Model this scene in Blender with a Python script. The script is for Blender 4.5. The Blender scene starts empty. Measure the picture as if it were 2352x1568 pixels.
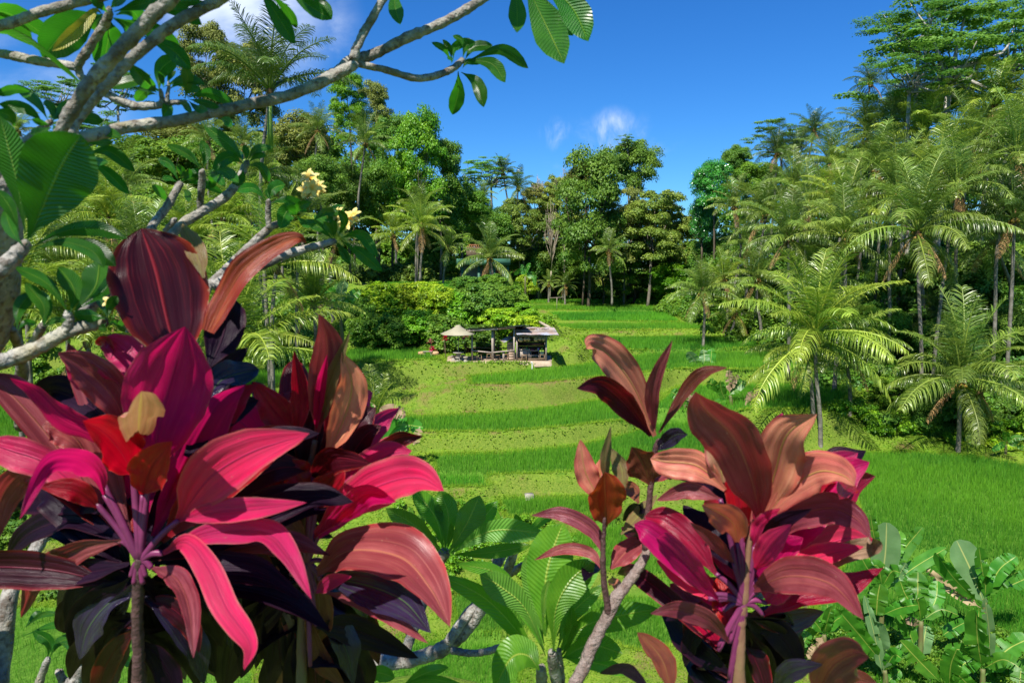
import bpy, math, random
import numpy as np
from mathutils import Vector
random.seed(5)
rng = np.random.default_rng(11)
C = bpy.context.scene.collection
sc = bpy.context.scene
R_ = math.radians

# ------------------------------------------------------------------ camera
CAMZ = 16.0
FPX = 1568.0                       # picture units: 2352 x 1568
PITCH = math.atan(184 / FPX)
CP, SP = math.cos(PITCH), math.sin(PITCH)
cam = bpy.data.cameras.new('camera')
cam.lens = 24; cam.sensor_width = 36; cam.clip_start = 0.05; cam.clip_end = 3000
cam.dof.use_dof = True; cam.dof.focus_distance = 30; cam.dof.aperture_fstop = 9
camo = bpy.data.objects.new('camera', cam); C.objects.link(camo)
camo.location = (0, 0, CAMZ); camo.rotation_euler = (math.pi / 2 - PITCH, 0, 0)
sc.camera = camo
# ------------------------------------------------------------------ light
SUN_EL, SUN_AZ = R_(53), R_(205)     # azimuth clockwise from +Y: behind the camera, to its left
w = bpy.data.worlds.new('World'); sc.world = w; w.use_nodes = True
nt = w.node_tree; nt.nodes.clear(); L = nt.links
def N(t, **k):
    n = nt.nodes.new(t)
    for a, b in k.items(): setattr(n, a, b)
    return n
sky = N('ShaderNodeTexSky', sky_type='NISHITA'); sky.sun_disc = False
sky.sun_elevation = SUN_EL; sky.sun_rotation = SUN_AZ
sky.air_density = 1.0; sky.dust_density = 0.2; sky.ozone_density = 4.0
geo = N('ShaderNodeTexCoord')
hs = N('ShaderNodeHueSaturation'); hs.inputs['Saturation'].default_value = 1.25; hs.inputs['Value'].default_value = 1.0
L.new(sky.outputs[0], hs.inputs['Color'])
deep = N('ShaderNodeMixRGB', blend_type='MULTIPLY'); deep.inputs[0].default_value = 1; deep.inputs[2].default_value = (.27, .51, .74, 1); L.new(hs.outputs[0], deep.inputs[1])
def world_dir(px, py):
    dx = (px - 1176) / FPX; dy = (784 - py) / FPX
    return Vector((dx, CP + dy * SP, -SP + dy * CP)).normalized()
def cloud(px, py, rad, scale, seed, lo, hi, st):
    d = world_dir(px, py)
    dot = N('ShaderNodeVectorMath', operation='DISTANCE'); L.new(geo.outputs['Generated'], dot.inputs[0]); dot.inputs[1].default_value = d
    m = N('ShaderNodeMapRange'); L.new(dot.outputs['Value'], m.inputs[0]); m.inputs[1].default_value = rad; m.inputs[2].default_value = rad * 0.25
    m.interpolation_type = 'SMOOTHSTEP'
    mp = N('ShaderNodeMapping'); L.new(geo.outputs['Generated'], mp.inputs[0]); mp.inputs['Location'].default_value = (seed, seed * .7, 0)
    mp.inputs['Scale'].default_value = st; mp.inputs['Rotation'].default_value = (0, R_(28), 0)
    nz = N('ShaderNodeTexNoise'); nz.inputs['Scale'].default_value = scale; nz.inputs['Detail'].default_value = 7; nz.inputs['Roughness'].default_value = .58; nz.inputs['Distortion'].default_value = .4
    L.new(mp.outputs[0], nz.inputs[0])
    r = N('ShaderNodeMapRange'); L.new(nz.outputs[0], r.inputs[0]); r.inputs[1].default_value = lo; r.inputs[2].default_value = hi; r.interpolation_type = 'SMOOTHSTEP'
    mu = N('ShaderNodeMath', operation='MULTIPLY'); L.new(m.outputs[0], mu.inputs[0]); L.new(r.outputs[0], mu.inputs[1])
    return mu.outputs[0]
cl = [cloud(570, 20, .125, 3.2, 1.3, .34, .62, (1, 1, 1.5)), cloud(690, 60, .09, 5, 4.1, .45, .9, (1, 1, 1.5)), cloud(1275, 308, .028, 22, 8.4, .40, 1.0, (1.6, 1, .7)), cloud(1410, 312, .045, 20, 3.3,   .40, .85, (1.6, 1, .7)),
      cloud(1330, 345, .06, 14, 5.1, .46, 1.2, (1, 1, 1)), cloud(1490, 340, .055, 15, 2.4, .46, 1.2, (1, 1, 1)), cloud(40, 270, .14, 6, 6.0, .42, 1.0, (1, 1, 1.6)), cloud(150, 330, .12, 6, 3.0, .45, 1.1, (1, 1, 1.6))]
acc = cl[0]
for c_ in cl[1:]:
    mx = N('ShaderNodeMath', operation='MAXIMUM'); L.new(acc, mx.inputs[0]); L.new(c_, mx.inputs[1]); acc = mx.outputs[0]
mix = N('ShaderNodeMixRGB'); L.new(acc, mix.inputs[0]); L.new(deep.outputs[0], mix.inputs[1]); mix.inputs[2].default_value = (4.6, 5.2, 6.3, 1)
bg = N('ShaderNodeBackground'); L.new(mix.outputs[0], bg.inputs[0]); bg.inputs[1].default_value = 0.11
wo = N('ShaderNodeOutputWorld'); L.new(bg.outputs[0], wo.inputs[0])
sl = bpy.data.lights.new('sun', 'SUN'); sl.energy = 4.6; sl.angle = R_(0.5); sl.color = (1, .95, .86)
so = bpy.data.objects.new('sun', sl); C.objects.link(so)
sd = Vector((math.sin(SUN_AZ) * math.cos(SUN_EL), math.cos(SUN_AZ) * math.cos(SUN_EL), math.sin(SUN_EL)))
so.rotation_euler = sd.to_track_quat('Z', 'Y').to_euler()
so.location = (0, 0, 60)
sc.view_settings.view_transform = 'Standard'; sc.view_settings.look = 'None'
sc.view_settings.exposure = 0.92; sc.view_settings.gamma = 1
sc.cycles.max_bounces = 6; sc.cycles.diffuse_bounces = 4; sc.cycles.transmission_bounces = 4; sc.cycles.glossy_bounces = 2
sc.cycles.caustics_reflective = False; sc.cycles.caustics_refractive = False

# ------------------------------------------------------------------ picture -> world
def P(px, py, Y):
    dx = (px - 1176) / FPX; dy = (784 - py) / FPX
    d = Vector((dx, CP + dy * SP, -SP + dy * CP)); return Vector((0, 0, CAMZ)) + d * (Y / d.y)
def PG(px, py, z):
    dx = (px - 1176) / FPX; dy = (784 - py) / FPX
    d = Vector((dx, CP + dy * SP, -SP + dy * CP)); return Vector((0, 0, CAMZ)) + d * ((z - CAMZ) / d.z)
TILE = {'A': (0, 0, .3418), 'B': (746.5, 0, .3418), 'C': (1548, 0, .3418), 'D': (0, 488, .3418), 'E': (746.5, 488, .3418), 'F': (1548, 488, .3418),
        'G': (0, 1032.4, .3418), 'H': (746.5, 1032.4, .3418), 'I': (1548, 1032.4, .3418), 'J': (947.5, 689, .1709), 'W': (0, 0, 1), 'K': (459.4, 459.4, .2197)}
def TT(t, x, y):
    a, b, s = TILE[t]; return a + x * s, b + y * s

# ------------------------------------------------------------------ object helpers
def tag(o, label=None, cat=None, group=None, kind=None):
    if label: o['label'] = label
    if cat: o['category'] = cat
    if group: o['group'] = group
    if kind: o['kind'] = kind
    return o
def link(name, me, parent=None):
    o = bpy.data.objects.new(name, me); C.objects.link(o)
    if parent: o.parent = parent
    return o
def empty(name, loc, label, cat, group=None):
    o = bpy.data.objects.new(name, None); C.objects.link(o); o.location = loc; o.empty_display_size = .2
    return tag(o, label, cat, group)
def mesh_np(name, V, Fs, mat, tint=None, uv=None, smooth=False):
    """Fs: list of int arrays (n,k). Vertex tint (n,), uv per vertex (n,2)."""
    V = np.asarray(V, dtype=np.float32).reshape(-1, 3)
    me = bpy.data.meshes.new(name)
    me.vertices.add(len(V)); me.vertices.foreach_set('co', V.ravel())
    Fs = [np.asarray(f, dtype=np.int32) for f in Fs if len(f)]
    nl = sum(f.size for f in Fs); npol = sum(len(f) for f in Fs)
    lv = np.concatenate([f.ravel() for f in Fs])
    tot = np.concatenate([np.full(len(f), f.shape[1], dtype=np.int32) for f in Fs])
    st = np.concatenate([[0], np.cumsum(tot)[:-1]]).astype(np.int32)
    me.loops.add(nl); me.polygons.add(npol)
    me.loops.foreach_set('vertex_index', lv)
    me.polygons.foreach_set('loop_start', st); me.polygons.foreach_set('loop_total', tot)
    if smooth: me.polygons.foreach_set('use_smooth', np.ones(npol, dtype=bool))
    me.update(calc_edges=True)
    if tint is not None:
        a = me.attributes.new('tint', 'FLOAT', 'POINT'); a.data.foreach_set('value', np.asarray(tint, dtype=np.float32))
    if uv is not None:
        u = me.uv_layers.new(name='UVMap'); u.data.foreach_set('uv', np.asarray(uv, dtype=np.float32)[lv].ravel())
    if mat: me.materials.append(mat)
    return me
class MB:
    """collects pieces of one mesh"""
    def __init__(s): s.V = []; s.F = {}; s.n = 0; s.T = []; s.U = []
    def add(s, V, F, tint=0.5, uv=None):
        V = np.asarray(V, dtype=float).reshape(-1, 3)
        for f in F:
            f = np.asarray(f)
            if len(f): s.F.setdefault(f.shape[1], []).append(f + s.n)
        s.V.append(V); s.n += len(V)
        s.T.append(np.broadcast_to(np.asarray(tint, dtype=float), (len(V),)))
        s.U.append(np.zeros((len(V), 2)) if uv is None else uv)
        return s
    def box(s, c, d, rz=0, tint=.5, rx=0, ry=0):
        x, y, z = [v / 2 for v in d]
        V = np.array([[a, b, e] for a in (-x, x) for b in (-y, y) for e in (-z, z)])
        for ax, an in ((0, rx), (1, ry), (2, rz)):
            if an:
                ca, sa = math.cos(an), math.sin(an); i, j = [(1, 2), (2, 0), (0, 1)][ax]
                a, b = V[:, i].copy(), V[:, j].copy(); V[:, i] = a * ca - b * sa; V[:, j] = a * sa + b * ca
        V = V + np.array(c)
        return s.add(V, [[[0, 1, 3, 2], [4, 6, 7, 5], [0, 4, 5, 1], [2, 3, 7, 6], [0, 2, 6, 4], [1, 5, 7, 3]]], tint)
    def tube(s, pts, rad, seg=8, tint=.5, cap=True, wob=0, uvs=1.0):
        pts = np.array([list(p) for p in pts], dtype=float); n = len(pts)
        rad = np.broadcast_to(np.asarray(rad, dtype=float), (n,)).copy()
        T = np.gradient(pts, axis=0); T /= np.linalg.norm(T, axis=1)[:, None] + 1e-9
        ref = np.array([0, 0, 1.]) if abs(T[0][2]) < .9 else np.array([1., 0, 0])
        A = np.cross(T[0], ref); A /= np.linalg.norm(A)
        ang = np.linspace(0, 2 * math.pi, seg, endpoint=False); V = []; U = []; ln = 0
        for i in range(n):
            A = A - T[i] * A.dot(T[i]); A /= np.linalg.norm(A) + 1e-9; B = np.cross(T[i], A)
            rr = rad[i] * (1 + (wob * (rng.random(seg) - .5) if wob else 0))
            V.append(pts[i] + (np.cos(ang) * rr)[:, None] * A + (np.sin(ang) * rr)[:, None] * B)
            if i: ln += np.linalg.norm(pts[i] - pts[i - 1])
            U.append(np.stack([ang / 6.283, np.full(seg, ln * uvs)], 1))
        V = np.concatenate(V); U = np.concatenate(U)
        i, j = np.meshgrid(np.arange(n - 1), np.arange(seg), indexing='ij'); i = i.ravel(); j = j.ravel(); k = (j + 1) % seg
        F = np.stack([i * seg + j, i * seg + k, (i + 1) * seg + k, (i + 1) * seg + j], 1)
        Fs = [F]
        if cap:
            V = np.concatenate([V, pts[:1], pts[-1:]]); U = np.concatenate([U, U[:1], U[-1:]])
            a = len(V) - 2; jj = np.arange(seg); kk = (jj + 1) % seg
            Fs.append(np.concatenate([np.stack([kk, jj, np.full(seg, a)], 1), np.stack([(n - 1) * seg + jj, (n - 1) * seg + kk, np.full(seg, a + 1)], 1)]))
        return s.add(V, Fs, tint, U)
    def lathe(s, c, prof, seg=16, tint=.5):
        ang = np.linspace(0, 2 * math.pi, seg, endpoint=False); c = np.array(c, dtype=float); V = []
        for r, z in prof: V.append(np.stack([np.cos(ang) * r, np.sin(ang) * r, np.full(seg, z)], 1) + c)
        V = np.concatenate(V); n = len(prof)
        i, j = np.meshgrid(np.arange(n - 1), np.arange(seg), indexing='ij'); i = i.ravel(); j = j.ravel(); k = (j + 1) % seg
        return s.add(V, [np.stack([i * seg + j, i * seg + k, (i + 1) * seg + k, (i + 1) * seg + j], 1)], tint)
    def ball(s, c, r, seg=10, sz=1, tint=.5):
        a = np.linspace(-math.pi / 2, math.pi / 2, 7)
        return s.lathe(c, [(max(math.cos(t) * r, 1e-3), math.sin(t) * r * sz) for t in a], seg, tint)
    def me(s, name, mat, smooth=False):
        Fs = [np.concatenate(v) for k, v in sorted(s.F.items())]
        return mesh_np(name, np.concatenate(s.V), Fs, mat, np.concatenate(s.T), np.concatenate(s.U), smooth)
    def build(s, name, mat, parent=None, smooth=False):
        o = link(name, s.me(name, mat, smooth)); 
        if parent: o.parent = parent; o.location = -parent.location if parent.rotation_euler.z == 0 else o.location
        return o
def catmull(pts, n):
    p = np.array([list(q) for q in pts], dtype=float)
    if len(p) == 2: return p[0] + (p[1] - p[0]) * np.linspace(0, 1, n)[:, None]
    e = np.concatenate([[2 * p[0] - p[1]], p, [2 * p[-1] - p[-2]]]); m = len(p) - 1
    t = np.linspace(0, m - 1e-6, n); i = t.astype(int); f = (t - i)[:, None]
    a, b, c, d = e[i], e[i + 1], e[i + 2], e[i + 3]
    return .5 * (2 * b + (c - a) * f + (2 * a - 5 * b + 4 * c - d) * f ** 2 + (3 * b - a - 3 * c + d) * f ** 3)
def unit(v): return v / (np.linalg.norm(v, axis=-1, keepdims=True) + 1e-9)

# ------------------------------------------------------------------ materials
def newmat(name):
    m = bpy.data.materials.new(name); m.use_nodes = True; m.node_tree.nodes.clear(); return m
class G:
    def __init__(s, name): s.m = newmat(name); s.t = s.m.node_tree
    def n(s, t, ins=None, **k):
        n = s.t.nodes.new('ShaderNode' + t)
        for a, b in k.items(): setattr(n, a, b)
        for a, b in (ins or {}).items():
            if isinstance(b, bpy.types.NodeSocket): s.t.links.new(b, n.inputs[a])
            else: n.inputs[a].default_value = b
        return n
    def math(s, op, a, b=0., c=0.): return s.n('Math', {0: a, 1: b, 2: c}, operation=op).outputs[0]
    def mixc(s, f, a, b, bt='MIX'):
        n = s.n('MixRGB', {0: f}, blend_type=bt)
        for i, v in ((1, a), (2, b)):
            if isinstance(v, bpy.types.NodeSocket): s.t.links.new(v, n.inputs[i])
            else: n.inputs[i].default_value = (*v[:3], 1)
        return n.outputs[0]
    def ramp(s, f, stops):
        n = s.n('ValToRGB', {0: f}); e = n.color_ramp.elements
        while len(e) < len(stops): e.new(.5)
        for i, (p, c) in enumerate(stops): e[i].position = p; e[i].color = (*c, 1)
        return n.outputs[0]
    def mr(s, v, a, b, c=0., d=1.): return s.n('MapRange', {0: v, 1: a, 2: b, 3: c, 4: d}).outputs[0]
    def out(s, sh): s.n('OutputMaterial', {0: sh}); return s.m
def noise(g, scale, det=4, rough=.55, vec=None, dist=0.):
    i = {'Scale': scale, 'Detail': det, 'Roughness': rough, 'Distortion': dist}
    if vec is not None: i['Vector'] = vec
    return g.n('TexNoise', i).outputs[0]
def objco(g): return g.n('TexCoord').outputs['Object']
def plain(name, c, c2=None, sc_=6., rough=.7, bump=.0, metal=0., st=(1, 1, 1), bsc=None, spec=.3):
    g = G(name); c2 = c2 or tuple(v * .65 for v in c)
    mp = g.n('Mapping', {0: objco(g), 'Scale': st}).outputs[0]
    f = noise(g, sc_, 6, .65, mp); f = g.mr(f, .32, .68)
    ins = {'Base Color': g.mixc(f, c, c2), 'Roughness': rough, 'Metallic': metal, 'Specular IOR Level': spec}
    if bump: ins['Normal'] = g.n('Bump', {'Strength': bump, 'Distance': .02, 'Height': noise(g, bsc or sc_ * 3, 5, .6, mp)}).outputs[0]
    return g.out(g.n('BsdfPrincipled', ins).outputs[0])
def folmat(name, c1, c2, ct, tr=.35, rough=.5, spec=.35, rv=.5, h0=None):
    """bulk foliage: per-leaf tint, per-object variation, light through the blade"""
    g = G(name)
    t = g.n('Attribute', attribute_name='tint').outputs['Fac']
    r = g.n('ObjectInfo').outputs['Random']
    col = g.mixc(t, c1, c2)
    col = g.n('HueSaturation', {'Color': col, 'Hue': g.mr(g.math('FRACT', g.math('MULTIPLY', r, 7.3)), 0, 1, h0 or (.5 - .025 * rv), .505 if h0 else .5 + .025 * rv), 'Value': g.mr(r, 0, 1, 1 - .35 * rv, 1 + .35 * rv), 'Saturation': 1.0, 'Fac': 1.0}).outputs[0]
    p = g.n('BsdfPrincipled', {'Base Color': col, 'Roughness': rough, 'Specular IOR Level': spec}).outputs[0]
    tl = g.n('BsdfTranslucent', {'Color': g.mixc(.5, col, ct)}).outputs[0]
    return g.out(g.n('MixShader', {0: tr, 1: p, 2: tl}).outputs[0])
def bigleaf(name, c1, c2, ct, tr=.35, rough=.32, mid=(.3, .4, .05), midw=.02, vein='side', edge=None, spot=None, nv=26., veinc=None, spec=.5):
    g = G(name)
    uv = g.n('TexCoord').outputs['UV']; sx = g.n('SeparateXYZ', {0: uv}); u, v = sx.outputs[0], sx.outputs[1]
    au = g.math('ABSOLUTE', g.math('SUBTRACT', u, .5))
    rnd = g.n('ObjectInfo').outputs['Random']
    if vein == 'side':
        ph = g.math('SUBTRACT', g.math('MULTIPLY', v, nv), g.math('MULTIPLY', au, 5.5))
        fr = g.math('ABSOLUTE', g.math('SUBTRACT', g.math('FRACT', ph), .5))
        line = g.mr(fr, .06, .0); soft = g.mr(fr, .0, .5)
    else:
        cv = g.n('CombineXYZ', {0: g.math('MULTIPLY', u, 34.), 1: g.math('MULTIPLY', v, 1.6), 2: g.math('MULTIPLY', rnd, 40.)}).outputs[0]
        soft = noise(g, 1.0, 4, .6, cv); line = g.mr(soft, .55, .68)
    big = noise(g, 2.5, 3, .6, g.n('CombineXYZ', {0: u, 1: g.math('MULTIPLY', v, 2.0), 2: g.math('MULTIPLY', rnd, 30.)}).outputs[0])
    f = g.math('ADD', g.math('MULTIPLY', g.mr(big, .35, .65), .7), g.math('MULTIPLY', soft, .3))
    col = g.mixc(f, c1, c2)
    if vein != 'side':
        cv2 = g.n('CombineXYZ', {0: g.math('MULTIPLY', u, 5.), 1: g.math('MULTIPLY', v, .8), 2: g.math('MULTIPLY', rnd, 70.)}).outputs[0]
        col = g.mixc(g.mr(noise(g, 1., 3, .55, cv2), .44, .60, 0., .85), col, c2)
    col = g.mixc(g.math('MULTIPLY', line, .28 if vein == 'side' else .4), col, veinc or mid)
    if edge:
        col = g.mixc(g.mr(au, .40, .5, 0., .8), col, edge)
        if vein == 'long' and c1[0] > .05:
            en = noise(g, 7., 4, .7, g.n('CombineXYZ', {0: u, 1: g.math('MULTIPLY', v, 2.2), 2: g.math('MULTIPLY', rnd, 90.)}).outputs[0])
            col = g.mixc(g.mr(g.math('ADD', au, g.math('MULTIPLY', en, .16)), .565, .60, 0., .9), col, (.42, .27, .16))
            fine = noise(g, 1., 2, .5, g.n('CombineXYZ', {0: g.math('MULTIPLY', u, 120.), 1: g.math('MULTIPLY', v, 2.), 2: rnd}).outputs[0])
            col = g.mixc(g.mr(fine, .35, .7, 0., .35), col, c2)
            sh = noise(g, 1., 3, .6, g.n('CombineXYZ', {0: g.math('MULTIPLY', u, 9.), 1: g.math('MULTIPLY', v, 1.2), 2: g.math('MULTIPLY', rnd, 33.)}).outputs[0])
            col = g.mixc(g.mr(sh, .55, .75, 0., .35), col, tuple(min(1, x * 1.5 + .05) for x in c1))
    if spot:
        sp = noise(g, 9., 5, .75, g.n('CombineXYZ', {0: u, 1: g.math('MULTIPLY', v, 3.), 2: g.math('MULTIPLY', rnd, 50.)}).outputs[0])
        col = g.mixc(g.mr(sp, .66, .72, 0., .8), col, spot)
    col = g.mixc(g.mr(au, midw, midw * .45, 0., .85), col, mid)
    col = g.n('HueSaturation', {'Color': col, 'Value': g.mr(rnd, 0, 1, .8, 1.2), 'Hue': g.mr(rnd, 0, 1, .49, .51)}).outputs[0]
    bmp = g.n('Bump', {'Strength': .8, 'Distance': .002, 'Height': g.math('ADD', soft, g.mr(au, midw, 0.))}).outputs[0]
    p = g.n('BsdfPrincipled', {'Base Color': col, 'Roughness': rough, 'Specular IOR Level': spec, 'Normal': bmp}).outputs[0]
    tl = g.n('BsdfTranslucent', {'Color': g.mixc(.55, col, ct)}).outputs[0]
    return g.out(g.n('MixShader', {0: tr, 1: p, 2: tl}).outputs[0])

M = {}
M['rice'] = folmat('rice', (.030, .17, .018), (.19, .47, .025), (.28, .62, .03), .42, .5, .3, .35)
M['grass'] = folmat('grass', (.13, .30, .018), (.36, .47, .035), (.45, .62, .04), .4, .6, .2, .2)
M['cover'] = folmat('cover', (.12, .27, .014), (.26, .38, .03), (.35, .5, .03), .45, .6, .2, .3)
M['palm'] = folmat('palm', (.022, .105, .010), (.25, .36, .055), (.28, .44, .03), .26, .36, .7, .9, .478)
M['palmbright'] = folmat('palmbright', (.035, .16, .010), (.36, .47, .055), (.42, .58, .03), .32, .36, .7, .7, .478)
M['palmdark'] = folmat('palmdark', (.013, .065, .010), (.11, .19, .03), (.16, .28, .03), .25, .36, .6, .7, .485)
M['palmdry'] = folmat('palmdry', (.30, .16, .06), (.45, .30, .13), (.4, .25, .1), .2, .7, .1, .3)
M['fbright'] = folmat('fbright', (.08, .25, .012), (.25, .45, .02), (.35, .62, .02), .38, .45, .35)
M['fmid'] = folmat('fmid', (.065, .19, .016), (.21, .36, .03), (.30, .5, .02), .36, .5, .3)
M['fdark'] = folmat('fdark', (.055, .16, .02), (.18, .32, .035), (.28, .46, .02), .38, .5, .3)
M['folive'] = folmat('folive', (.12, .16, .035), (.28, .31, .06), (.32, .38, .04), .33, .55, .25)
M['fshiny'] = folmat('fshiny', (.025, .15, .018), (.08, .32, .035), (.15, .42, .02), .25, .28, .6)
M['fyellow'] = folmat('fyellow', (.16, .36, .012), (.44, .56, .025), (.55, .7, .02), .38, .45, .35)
M['falb'] = folmat('falb', (.07, .23, .04), (.18, .36, .05), (.25, .48, .05), .38, .55, .25)
M['fbamboo'] = folmat('fbamboo', (.10, .19, .025), (.24, .31, .04), (.3, .4, .04), .33, .5, .3)
M['trunkp'] = plain('pale_bark', (.42, .40, .36), (.20, .18, .15), 8, .85, .5, st=(1, 1, .4))
M['trunkg'] = plain('grey_bark', (.22, .19, .15), (.09, .08, .06), 7, .9, .6, st=(1, 1, .4))
M['trunkb'] = plain('brown_bark', (.12, .09, .06), (.05, .04, .028), 7, .9, .5, st=(1, 1, .4))
M['bare'] = plain('bare_twigs', (.42, .36, .27), (.25, .2, .14), 5, .8)
def palmtrunk():
    g = G('palm_trunk'); o = objco(g)
    z = g.n('SeparateXYZ', {0: o}).outputs[2]
    n1 = noise(g, 2.2, 5, .7, o)
    ring = g.math('FRACT', g.math('ADD', g.math('MULTIPLY', z, 6.), g.math('MULTIPLY', n1, .8)))
    col = g.mixc(g.mr(n1, .38, .62), (.24, .22, .18), (.085, .08, .055))
    col = g.mixc(g.mr(ring, .82, .95, 0., .7), col, (.06, .05, .04))
    b = g.n('Bump', {'Strength': .6, 'Distance': .03, 'Height': ring}).outputs[0]
    return g.out(g.n('BsdfPrincipled', {'Base Color': col, 'Roughness': .85, 'Normal': b}).outputs[0])
M['ptrunk'] = palmtrunk()
M['coco'] = plain('coconut', (.32, .25, .04), (.2, .09, .02), 9, .5)
M['fibre'] = plain('fibre', (.18, .11, .05), (.07, .045, .02), 12, .95, .8)
# frangipani
M['fr'] = bigleaf('frangipani_leaf', (.018, .10, .010), (.04, .175, .013), (.08, .46, .01), .40, .33, (.25, .42, .05), .022, 'side', veinc=(.16, .38, .04))
M['fr3'] = bigleaf('frangipani_leaf_fresh', (.07, .22, .014), (.14, .33, .022), (.18, .6, .01), .45, .36, (.4, .5, .08), .03, 'side', veinc=(.22, .42, .05))
M['frpale'] = bigleaf('frangipani_leaf_pale', (.10, .27, .03), (.17, .36, .05), (.22, .6, .02), .4, .4, (.5, .6, .1), .03, 'side', veinc=(.35, .48, .12))  # paler yellow-green leaf colour, also used on the strap-leaved plants
M['fryel'] = bigleaf('frangipani_leaf_yellow', (.45, .40, .03), (.32, .27, .03), (.6, .5, .03), .3, .5, (.5, .42, .08), .03, 'side', spot=(.10, .05, .01))
M['frspot'] = bigleaf('frangipani_leaf_spotted', (.08, .20, .02), (.14, .26, .02), (.25, .5, .02), .35, .4, (.3, .4, .05), .03, 'side', spot=(.05, .03, .01))
def fbark():
    g = G('frangipani_bark'); o = objco(g)
    n1 = noise(g, 16., 6, .7, o); n2 = noise(g, 75., 4, .6, o)
    vo = g.n('TexVoronoi', {'Scale': 70., 'Vector': o, 'Randomness': .9}).outputs['Distance']
    col = g.mixc(g.mr(n1, .38, .64), (.36, .34, .30), (.10, .085, .07))
    col = g.mixc(g.mr(n2, .52, .64, 0., .8), col, (.09, .06, .04))
    col = g.mixc(g.mr(noise(g, 7., 3, .6, o), .58, .72, 0., .45), col, (.42, .37, .16))
    h = g.math('ADD', g.math('MULTIPLY', g.mr(vo, .0, .35), .5), n2)
    uvx = g.n('SeparateXYZ', {0: g.n('TexCoord').outputs['UV']}).outputs[1]
    ring = g.math('FRACT', g.math('ADD', g.math('MULTIPLY', uvx, 85.), g.math('MULTIPLY', n1, 2.2)))
    h = g.math('ADD', h, g.math('MULTIPLY', ring, .55))
    b = g.n('Bump', {'Strength': 1.0, 'Distance': .007, 'Height': h}).outputs[0]
    return g.out(g.n('BsdfPrincipled', {'Base Color': col, 'Roughness': .8, 'Normal': b}).outputs[0])
M['fbark'] = fbark()
M['petal'] = folmat('petal', (.74, .66, .26), (.85, .48, .02), (.9, .8, .25), .3, .45, .3, .1)
M['bud'] = plain('flower_stalk', (.28, .36, .08), (.4, .22, .12), 30, .5)
# cordyline colours (the leaves themselves differ)
lv = dict(vein='long', midw=.025)
M['K'] = bigleaf('leaf_magenta', (.72, .004, .13), (.42, .004, .085), (1, .01, .16), .5, .33, mid=(.35, .01, .09), edge=(.55, .03, .09), spec=.3, **lv)
M['N'] = bigleaf('leaf_pink', (.85, .012, .13), (.48, .03, .10), (1, .02, .15), .45, .33, mid=(.45, .03, .12), edge=(.5, .12, .12), spot=(.5, .3, .22), spec=.3, **lv)
M['R'] = bigleaf('leaf_red', (.48, .003, .022), (.24, .003, .018), (.85, .0, .02), .42, .33, mid=(.2, .01, .03), edge=(.5, .02, .03), **lv)
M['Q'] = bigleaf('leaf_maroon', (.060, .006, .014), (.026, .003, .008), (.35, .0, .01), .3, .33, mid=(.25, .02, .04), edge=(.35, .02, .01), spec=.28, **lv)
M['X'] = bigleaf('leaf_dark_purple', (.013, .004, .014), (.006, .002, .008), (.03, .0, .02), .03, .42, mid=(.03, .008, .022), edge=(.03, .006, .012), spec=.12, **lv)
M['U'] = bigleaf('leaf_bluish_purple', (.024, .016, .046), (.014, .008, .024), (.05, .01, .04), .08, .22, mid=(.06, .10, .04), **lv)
M['S'] = bigleaf('leaf_salmon', (.80, .34, .19), (.58, .15, .11), (.7, .12, .03), .32, .33, mid=(.62, .40, .10), edge=(.42, .035, .04), **lv)
M['V'] = bigleaf('leaf_mauve', (.35, .085, .095), (.17, .026, .04), (.5, .04, .03), .3, .33, mid=(.40, .12, .08), edge=(.4, .03, .05), spot=(.48, .28, .2), **lv)
M['B'] = bigleaf('leaf_bronze', (.24, .075, .035), (.12, .03, .02), (.45, .06, .01), .3, .36, mid=(.3, .14, .05), edge=(.25, .02, .01), **lv)
M['O'] = bigleaf('leaf_orange', (.52, .13, .015), (.26, .035, .015), (.8, .1, .0), .38, .36, mid=(.45, .16, .05), edge=(.3, .01, .01), **lv)
M['Y'] = bigleaf('leaf_olive', (.20, .20, .05), (.16, .09, .05), (.4, .4, .05), .35, .36, mid=(.4, .38, .1), edge=(.25, .08, .06), **lv)
M['T'] = bigleaf('leaf_tan', (.55, .33, .19), (.35, .17, .09), (.6, .3, .1), .28, .45, mid=(.6, .52, .12), edge=(.55, .08, .12), midw=.05, vein='long')
M['Dd'] = bigleaf('leaf_withered', (.38, .24, .15), (.16, .09, .05), (.3, .15, .05), .12, .75, mid=(.3, .2, .1), spot=(.1, .05, .03), **lv)
M['cstem'] = plain('cordyline_stem', (.10, .05, .045), (.05, .025, .025), 30, .6, .5)
M['cstemr'] = plain('cordyline_red_stem', (.22, .06, .07), (.16, .12, .05), 14, .5, .3, st=(1, 1, .3))
M['cane'] = plain('cordyline_cane', (.33, .27, .24), (.16, .10, .08), 40, .6, .8, st=(1, 1, 1))
M['petiole'] = plain('petiole', (.20, .03, .10), (.08, .015, .05), 12, .4)
M['ban'] = bigleaf('banana_leaf', (.035, .17, .016), (.09, .28, .022), (.25, .6, .02), .4, .4, (.45, .5, .1), .03, 'side', nv=60., veinc=(.1, .26, .03))
M['banpale'] = bigleaf('banana_leaf_back', (.13, .27, .10), (.19, .33, .14), (.3, .6, .1), .35, .45, (.55, .58, .2), .03, 'side', nv=50., veinc=(.18, .32, .13))
M['bandry'] = bigleaf('banana_leaf_dry', (.45, .33, .2), (.26, .17, .09), (.4, .25, .1), .2, .8, (.3, .2, .1), .03, 'side', nv=40.)
M['banstem'] = plain('banana_stem', (.12, .17, .05), (.13, .08, .04), 6, .6, .3, st=(1, 1, .3))
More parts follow.
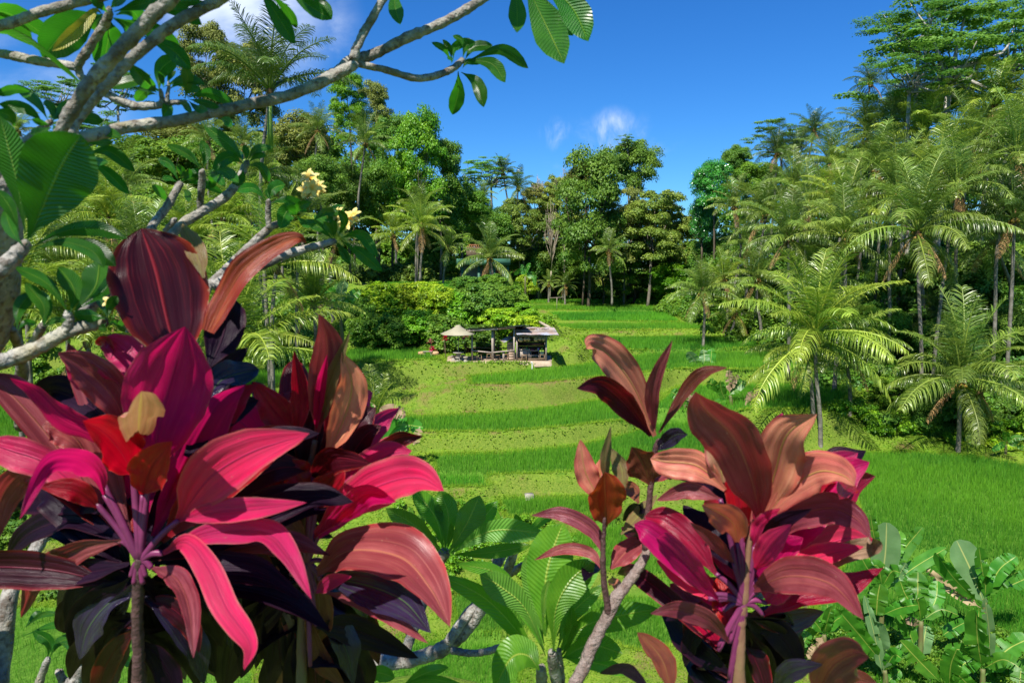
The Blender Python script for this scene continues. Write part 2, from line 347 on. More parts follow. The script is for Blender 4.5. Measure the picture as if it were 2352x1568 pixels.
# buildings
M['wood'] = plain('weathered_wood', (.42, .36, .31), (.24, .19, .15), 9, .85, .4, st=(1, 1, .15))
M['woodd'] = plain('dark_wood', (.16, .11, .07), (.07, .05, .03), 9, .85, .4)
M['stoolw'] = plain('stool_wood', (.32, .22, .13), (.2, .13, .07), 9, .8, .3)
M['concrete'] = plain('concrete', (.36, .33, .28), (.2, .18, .14), 6, .9, .4)
M['brick'] = plain('old_block', (.46, .36, .27), (.30, .21, .15), 5, .95, .8)
M['earth'] = plain('earth_floor', (.46, .36, .26), (.32, .24, .16), 2.5, .95, .4)
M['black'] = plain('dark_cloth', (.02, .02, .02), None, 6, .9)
M['hat'] = plain('straw', (.60, .40, .22), (.42, .26, .13), 30, .8, .4)
M['para'] = plain('parasol_cloth', (.36, .33, .23), (.26, .24, .16), 1.2, .9, .25)
def tin(name, a, b, rust):
    g = G(name); o = objco(g)
    n1 = noise(g, 1.6, 6, .7, o); n2 = noise(g, .7, 4, .6, g.n('Mapping', {0: o, 'Location': (5, 3, 0)}).outputs[0])
    col = g.mixc(g.mr(n1, .4, .6), a, b); col = g.mixc(g.mr(n2, .45, .62, 0., .9), col, rust)
    return g.out(g.n('BsdfPrincipled', {'Base Color': col, 'Roughness': .5, 'Metallic': .15}).outputs[0])
M['tinblue'] = tin('blue_tin', (.10, .26, .40), (.25, .32, .36), (.22, .2, .17))
M['tin'] = tin('grey_tin', (.46, .50, .62), (.36, .38, .44), (.42, .30, .22))
M['tinr'] = tin('rusty_tin', (.45, .46, .5), (.2, .18, .17), (.38, .14, .07))

# ------------------------------------------------------------------ terrain
HF = {}   # field name -> (h below the eye, outline in the picture)
HF['far_a'] = (6.4, [(1225, 690), (1420, 690), (1440, 697), (1210, 697)])
HF['far_b'] = (6.7, [(1195, 703), (1500, 704), (1520, 713), (1180, 712)])
HF['far_c'] = (7.05, [(1260, 719), (1530, 718), (1560, 738), (1290, 738)])
HF['far_d'] = (7.35, [(1262, 746), (1590, 744), (1640, 758), (1290, 759)])
HF['far_e'] = (7.8, [(1335, 779), (1570, 774), (1740, 778), (1740, 798), (1520, 803), (1345, 806)])
HF['mid_a'] = (8.3, [(1082, 866), (1180, 858), (1330, 842), (1430, 822), (1560, 812), (1850, 814), (1850, 846), (1560, 848), (1420, 862), (1240, 880), (1084, 884)])
HF['left_a'] = (7.3, [(800, 806), (900, 803), (975, 806), (1005, 826), (930, 830), (790, 831)])
HF['mid_b'] = (9.7, [(905, 962), (1000, 960), (1150, 952), (1280, 938), (1400, 918), (1450, 915), (1450, 962), (1300, 980), (1150, 992), (960, 992), (900, 985)])
HF['mid_c'] = (10.55, [(995, 1048), (1150, 1045), (1330, 1028), (1440, 1000), (1520, 972), (1680, 962), (1700, 1035), (1560, 1062), (1350, 1084), (1150, 1090), (1010, 1084)])
HF['mid_d'] = (10.85, [(945, 1092), (1110, 1100), (1120, 1117), (960, 1119)])
HF['low_a'] = (11.3, [(1150, 1150), (1360, 1146), (1420, 1178), (1170, 1188)])
HF['shade'] = (9.55, [(1560, 892), (1700, 886), (1880, 885), (1960, 892), (1930, 925), (1850, 940), (1600, 942), (1500, 938)])
HF['right_a'] = (11.75, [(1905, 1052), (1980, 1045), (2100, 1042), (2230, 1050), (2352, 1075), (2600, 1110), (2700, 1260), (2352, 1292), (2080, 1262), (1990, 1210), (1965, 1120)])
HF['right_b'] = (11.95, [(1720, 1080), (1880, 1060), (1930, 1120), (1975, 1215), (1990, 1262), (1800, 1240), (1640, 1180)])
HF['right_c'] = (12.3, [(1950, 1290), (2090, 1292), (2352, 1315), (2700, 1330), (2700, 1650), (1900, 1650), (1880, 1400)])
HF['low_b'] = (12.1, [(1310, 1232), (1420, 1212), (1600, 1215), (1700, 1280), (1640, 1330), (1360, 1310)])
HF['low_c'] = (12.8, [(1040, 1372), (1180, 1350), (1290, 1380), (1260, 1440), (1060, 1452)])
HF['low_d'] = (13.3, [(840, 1490), (1000, 1475), (1180, 1490), (1200, 1680), (820, 1680)])
HF['low_e'] = (12.9, [(1340, 1380), (1560, 1370), (1620, 1440), (1500, 1500), (1340, 1460)])
HF['left_b'] = (10.0, [(-200, 930), (150, 925), (330, 935), (330, 990), (0, 1010), (-200, 1010)])
HF['left_c'] = (8.6, [(520, 855), (700, 850), (780, 862), (760, 885), (540, 885)])
HF['left_d'] = (13.2, [(-300, 1420), (100, 1395), (300, 1420), (560, 1470), (600, 1680), (-300, 1680)])
HF['plateau'] = (2.9, [(880, 653), (1060, 652), (1075, 664), (900, 665)])
POLY = {k: (CAMZ - h, np.array([[*PG(x, y, CAMZ - h)[:2]] for x, y in pts])) for k, (h, pts) in HF.items()}
# the floor in front of the food stall
POLY['floor'] = (8.4, np.array([[-5.0, 50.5], [-2.0, 50.75], [1.2, 51.15], [3.1, 51.5], [3.2, 55.0], [-5.2, 54.6]]))
ANC = [(1000, 765, 57), (1000, 700, 63), (1150, 705, 66), (870, 770, 58), (900, 700, 66), (1310, 778, 57.5), (1325, 800, 55), (1230, 738, 68),
       (1060, 640, 92), (880, 640, 95), (1280, 745, 72), (1010, 880, 47.5), (930, 900, 47), (850, 870, 49), (860, 940, 44.5), (880, 1040, 37),
       (900, 1130, 31), (960, 1200, 28.5), (1100, 1240, 27.5), (1180, 1290, 26.2), (980, 1330, 25.5), (1500, 1340, 25.3), (1200, 1470, 23.6), (1700, 1330, 25.5),
       (1940, 975, 45), (2112, 950, 47), (2050, 1000, 43.5), (2200, 1020, 42.8), (2300, 1000, 44), (2317, 700, 60), (2100, 800, 58), (1900, 870, 55),
       (2000, 740, 75), (2250, 600, 80), (1760, 755, 75), (1700, 690, 90), (1600, 675, 98), (1750, 620, 110), (1950, 590, 105), (2352, 500, 105), (2150, 540, 115),
       (2700, 600, 65), (2800, 850, 42), (3100, 1000, 28), (1540, 680, 108), (1300, 670, 122), (1450, 665, 125), (1300, 665, 150), (1500, 650, 170), (1100, 645, 140),
       (620, 890, 45.2), (500, 850, 50), (560, 800, 53), (700, 740, 62), (780, 690, 70), (700, 650, 85), (600, 610, 95), (300, 610, 85), (100, 660, 70), (100, 760, 55),
       (300, 760, 55), (300, 870, 47), (-200, 700, 55), (0, 540, 110), (300, 530, 120), (650, 560, 120), (-400, 600, 60), (900, 590, 125), (100, 1080, 34), (300, 1150, 30),
       (50, 1250, 27), (200, 1330, 25), (560, 1250, 28), (-400, 1100, 30), (650, 1000, 38), (500, 1000, 38), (1500, 620, 260), (600, 610, 260), (2300, 600, 260)]
AX = [tuple(P(*a)) for a in ANC]
AX += [(0, -6, 14.4), (0, -1, 14.3), (0, 2.2, 13.7), (0, 5, 12.2), (0, 9, 8.3), (0, 14, 4.8), (0, 18.5, 2.7), (-6, 2, 13.7), (6, 2, 13.7), (-8, 8, 8.2), (8, 8, 8.0), (-12, 14, 4.6),
       (12, 14, 4.4), (-16, 19, 2.6), (16, 18, 2.2), (-15, -3, 14.5), (15, -3, 14.5), (-25, 8, 8), (25, 8, 8), (0, -25, 16), (-40, -20, 16), (40, -20, 16), (0, 420, 6), (-250, 350, 8), (300, 350, 8)]
def inside(px, py, poly):
    r = np.zeros(px.shape, bool); n = len(poly); j = n - 1
    for i in range(n):
        xi, yi = poly[i]; xj, yj = poly[j]
        r ^= ((yi > py) != (yj > py)) & (px < (xj - xi) * (py - yi) / (yj - yi + 1e-12) + xi); j = i
    return r
def pdist(px, py, poly):
    d = np.full(px.shape, 1e9); n = len(poly)
    for i in range(n):
        a = poly[i]; b = poly[(i + 1) % n]; e = b - a
        t = np.clip(((px - a[0]) * e[0] + (py - a[1]) * e[1]) / (e @ e + 1e-12), 0, 1)
        d = np.minimum(d, np.hypot(px - a[0] - t * e[0], py - a[1] - t * e[1]))
    return d
def height(X, Y):
    X = np.asarray(X, float); Y = np.asarray(Y, float)
    num = np.zeros(X.shape); den = np.zeros(X.shape); fx = np.full(X.shape, np.nan); dm = np.full(X.shape, 1e9)
    for k, (z, po) in POLY.items():
        d = pdist(X, Y, po); i = inside(X, Y, po); fx[i] = z; dm = np.minimum(dm, np.where(i, 0, d))
        wt = 1 / (d + .12) ** 4.6; num += wt * z; den += wt
    for x, y, z in AX:
        wt = 1.4 / (np.hypot(X - x, Y - y) + .6) ** 4.0; num += wt * z; den += wt
    z = num / den
    z = z + np.clip((dm - .3) / 3, 0, 1) * .22 * (np.sin(X * 1.7 + Y * .6) * np.sin(Y * 1.3 - X * .4))
    z = z + .13 * np.exp(-((dm - .28) / .18) ** 2)
    return np.where(np.isnan(fx), z, fx), dm
def gz(x, y): return float(height(np.array([x]), np.array([y]))[0][0])
rowY = np.concatenate([np.linspace(-30, 3, 12), 3.3 * 1.0088 ** np.arange(0, 560)])
colT = np.concatenate([np.linspace(-3.2, -1.02, 22), np.linspace(-1, 1, 420), np.linspace(1.02, 3.2, 22)])
YY, TTm = np.meshgrid(rowY, colT, indexing='ij'); XX = TTm * (np.maximum(YY, 0) + 8) * .86
ZZ, DM = height(XX, YY)
nr, nc = XX.shape
i, j = np.meshgrid(np.arange(nr - 1), np.arange(nc - 1), indexing='ij'); i = i.ravel(); j = j.ravel()
F4 = np.stack([i * nc + j, i * nc + j + 1, (i + 1) * nc + j + 1, (i + 1) * nc + j], 1)
def groundmat():
    g = G('ground'); o = objco(g)
    fld = g.n('Attribute', attribute_name='tint').outputs['Fac']
    n1 = noise(g, .55, 6, .65, o); n2 = noise(g, 3.2, 6, .7, o); n3 = noise(g, 14., 5, .7, o)
    moss = g.mixc(g.mr(n2, .35, .65), (.085, .18, .014), (.19, .28, .025))
    soil = g.mixc(g.mr(n3, .35, .65), (.12, .09, .03), (.24, .20, .065))
    dd = g.n('VectorMath', {0: g.n('VectorMath', {0: o, 1: (.55, 1., 0.)}, operation='MULTIPLY').outputs[0], 1: (.3, 46.6, 0.)}, operation='DISTANCE').outputs['Value']
    worn = g.mr(dd, 5.5, 2.0)
    bank = g.mixc(g.mr(g.math('SUBTRACT', n1, g.math('MULTIPLY', worn, .10)), .33, .47), soil, moss)
    bank = g.mixc(g.mr(n3, .6, .8, 0., .25), bank, (.055, .075, .012))
    slope = g.mr(g.n('SeparateXYZ', {0: g.n('NewGeometry').outputs['True Normal']}).outputs[2], .93, .70)
    face = g.mixc(g.mr(n3, .38, .62), (.07, .135, .012), (.19, .24, .035))
    bank = g.mixc(g.math('MULTIPLY', slope, .8), bank, face)
    wet = g.mixc(g.mr(n2, .4, .6), (.06, .16, .012), (.10, .22, .02))
    col = g.mixc(fld, bank, wet)
    b = g.n('Bump', {'Strength': .7, 'Distance': .12, 'Height': g.math('ADD', n3, n2)}).outputs[0]
    return g.out(g.n('BsdfPrincipled', {'Base Color': col, 'Roughness': .9, 'Specular IOR Level': .15, 'Normal': b}).outputs[0])
fl_in = inside(XX, YY, POLY['floor'][1])
ground = link('ground', mesh_np('ground', np.stack([XX, YY, ZZ], -1), [F4], groundmat(), np.where((DM <= 0.05) & ~fl_in, 1., 0.).ravel(), smooth=True))
tag(ground, kind='structure')
po = POLY['floor'][1]
fb = MB(); cf = po.mean(0)
ringp = np.concatenate([po[i] + (po[(i + 1) % 6] - po[i]) * np.linspace(0, 1, 8, endpoint=False)[:, None] for i in range(6)])
ringp = cf + (ringp - cf) * (1.0 + .03 * rng.standard_normal(len(ringp))[:, None] * .6)
m_ = len(ringp); top = np.column_stack([ringp, np.full(m_, 8.42)]); bot = np.column_stack([cf + (ringp - cf) * 1.03, np.full(m_, 8.05)])
ii = np.arange(m_); kk = (ii + 1) % m_
fb.add(np.concatenate([top, bot, [[*cf, 8.425]]]), [np.stack([ii, ii + m_, kk + m_, kk], 1), np.stack([ii, kk, np.full(m_, 2 * m_)], 1)])
tag(fb.build('path', M['earth']), kind='structure')

# ------------------------------------------------------------------ blades and small leaves
def blades(name, X, Y, Z, h, wd, mat, tint, lean=.35):
    n = len(X); a = rng.random(n) * 6.283; l = rng.random(n) * lean; b = rng.random(n) * 3.14
    dx = np.cos(b) * wd / 2; dy = np.sin(b) * wd / 2
    V = np.empty((n, 3, 3)); V[:, 0] = np.stack([X - dx, Y - dy, Z], 1); V[:, 1] = np.stack([X + dx, Y + dy, Z], 1)
    V[:, 2] = np.stack([X + np.cos(a) * l * h, Y + np.sin(a) * l * h, Z + h], 1)
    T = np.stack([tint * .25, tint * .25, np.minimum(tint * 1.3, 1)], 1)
    return mesh_np(name, V, [np.arange(3 * n).reshape(n, 3)], mat, T.ravel())
def quads(pos, ax, nrm, Ln, Wd, fold=.18):
    ax = unit(ax); s = unit(np.cross(nrm, ax)); nn = np.cross(ax, s); L_ = Ln[:, None]; W_ = Wd[:, None]
    mid = pos + ax * L_ * .45 + nn * W_ * fold
    V = np.stack([pos, mid + s * W_ * .5 - nn * W_ * fold * 1.6, pos + ax * L_, mid - s * W_ * .5 - nn * W_ * fold * 1.6], 1)
    return V.reshape(-1, 3), np.arange(4 * len(pos)).reshape(-1, 4)
def rand_in_poly(po, dens_at, pad=0.0):
    x0, y0 = po.min(0) - pad; x1, y1 = po.max(0) + pad
    n = int((x1 - x0) * (y1 - y0) * dens_at)
    X = rng.uniform(x0, x1, n); Y = rng.uniform(y0, y1, n)
    k = (inside(X, Y, po) if not pad else (inside(X, Y, po) | (pdist(X, Y, po) < pad * rng.random(n)))) & (np.abs(X) < .80 * Y + 1.5); return X[k], Y[k]
def low(X, Y, s=1.0, o=0.): return .5 + .25 * (np.sin(X * .9 * s + o + 1.3 * np.sin(Y * .5 * s)) + np.sin(Y * 1.1 * s + o * 2 + 1.1 * np.sin(X * .7 * s)))
rname = {'right_a': 'wide rice field spreading across the right of the valley', 'right_b': 'rice strip left of the wide right field behind the pink leaves', 'right_c': 'rice below the wide right field around the banana plants',
         'shade': 'rice strip in the shadow of the palms right of centre', 'mid_a': 'rice terrace directly below the food stall floor', 'mid_b': 'curved rice terrace below the tall brown bank',
         'mid_c': 'curved rice terrace just below the leafy double bank', 'mid_d': 'short narrow rice strip beside the pink leaf tip', 'low_a': 'rice patch under the bank with the water outlet', 'low_b': 'rice patch behind the slim red cordyline',
         'low_c': 'small rice patch framed by the pale frangipani branches', 'low_d': 'rice at the bottom edge below the pale frangipani branch', 'low_e': 'rice patch behind the big green frangipani leaves', 'left_a': 'rice strip left of the parasol',
         'left_b': 'bright rice at the left edge between the palms', 'left_c': 'rice strip behind the thin palm trunk on the left', 'left_d': 'thin young rice in the bottom left corner', 'plateau': 'rice strip on top of the bushy bank behind the stall',
         'far_a': 'topmost and farthest rice strip before the forest', 'far_b': 'second farthest rice strip before the forest', 'far_c': 'third rice strip counted from the forest edge', 'far_d': 'rice strip level with the roof of the stall', 'far_e': 'rice strip right of the grassy mound by the stall'}
for k, (z, po) in POLY.items():
    if k == 'floor': continue
    my = max(min(po[:, 1].mean(), 110), 20); mind = max(po[:, 1].min(), 18)
    dens = min(170, 130 * (34 / my) ** 1.6) * (.45 if k == 'left_d' else 1.4)
    X, Y = rand_in_poly(po, dens, .35)
    d = pdist(X, Y, po)
    hh = rng.uniform(.32, .52, len(X)) * np.clip(.6 + d * .8, .6, 1) * (.8 if k == 'left_d' else 1)
    hh *= .85 + .3 * low(X, Y, .8)
    t = np.clip(low(X, Y, .35, 1.) * .55 + low(X, Y, 1.7, 4.) * .2 + rng.random(len(X)) * .6 - .08, 0, 1)
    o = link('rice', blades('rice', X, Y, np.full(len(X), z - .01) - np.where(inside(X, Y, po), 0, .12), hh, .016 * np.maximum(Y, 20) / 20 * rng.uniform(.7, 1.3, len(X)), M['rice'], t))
    tag(o, rname[k], 'rice', None, 'stuff')
# low plants and grass on the banks between the fields
allX = np.array([p for z, q in POLY.values() for p in q])
n = 300000
tY = 18 + (78 - 18) * rng.random(n) ** 1.35; tX = (rng.random(n) * 2 - 1) * .8 * tY
Z, D = height(tX, tY); patch = low(tX, tY, .9, 2.) + .35 * rng.standard_normal(n)
flr = inside(tX, tY, cf + (po - cf) * 1.0) if False else inside(tX, tY, POLY['floor'][1])
worn_ = np.clip((5.5 - np.hypot((tX - .5) * .55, tY - 46.6)) / 3.5, 0, 1)
k = (D > .02) & ~flr & ((patch > .42 + .38 * worn_) | (D < .3)) & (rng.random(n) < .95)
tX, tY, Z, D = tX[k], tY[k], Z[k], D[k]
n = len(tX); ax = unit(np.stack([rng.standard_normal(n), rng.standard_normal(n) - .5, rng.uniform(.1, .7, n)], 1)); nr_ = unit(np.stack([rng.standard_normal(n) * .35, rng.standard_normal(n) * .35 - .5, np.full(n, 1.)], 1))
sz = rng.uniform(.035, .085, n) * np.maximum(tY, 22) / 26
V, F = quads(np.stack([tX, tY, Z + rng.uniform(0, .035, n)], 1), ax, nr_, sz * 1.4, sz)
tag(link('ground_cover', mesh_np('ground_cover', V, [F], M['cover'], np.repeat(np.clip(low(tX, tY, .6, 5.) * .8 + rng.random(n) * .5 - .2, 0, 1), 4))), 'low leafy weeds covering the terrace banks', 'ground cover', None, 'stuff')
# grass lips along the field edges
gx, gy = [], []
for kf, (z, q) in POLY.items():
    per = np.concatenate([q, q[:1]])
    for a, b in zip(per[:-1], per[1:]):
        m = int(np.linalg.norm(b - a) * 210 * min(1, 40 / max(20, (a[1] + b[1]) / 2)))
        if (a[1] + b[1]) / 2 > 130: continue
        t = rng.random(m)[:, None]; q2 = a + (b - a) * t + rng.standard_normal((m, 2)) * .13
        gx.append(q2[:, 0]); gy.append(q2[:, 1])
mn = 260000; ey = 20 + 55 * rng.random(mn) ** 1.2; ex = (rng.random(mn) * 2 - 1) * .8 * ey; gx.append(ex); gy.append(ey)
gx = np.concatenate(gx); gy = np.concatenate(gy); Z, D = height(gx, gy)
k = (np.abs(gx) < .82 * gy + 1) & ~inside(gx, gy, POLY['floor'][1]) & (D > 0) & ((D < .4) | (low(gx, gy, .7, 3.) + .3 * rng.standard_normal(len(gx)) > .58)); gx, gy, Z = gx[k], gy[k], Z[k]
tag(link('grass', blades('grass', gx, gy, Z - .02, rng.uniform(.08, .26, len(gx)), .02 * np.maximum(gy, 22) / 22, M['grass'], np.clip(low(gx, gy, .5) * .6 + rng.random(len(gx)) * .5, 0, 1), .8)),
    'short yellowish grass along the rims of the rice terraces', 'grass', None, 'stuff')

# ------------------------------------------------------------------ crowns, trunks, trees
def cloud_leaves(c, r, nl, leaf, flat=1., up=.5, shell=.55, seedt=None):
    """leaves filling one bough: c centre, r radius"""
    u = unit(rng.standard_normal((nl, 3))); u[:, 2] = np.where(u[:, 2] < -.35, -u[:, 2], u[:, 2])
    rad = r * (shell + (1 - shell) * rng.random(nl)) * (1 + .18 * rng.standard_normal(nl) * .6)
    pos = c + u * rad[:, None] * np.array([1, 1, flat])
    nrm = unit(u + np.array([0, 0, up]) + rng.standard_normal((nl, 3)) * .45)
    ax = unit(np.cross(nrm, rng.standard_normal((nl, 3))) + np.array([0, 0, -.25]))
    s = leaf * rng.uniform(.65, 1.35, nl)
    V, F = quads(pos, ax, nrm, s * 1.5, s)
    return V, F
def crown_data(style, seed, leaf):
    st = rng.bit_generator.state
    r0 = np.random.default_rng(seed)
    B = []
    if style == 'round':
        for _ in range(85):
            d = unit(r0.standard_normal(3)); d[2] = abs(d[2]) if r0.random() < .6 else -abs(d[2])
            k = r0.uniform(.4, .86); B.append((d * k * np.array([1, 1, .95]), r0.uniform(.16, .36), .8, 230))
    elif style == 'tall':
        for _ in range(95):
            z = r0.uniform(-1, 1); a = r0.uniform(0, 6.28); rr = (1 - .45 * max(z, 0) ** 1.5 - .2 * max(-z, 0)) * r0.uniform(.45, .92)
            B.append((np.array([math.cos(a) * rr, math.sin(a) * rr, z * .95]), r0.uniform(.16, .34), .75, 220))
    elif style == 'layer':
        for _ in range(58):
            a = r0.uniform(0, 6.28); lay = r0.choice([-.55, -.2, .12, .42, .7], p=[.16, .22, .25, .22, .15])
            rr = r0.uniform(.15, 1.0) * math.sqrt(max(.15, 1 - max(lay, 0) ** 2 * 1.1)); B.append((np.array([math.cos(a) * rr, math.sin(a) * rr, lay + r0.normal() * .06 - rr * .1]), r0.uniform(.11, .25), .22, 250))
    elif style == 'bamboo':
        for _ in range(100):
            z = r0.uniform(-1, 1); a = r0.uniform(0, 6.28); rr = (1 - .3 * max(z, 0)) * r0.uniform(.35, 1.0)
            B.append((np.array([math.cos(a) * rr, math.sin(a) * rr, z * .9]), r0.uniform(.14, .30), .6, 230))
    elif style == 'sparse':
        for _ in range(26):
            d = unit(r0.standard_normal(3)); d[2] = d[2] * .8 + .2
            B.append((d * r0.uniform(.3, .95), r0.uniform(.10, .2), .5, 90))
    Vs, Fs, Ts, o = [], [], [], 0
    for c, r, flat, nl in B:
        V, F = cloud_leaves(c, r, int(nl * (.6 + r * 1.8) * (1.5 if leaf < .04 and style != 'layer' else 1)), leaf, flat, .9 if style == 'layer' else .5)
        Vs.append(V); Fs.append(F + o); o += len(V)
        Ts.append(np.repeat(np.clip(r0.uniform(.1, .75) + r0.standard_normal(len(F)) * .2 + .1, 0, 1), 4))
    rng.bit_generator.state = st
    return np.concatenate(Vs), np.concatenate(Fs), np.concatenate(Ts), B
CROWN = {}
def crown(style, var, leaf, mat):
    key = (style, var, leaf, mat)
    if key not in CROWN:
        V, F, T, B = crown_data(style, var * 17 + len(style), leaf)
        CROWN[key] = (mesh_np('crown', V, [F], M[mat], T), B)
    return CROWN[key]
TREES = 0
def tree(cx, cy, rw, rh, Y, style, mat, label, group=None, cat='tree', trunk='trunkg', base=None, leaf=.045, name='broadleaf_tree', tr=.25, limbs=10, rot=None):
    """crown centre (cx,cy) with half width rw and half height rh in picture units at distance Y"""
    global TREES; TREES += 1
    c = P(cx, cy, Y); s = Y / FPX; R = rw * s * 1.15; H = rh * s * 1.08
    if base is None: bx, by = c.x + random.uniform(-.6, .6), c.y; bz = gz(bx, by)
    else: b = P(base[0], base[1], Y); bx, by, bz = b
    root = empty(name, (bx, by, bz), label, cat, group)
    me, B = crown(style, TREES % 3, leaf, mat)
    rz = random.uniform(0, 6.28) if rot is None else rot
    o = link('crown', me, root); o.location = (c.x - bx, c.y - by, c.z - bz); o.scale = (R, R * .95, H); o.rotation_euler = (0, 0, rz)
    mb = MB(); rel = np.array([c.x - bx, c.y - by, c.z - bz]); fork = np.array([rel[0] * .6, rel[1] * .6, max(rel[2] - H * .75, rel[2] * .35)])
    trr = tr * max(.6, R / 5)
    st = catmull([(0, 0, -.4), fork * .5 + np.array([.15, 0, 0]), fork], 7); mb.tube(st, np.linspace(trr, trr * .7, 7), 7, wob=.15)
    cr, sr = math.cos(rz), math.sin(rz)
    bb = sorted(B, key=lambda q: -q[1])[:limbs] if style != 'layer' else B[:limbs]
    for bc, br, _, _ in bb:
        q = rel + np.array([(bc[0] * cr - bc[1] * sr) * R, (bc[0] * sr + bc[1] * cr) * R * .95, bc[2] * H])
        mid = fork * .45 + q * .55 + np.array([0, 0, -.12 * H]) + rng.standard_normal(3) * .07 * R
        s0 = fork + (rel + np.array([0, 0, H * .1]) - fork) * random.uniform(0, .5)
        p = catmull([s0, mid, q], 7); mb.tube(p, np.linspace(trr * .5, trr * .08, 7), 5)
    t = mb.me('trunk', M[trunk]); link('trunk', t, root)
    return root
def dead_tree(cx, cy, rw, rh, Y, label, cat='tree', base=None):
    c = P(cx, cy, Y); s = Y / FPX; R = rw * s * 1.15; H = rh * s * 1.08
    b = P(base[0], base[1], Y) if base else Vector((c.x, c.y, gz(c.x, c.y)))
    root = empty('bare_tree', b, label, cat); mb = MB(); rel = np.array(c - b)
    fork = np.array([rel[0] * .7, 0, max(rel[2] - H, .5)]); mb.tube(catmull([(0, 0, -.3), fork * .5, fork], 5), np.linspace(.16, .1, 5), 6)
    for _ in range(26):
        u = unit(rng.standard_normal(3)); u[2] = abs(u[2]) * 1.3; q = rel + u * np.array([R, R, H]) * rng.uniform(.5, 1)
        q0 = fork + (rel - fork) * rng.uniform(0, .7); p = catmull([q0, q0 * .4 + q * .6 + rng.standard_normal(3) * .1 * R, q], 6); mb.tube(p, np.linspace(.06, .015, 6), 4)
        for _ in range(5):
            k = rng.integers(2, 6); e = p[k] + unit(rng.standard_normal(3) + np.array([0, 0, .5])) * R * .28; mb.tube(catmull([p[k], (p[k] + e) / 2 + rng.standard_normal(3) * .03 * R, e], 3), [.03, .02, .012], 3)
    link('branches', mb.me('branches', M['bare']), root); return root

# ------------------------------------------------------------------ palms
FROND = {}
def frond_mesh(kind, var, mat):
    """frond of unit length along +X; kind sets how it leaves the crown"""
    key = (kind, var, mat)
    if key in FROND: return FROND[key]
    e0, droop = {'up': (82, 32), 'high': (62, 62), 'mid': (40, 68), 'flat': (16, 62), 'hang': (-14, 55), 'dead': (-48, 32), 'spear': (86, 8)}[kind]
    e0 += rng.uniform(-6, 6); droop *= rng.uniform(.85, 1.15)
    ns = 22; t = np.linspace(0, 1, ns); e = np.radians(e0 - droop * t ** 1.35); side = rng.uniform(-.35, .35)
    yaw = side * t ** 1.5
    d = np.stack([np.cos(e) * np.cos(yaw), np.cos(e) * np.sin(yaw), np.sin(e)], 1); p = np.concatenate([[[0, 0, 0]], np.cumsum(d[:-1] / (ns - 1), 0)])
    mb = MB(); mb.tube(p, np.linspace(.016, .003, ns), 4, tint=.95)
    nlf = 72; lt = np.linspace(.13, .995, nlf)
    pos = np.stack([np.interp(lt, t, p[:, a]) for a in range(3)], 1); tg = unit(np.stack([np.interp(lt, t, d[:, a]) for a in range(3)], 1))
    sd_ = unit(np.cross(tg, np.array([0, 0, 1.]) + np.zeros_like(tg))); up = np.cross(sd_, tg)
    ll = .262 * np.interp(lt, [0, .15, .35, .6, .85, 1], [.3, .75, 1, .95, .62, .25])
    if kind == 'spear': ll = ll * .6
    for sg in (-1, 1):
        m = nlf; jit = rng.standard_normal((m, 3)) * .10
        op = {'up': .75, 'high': .85, 'spear': .25}.get(kind, 1.0); upk = {'up': .25, 'high': .35, 'mid': .25, 'flat': .0, 'hang': -.1, 'dead': -.2, 'spear': .1}[kind]
        l0 = unit(sd_ * sg * op + tg * (.55 if kind != 'dead' else .9) + up * upk + jit)
        g_ = np.array([0, 0, -1.]); dr = {'up': .4, 'high': .8, 'mid': 1.5, 'flat': 2.4, 'hang': 2.6, 'dead': 1.6, 'spear': .1}[kind] * rng.uniform(.7, 1.25, m)[:, None]
        l1 = unit(l0 + g_ * dr * .55); l2 = unit(l0 + g_ * dr * 1.25)
        L1 = ll[:, None] * rng.uniform(.88, 1.08, m)[:, None]
        q0 = pos; q1 = q0 + l0 * L1 * .35; q2 = q1 + l1 * L1 * .35; q3 = q2 + l2 * L1 * .3
        wv = unit(tg * .9 + up * sg * -.0 + rng.standard_normal((m, 3)) * .25) * .0046
        V = np.stack([q0 - wv * .5, q0 + wv * .5, q1 + wv, q1 - wv, q2 + wv * .85, q2 - wv * .85, q3], 1).reshape(-1, 3)
        b = np.arange(m)[rng.random(m) > .07][:, None] * 7
        tn = np.clip(rng.random(m) * .55 + np.linspace(.0, .45, m) + {'up': -.12, 'high': .0, 'mid': .08, 'flat': .16, 'hang': .2}.get(kind, 0), 0, 1)
        mb.add(V, [np.concatenate([b + [0, 1, 2, 3], b + [3, 2, 4, 5]]), b + np.array([[5, 4, 6]])], np.repeat(tn, 7))
    FROND[key] = mb.me('frond', M[mat]); return FROND[key]
PALMN = 0
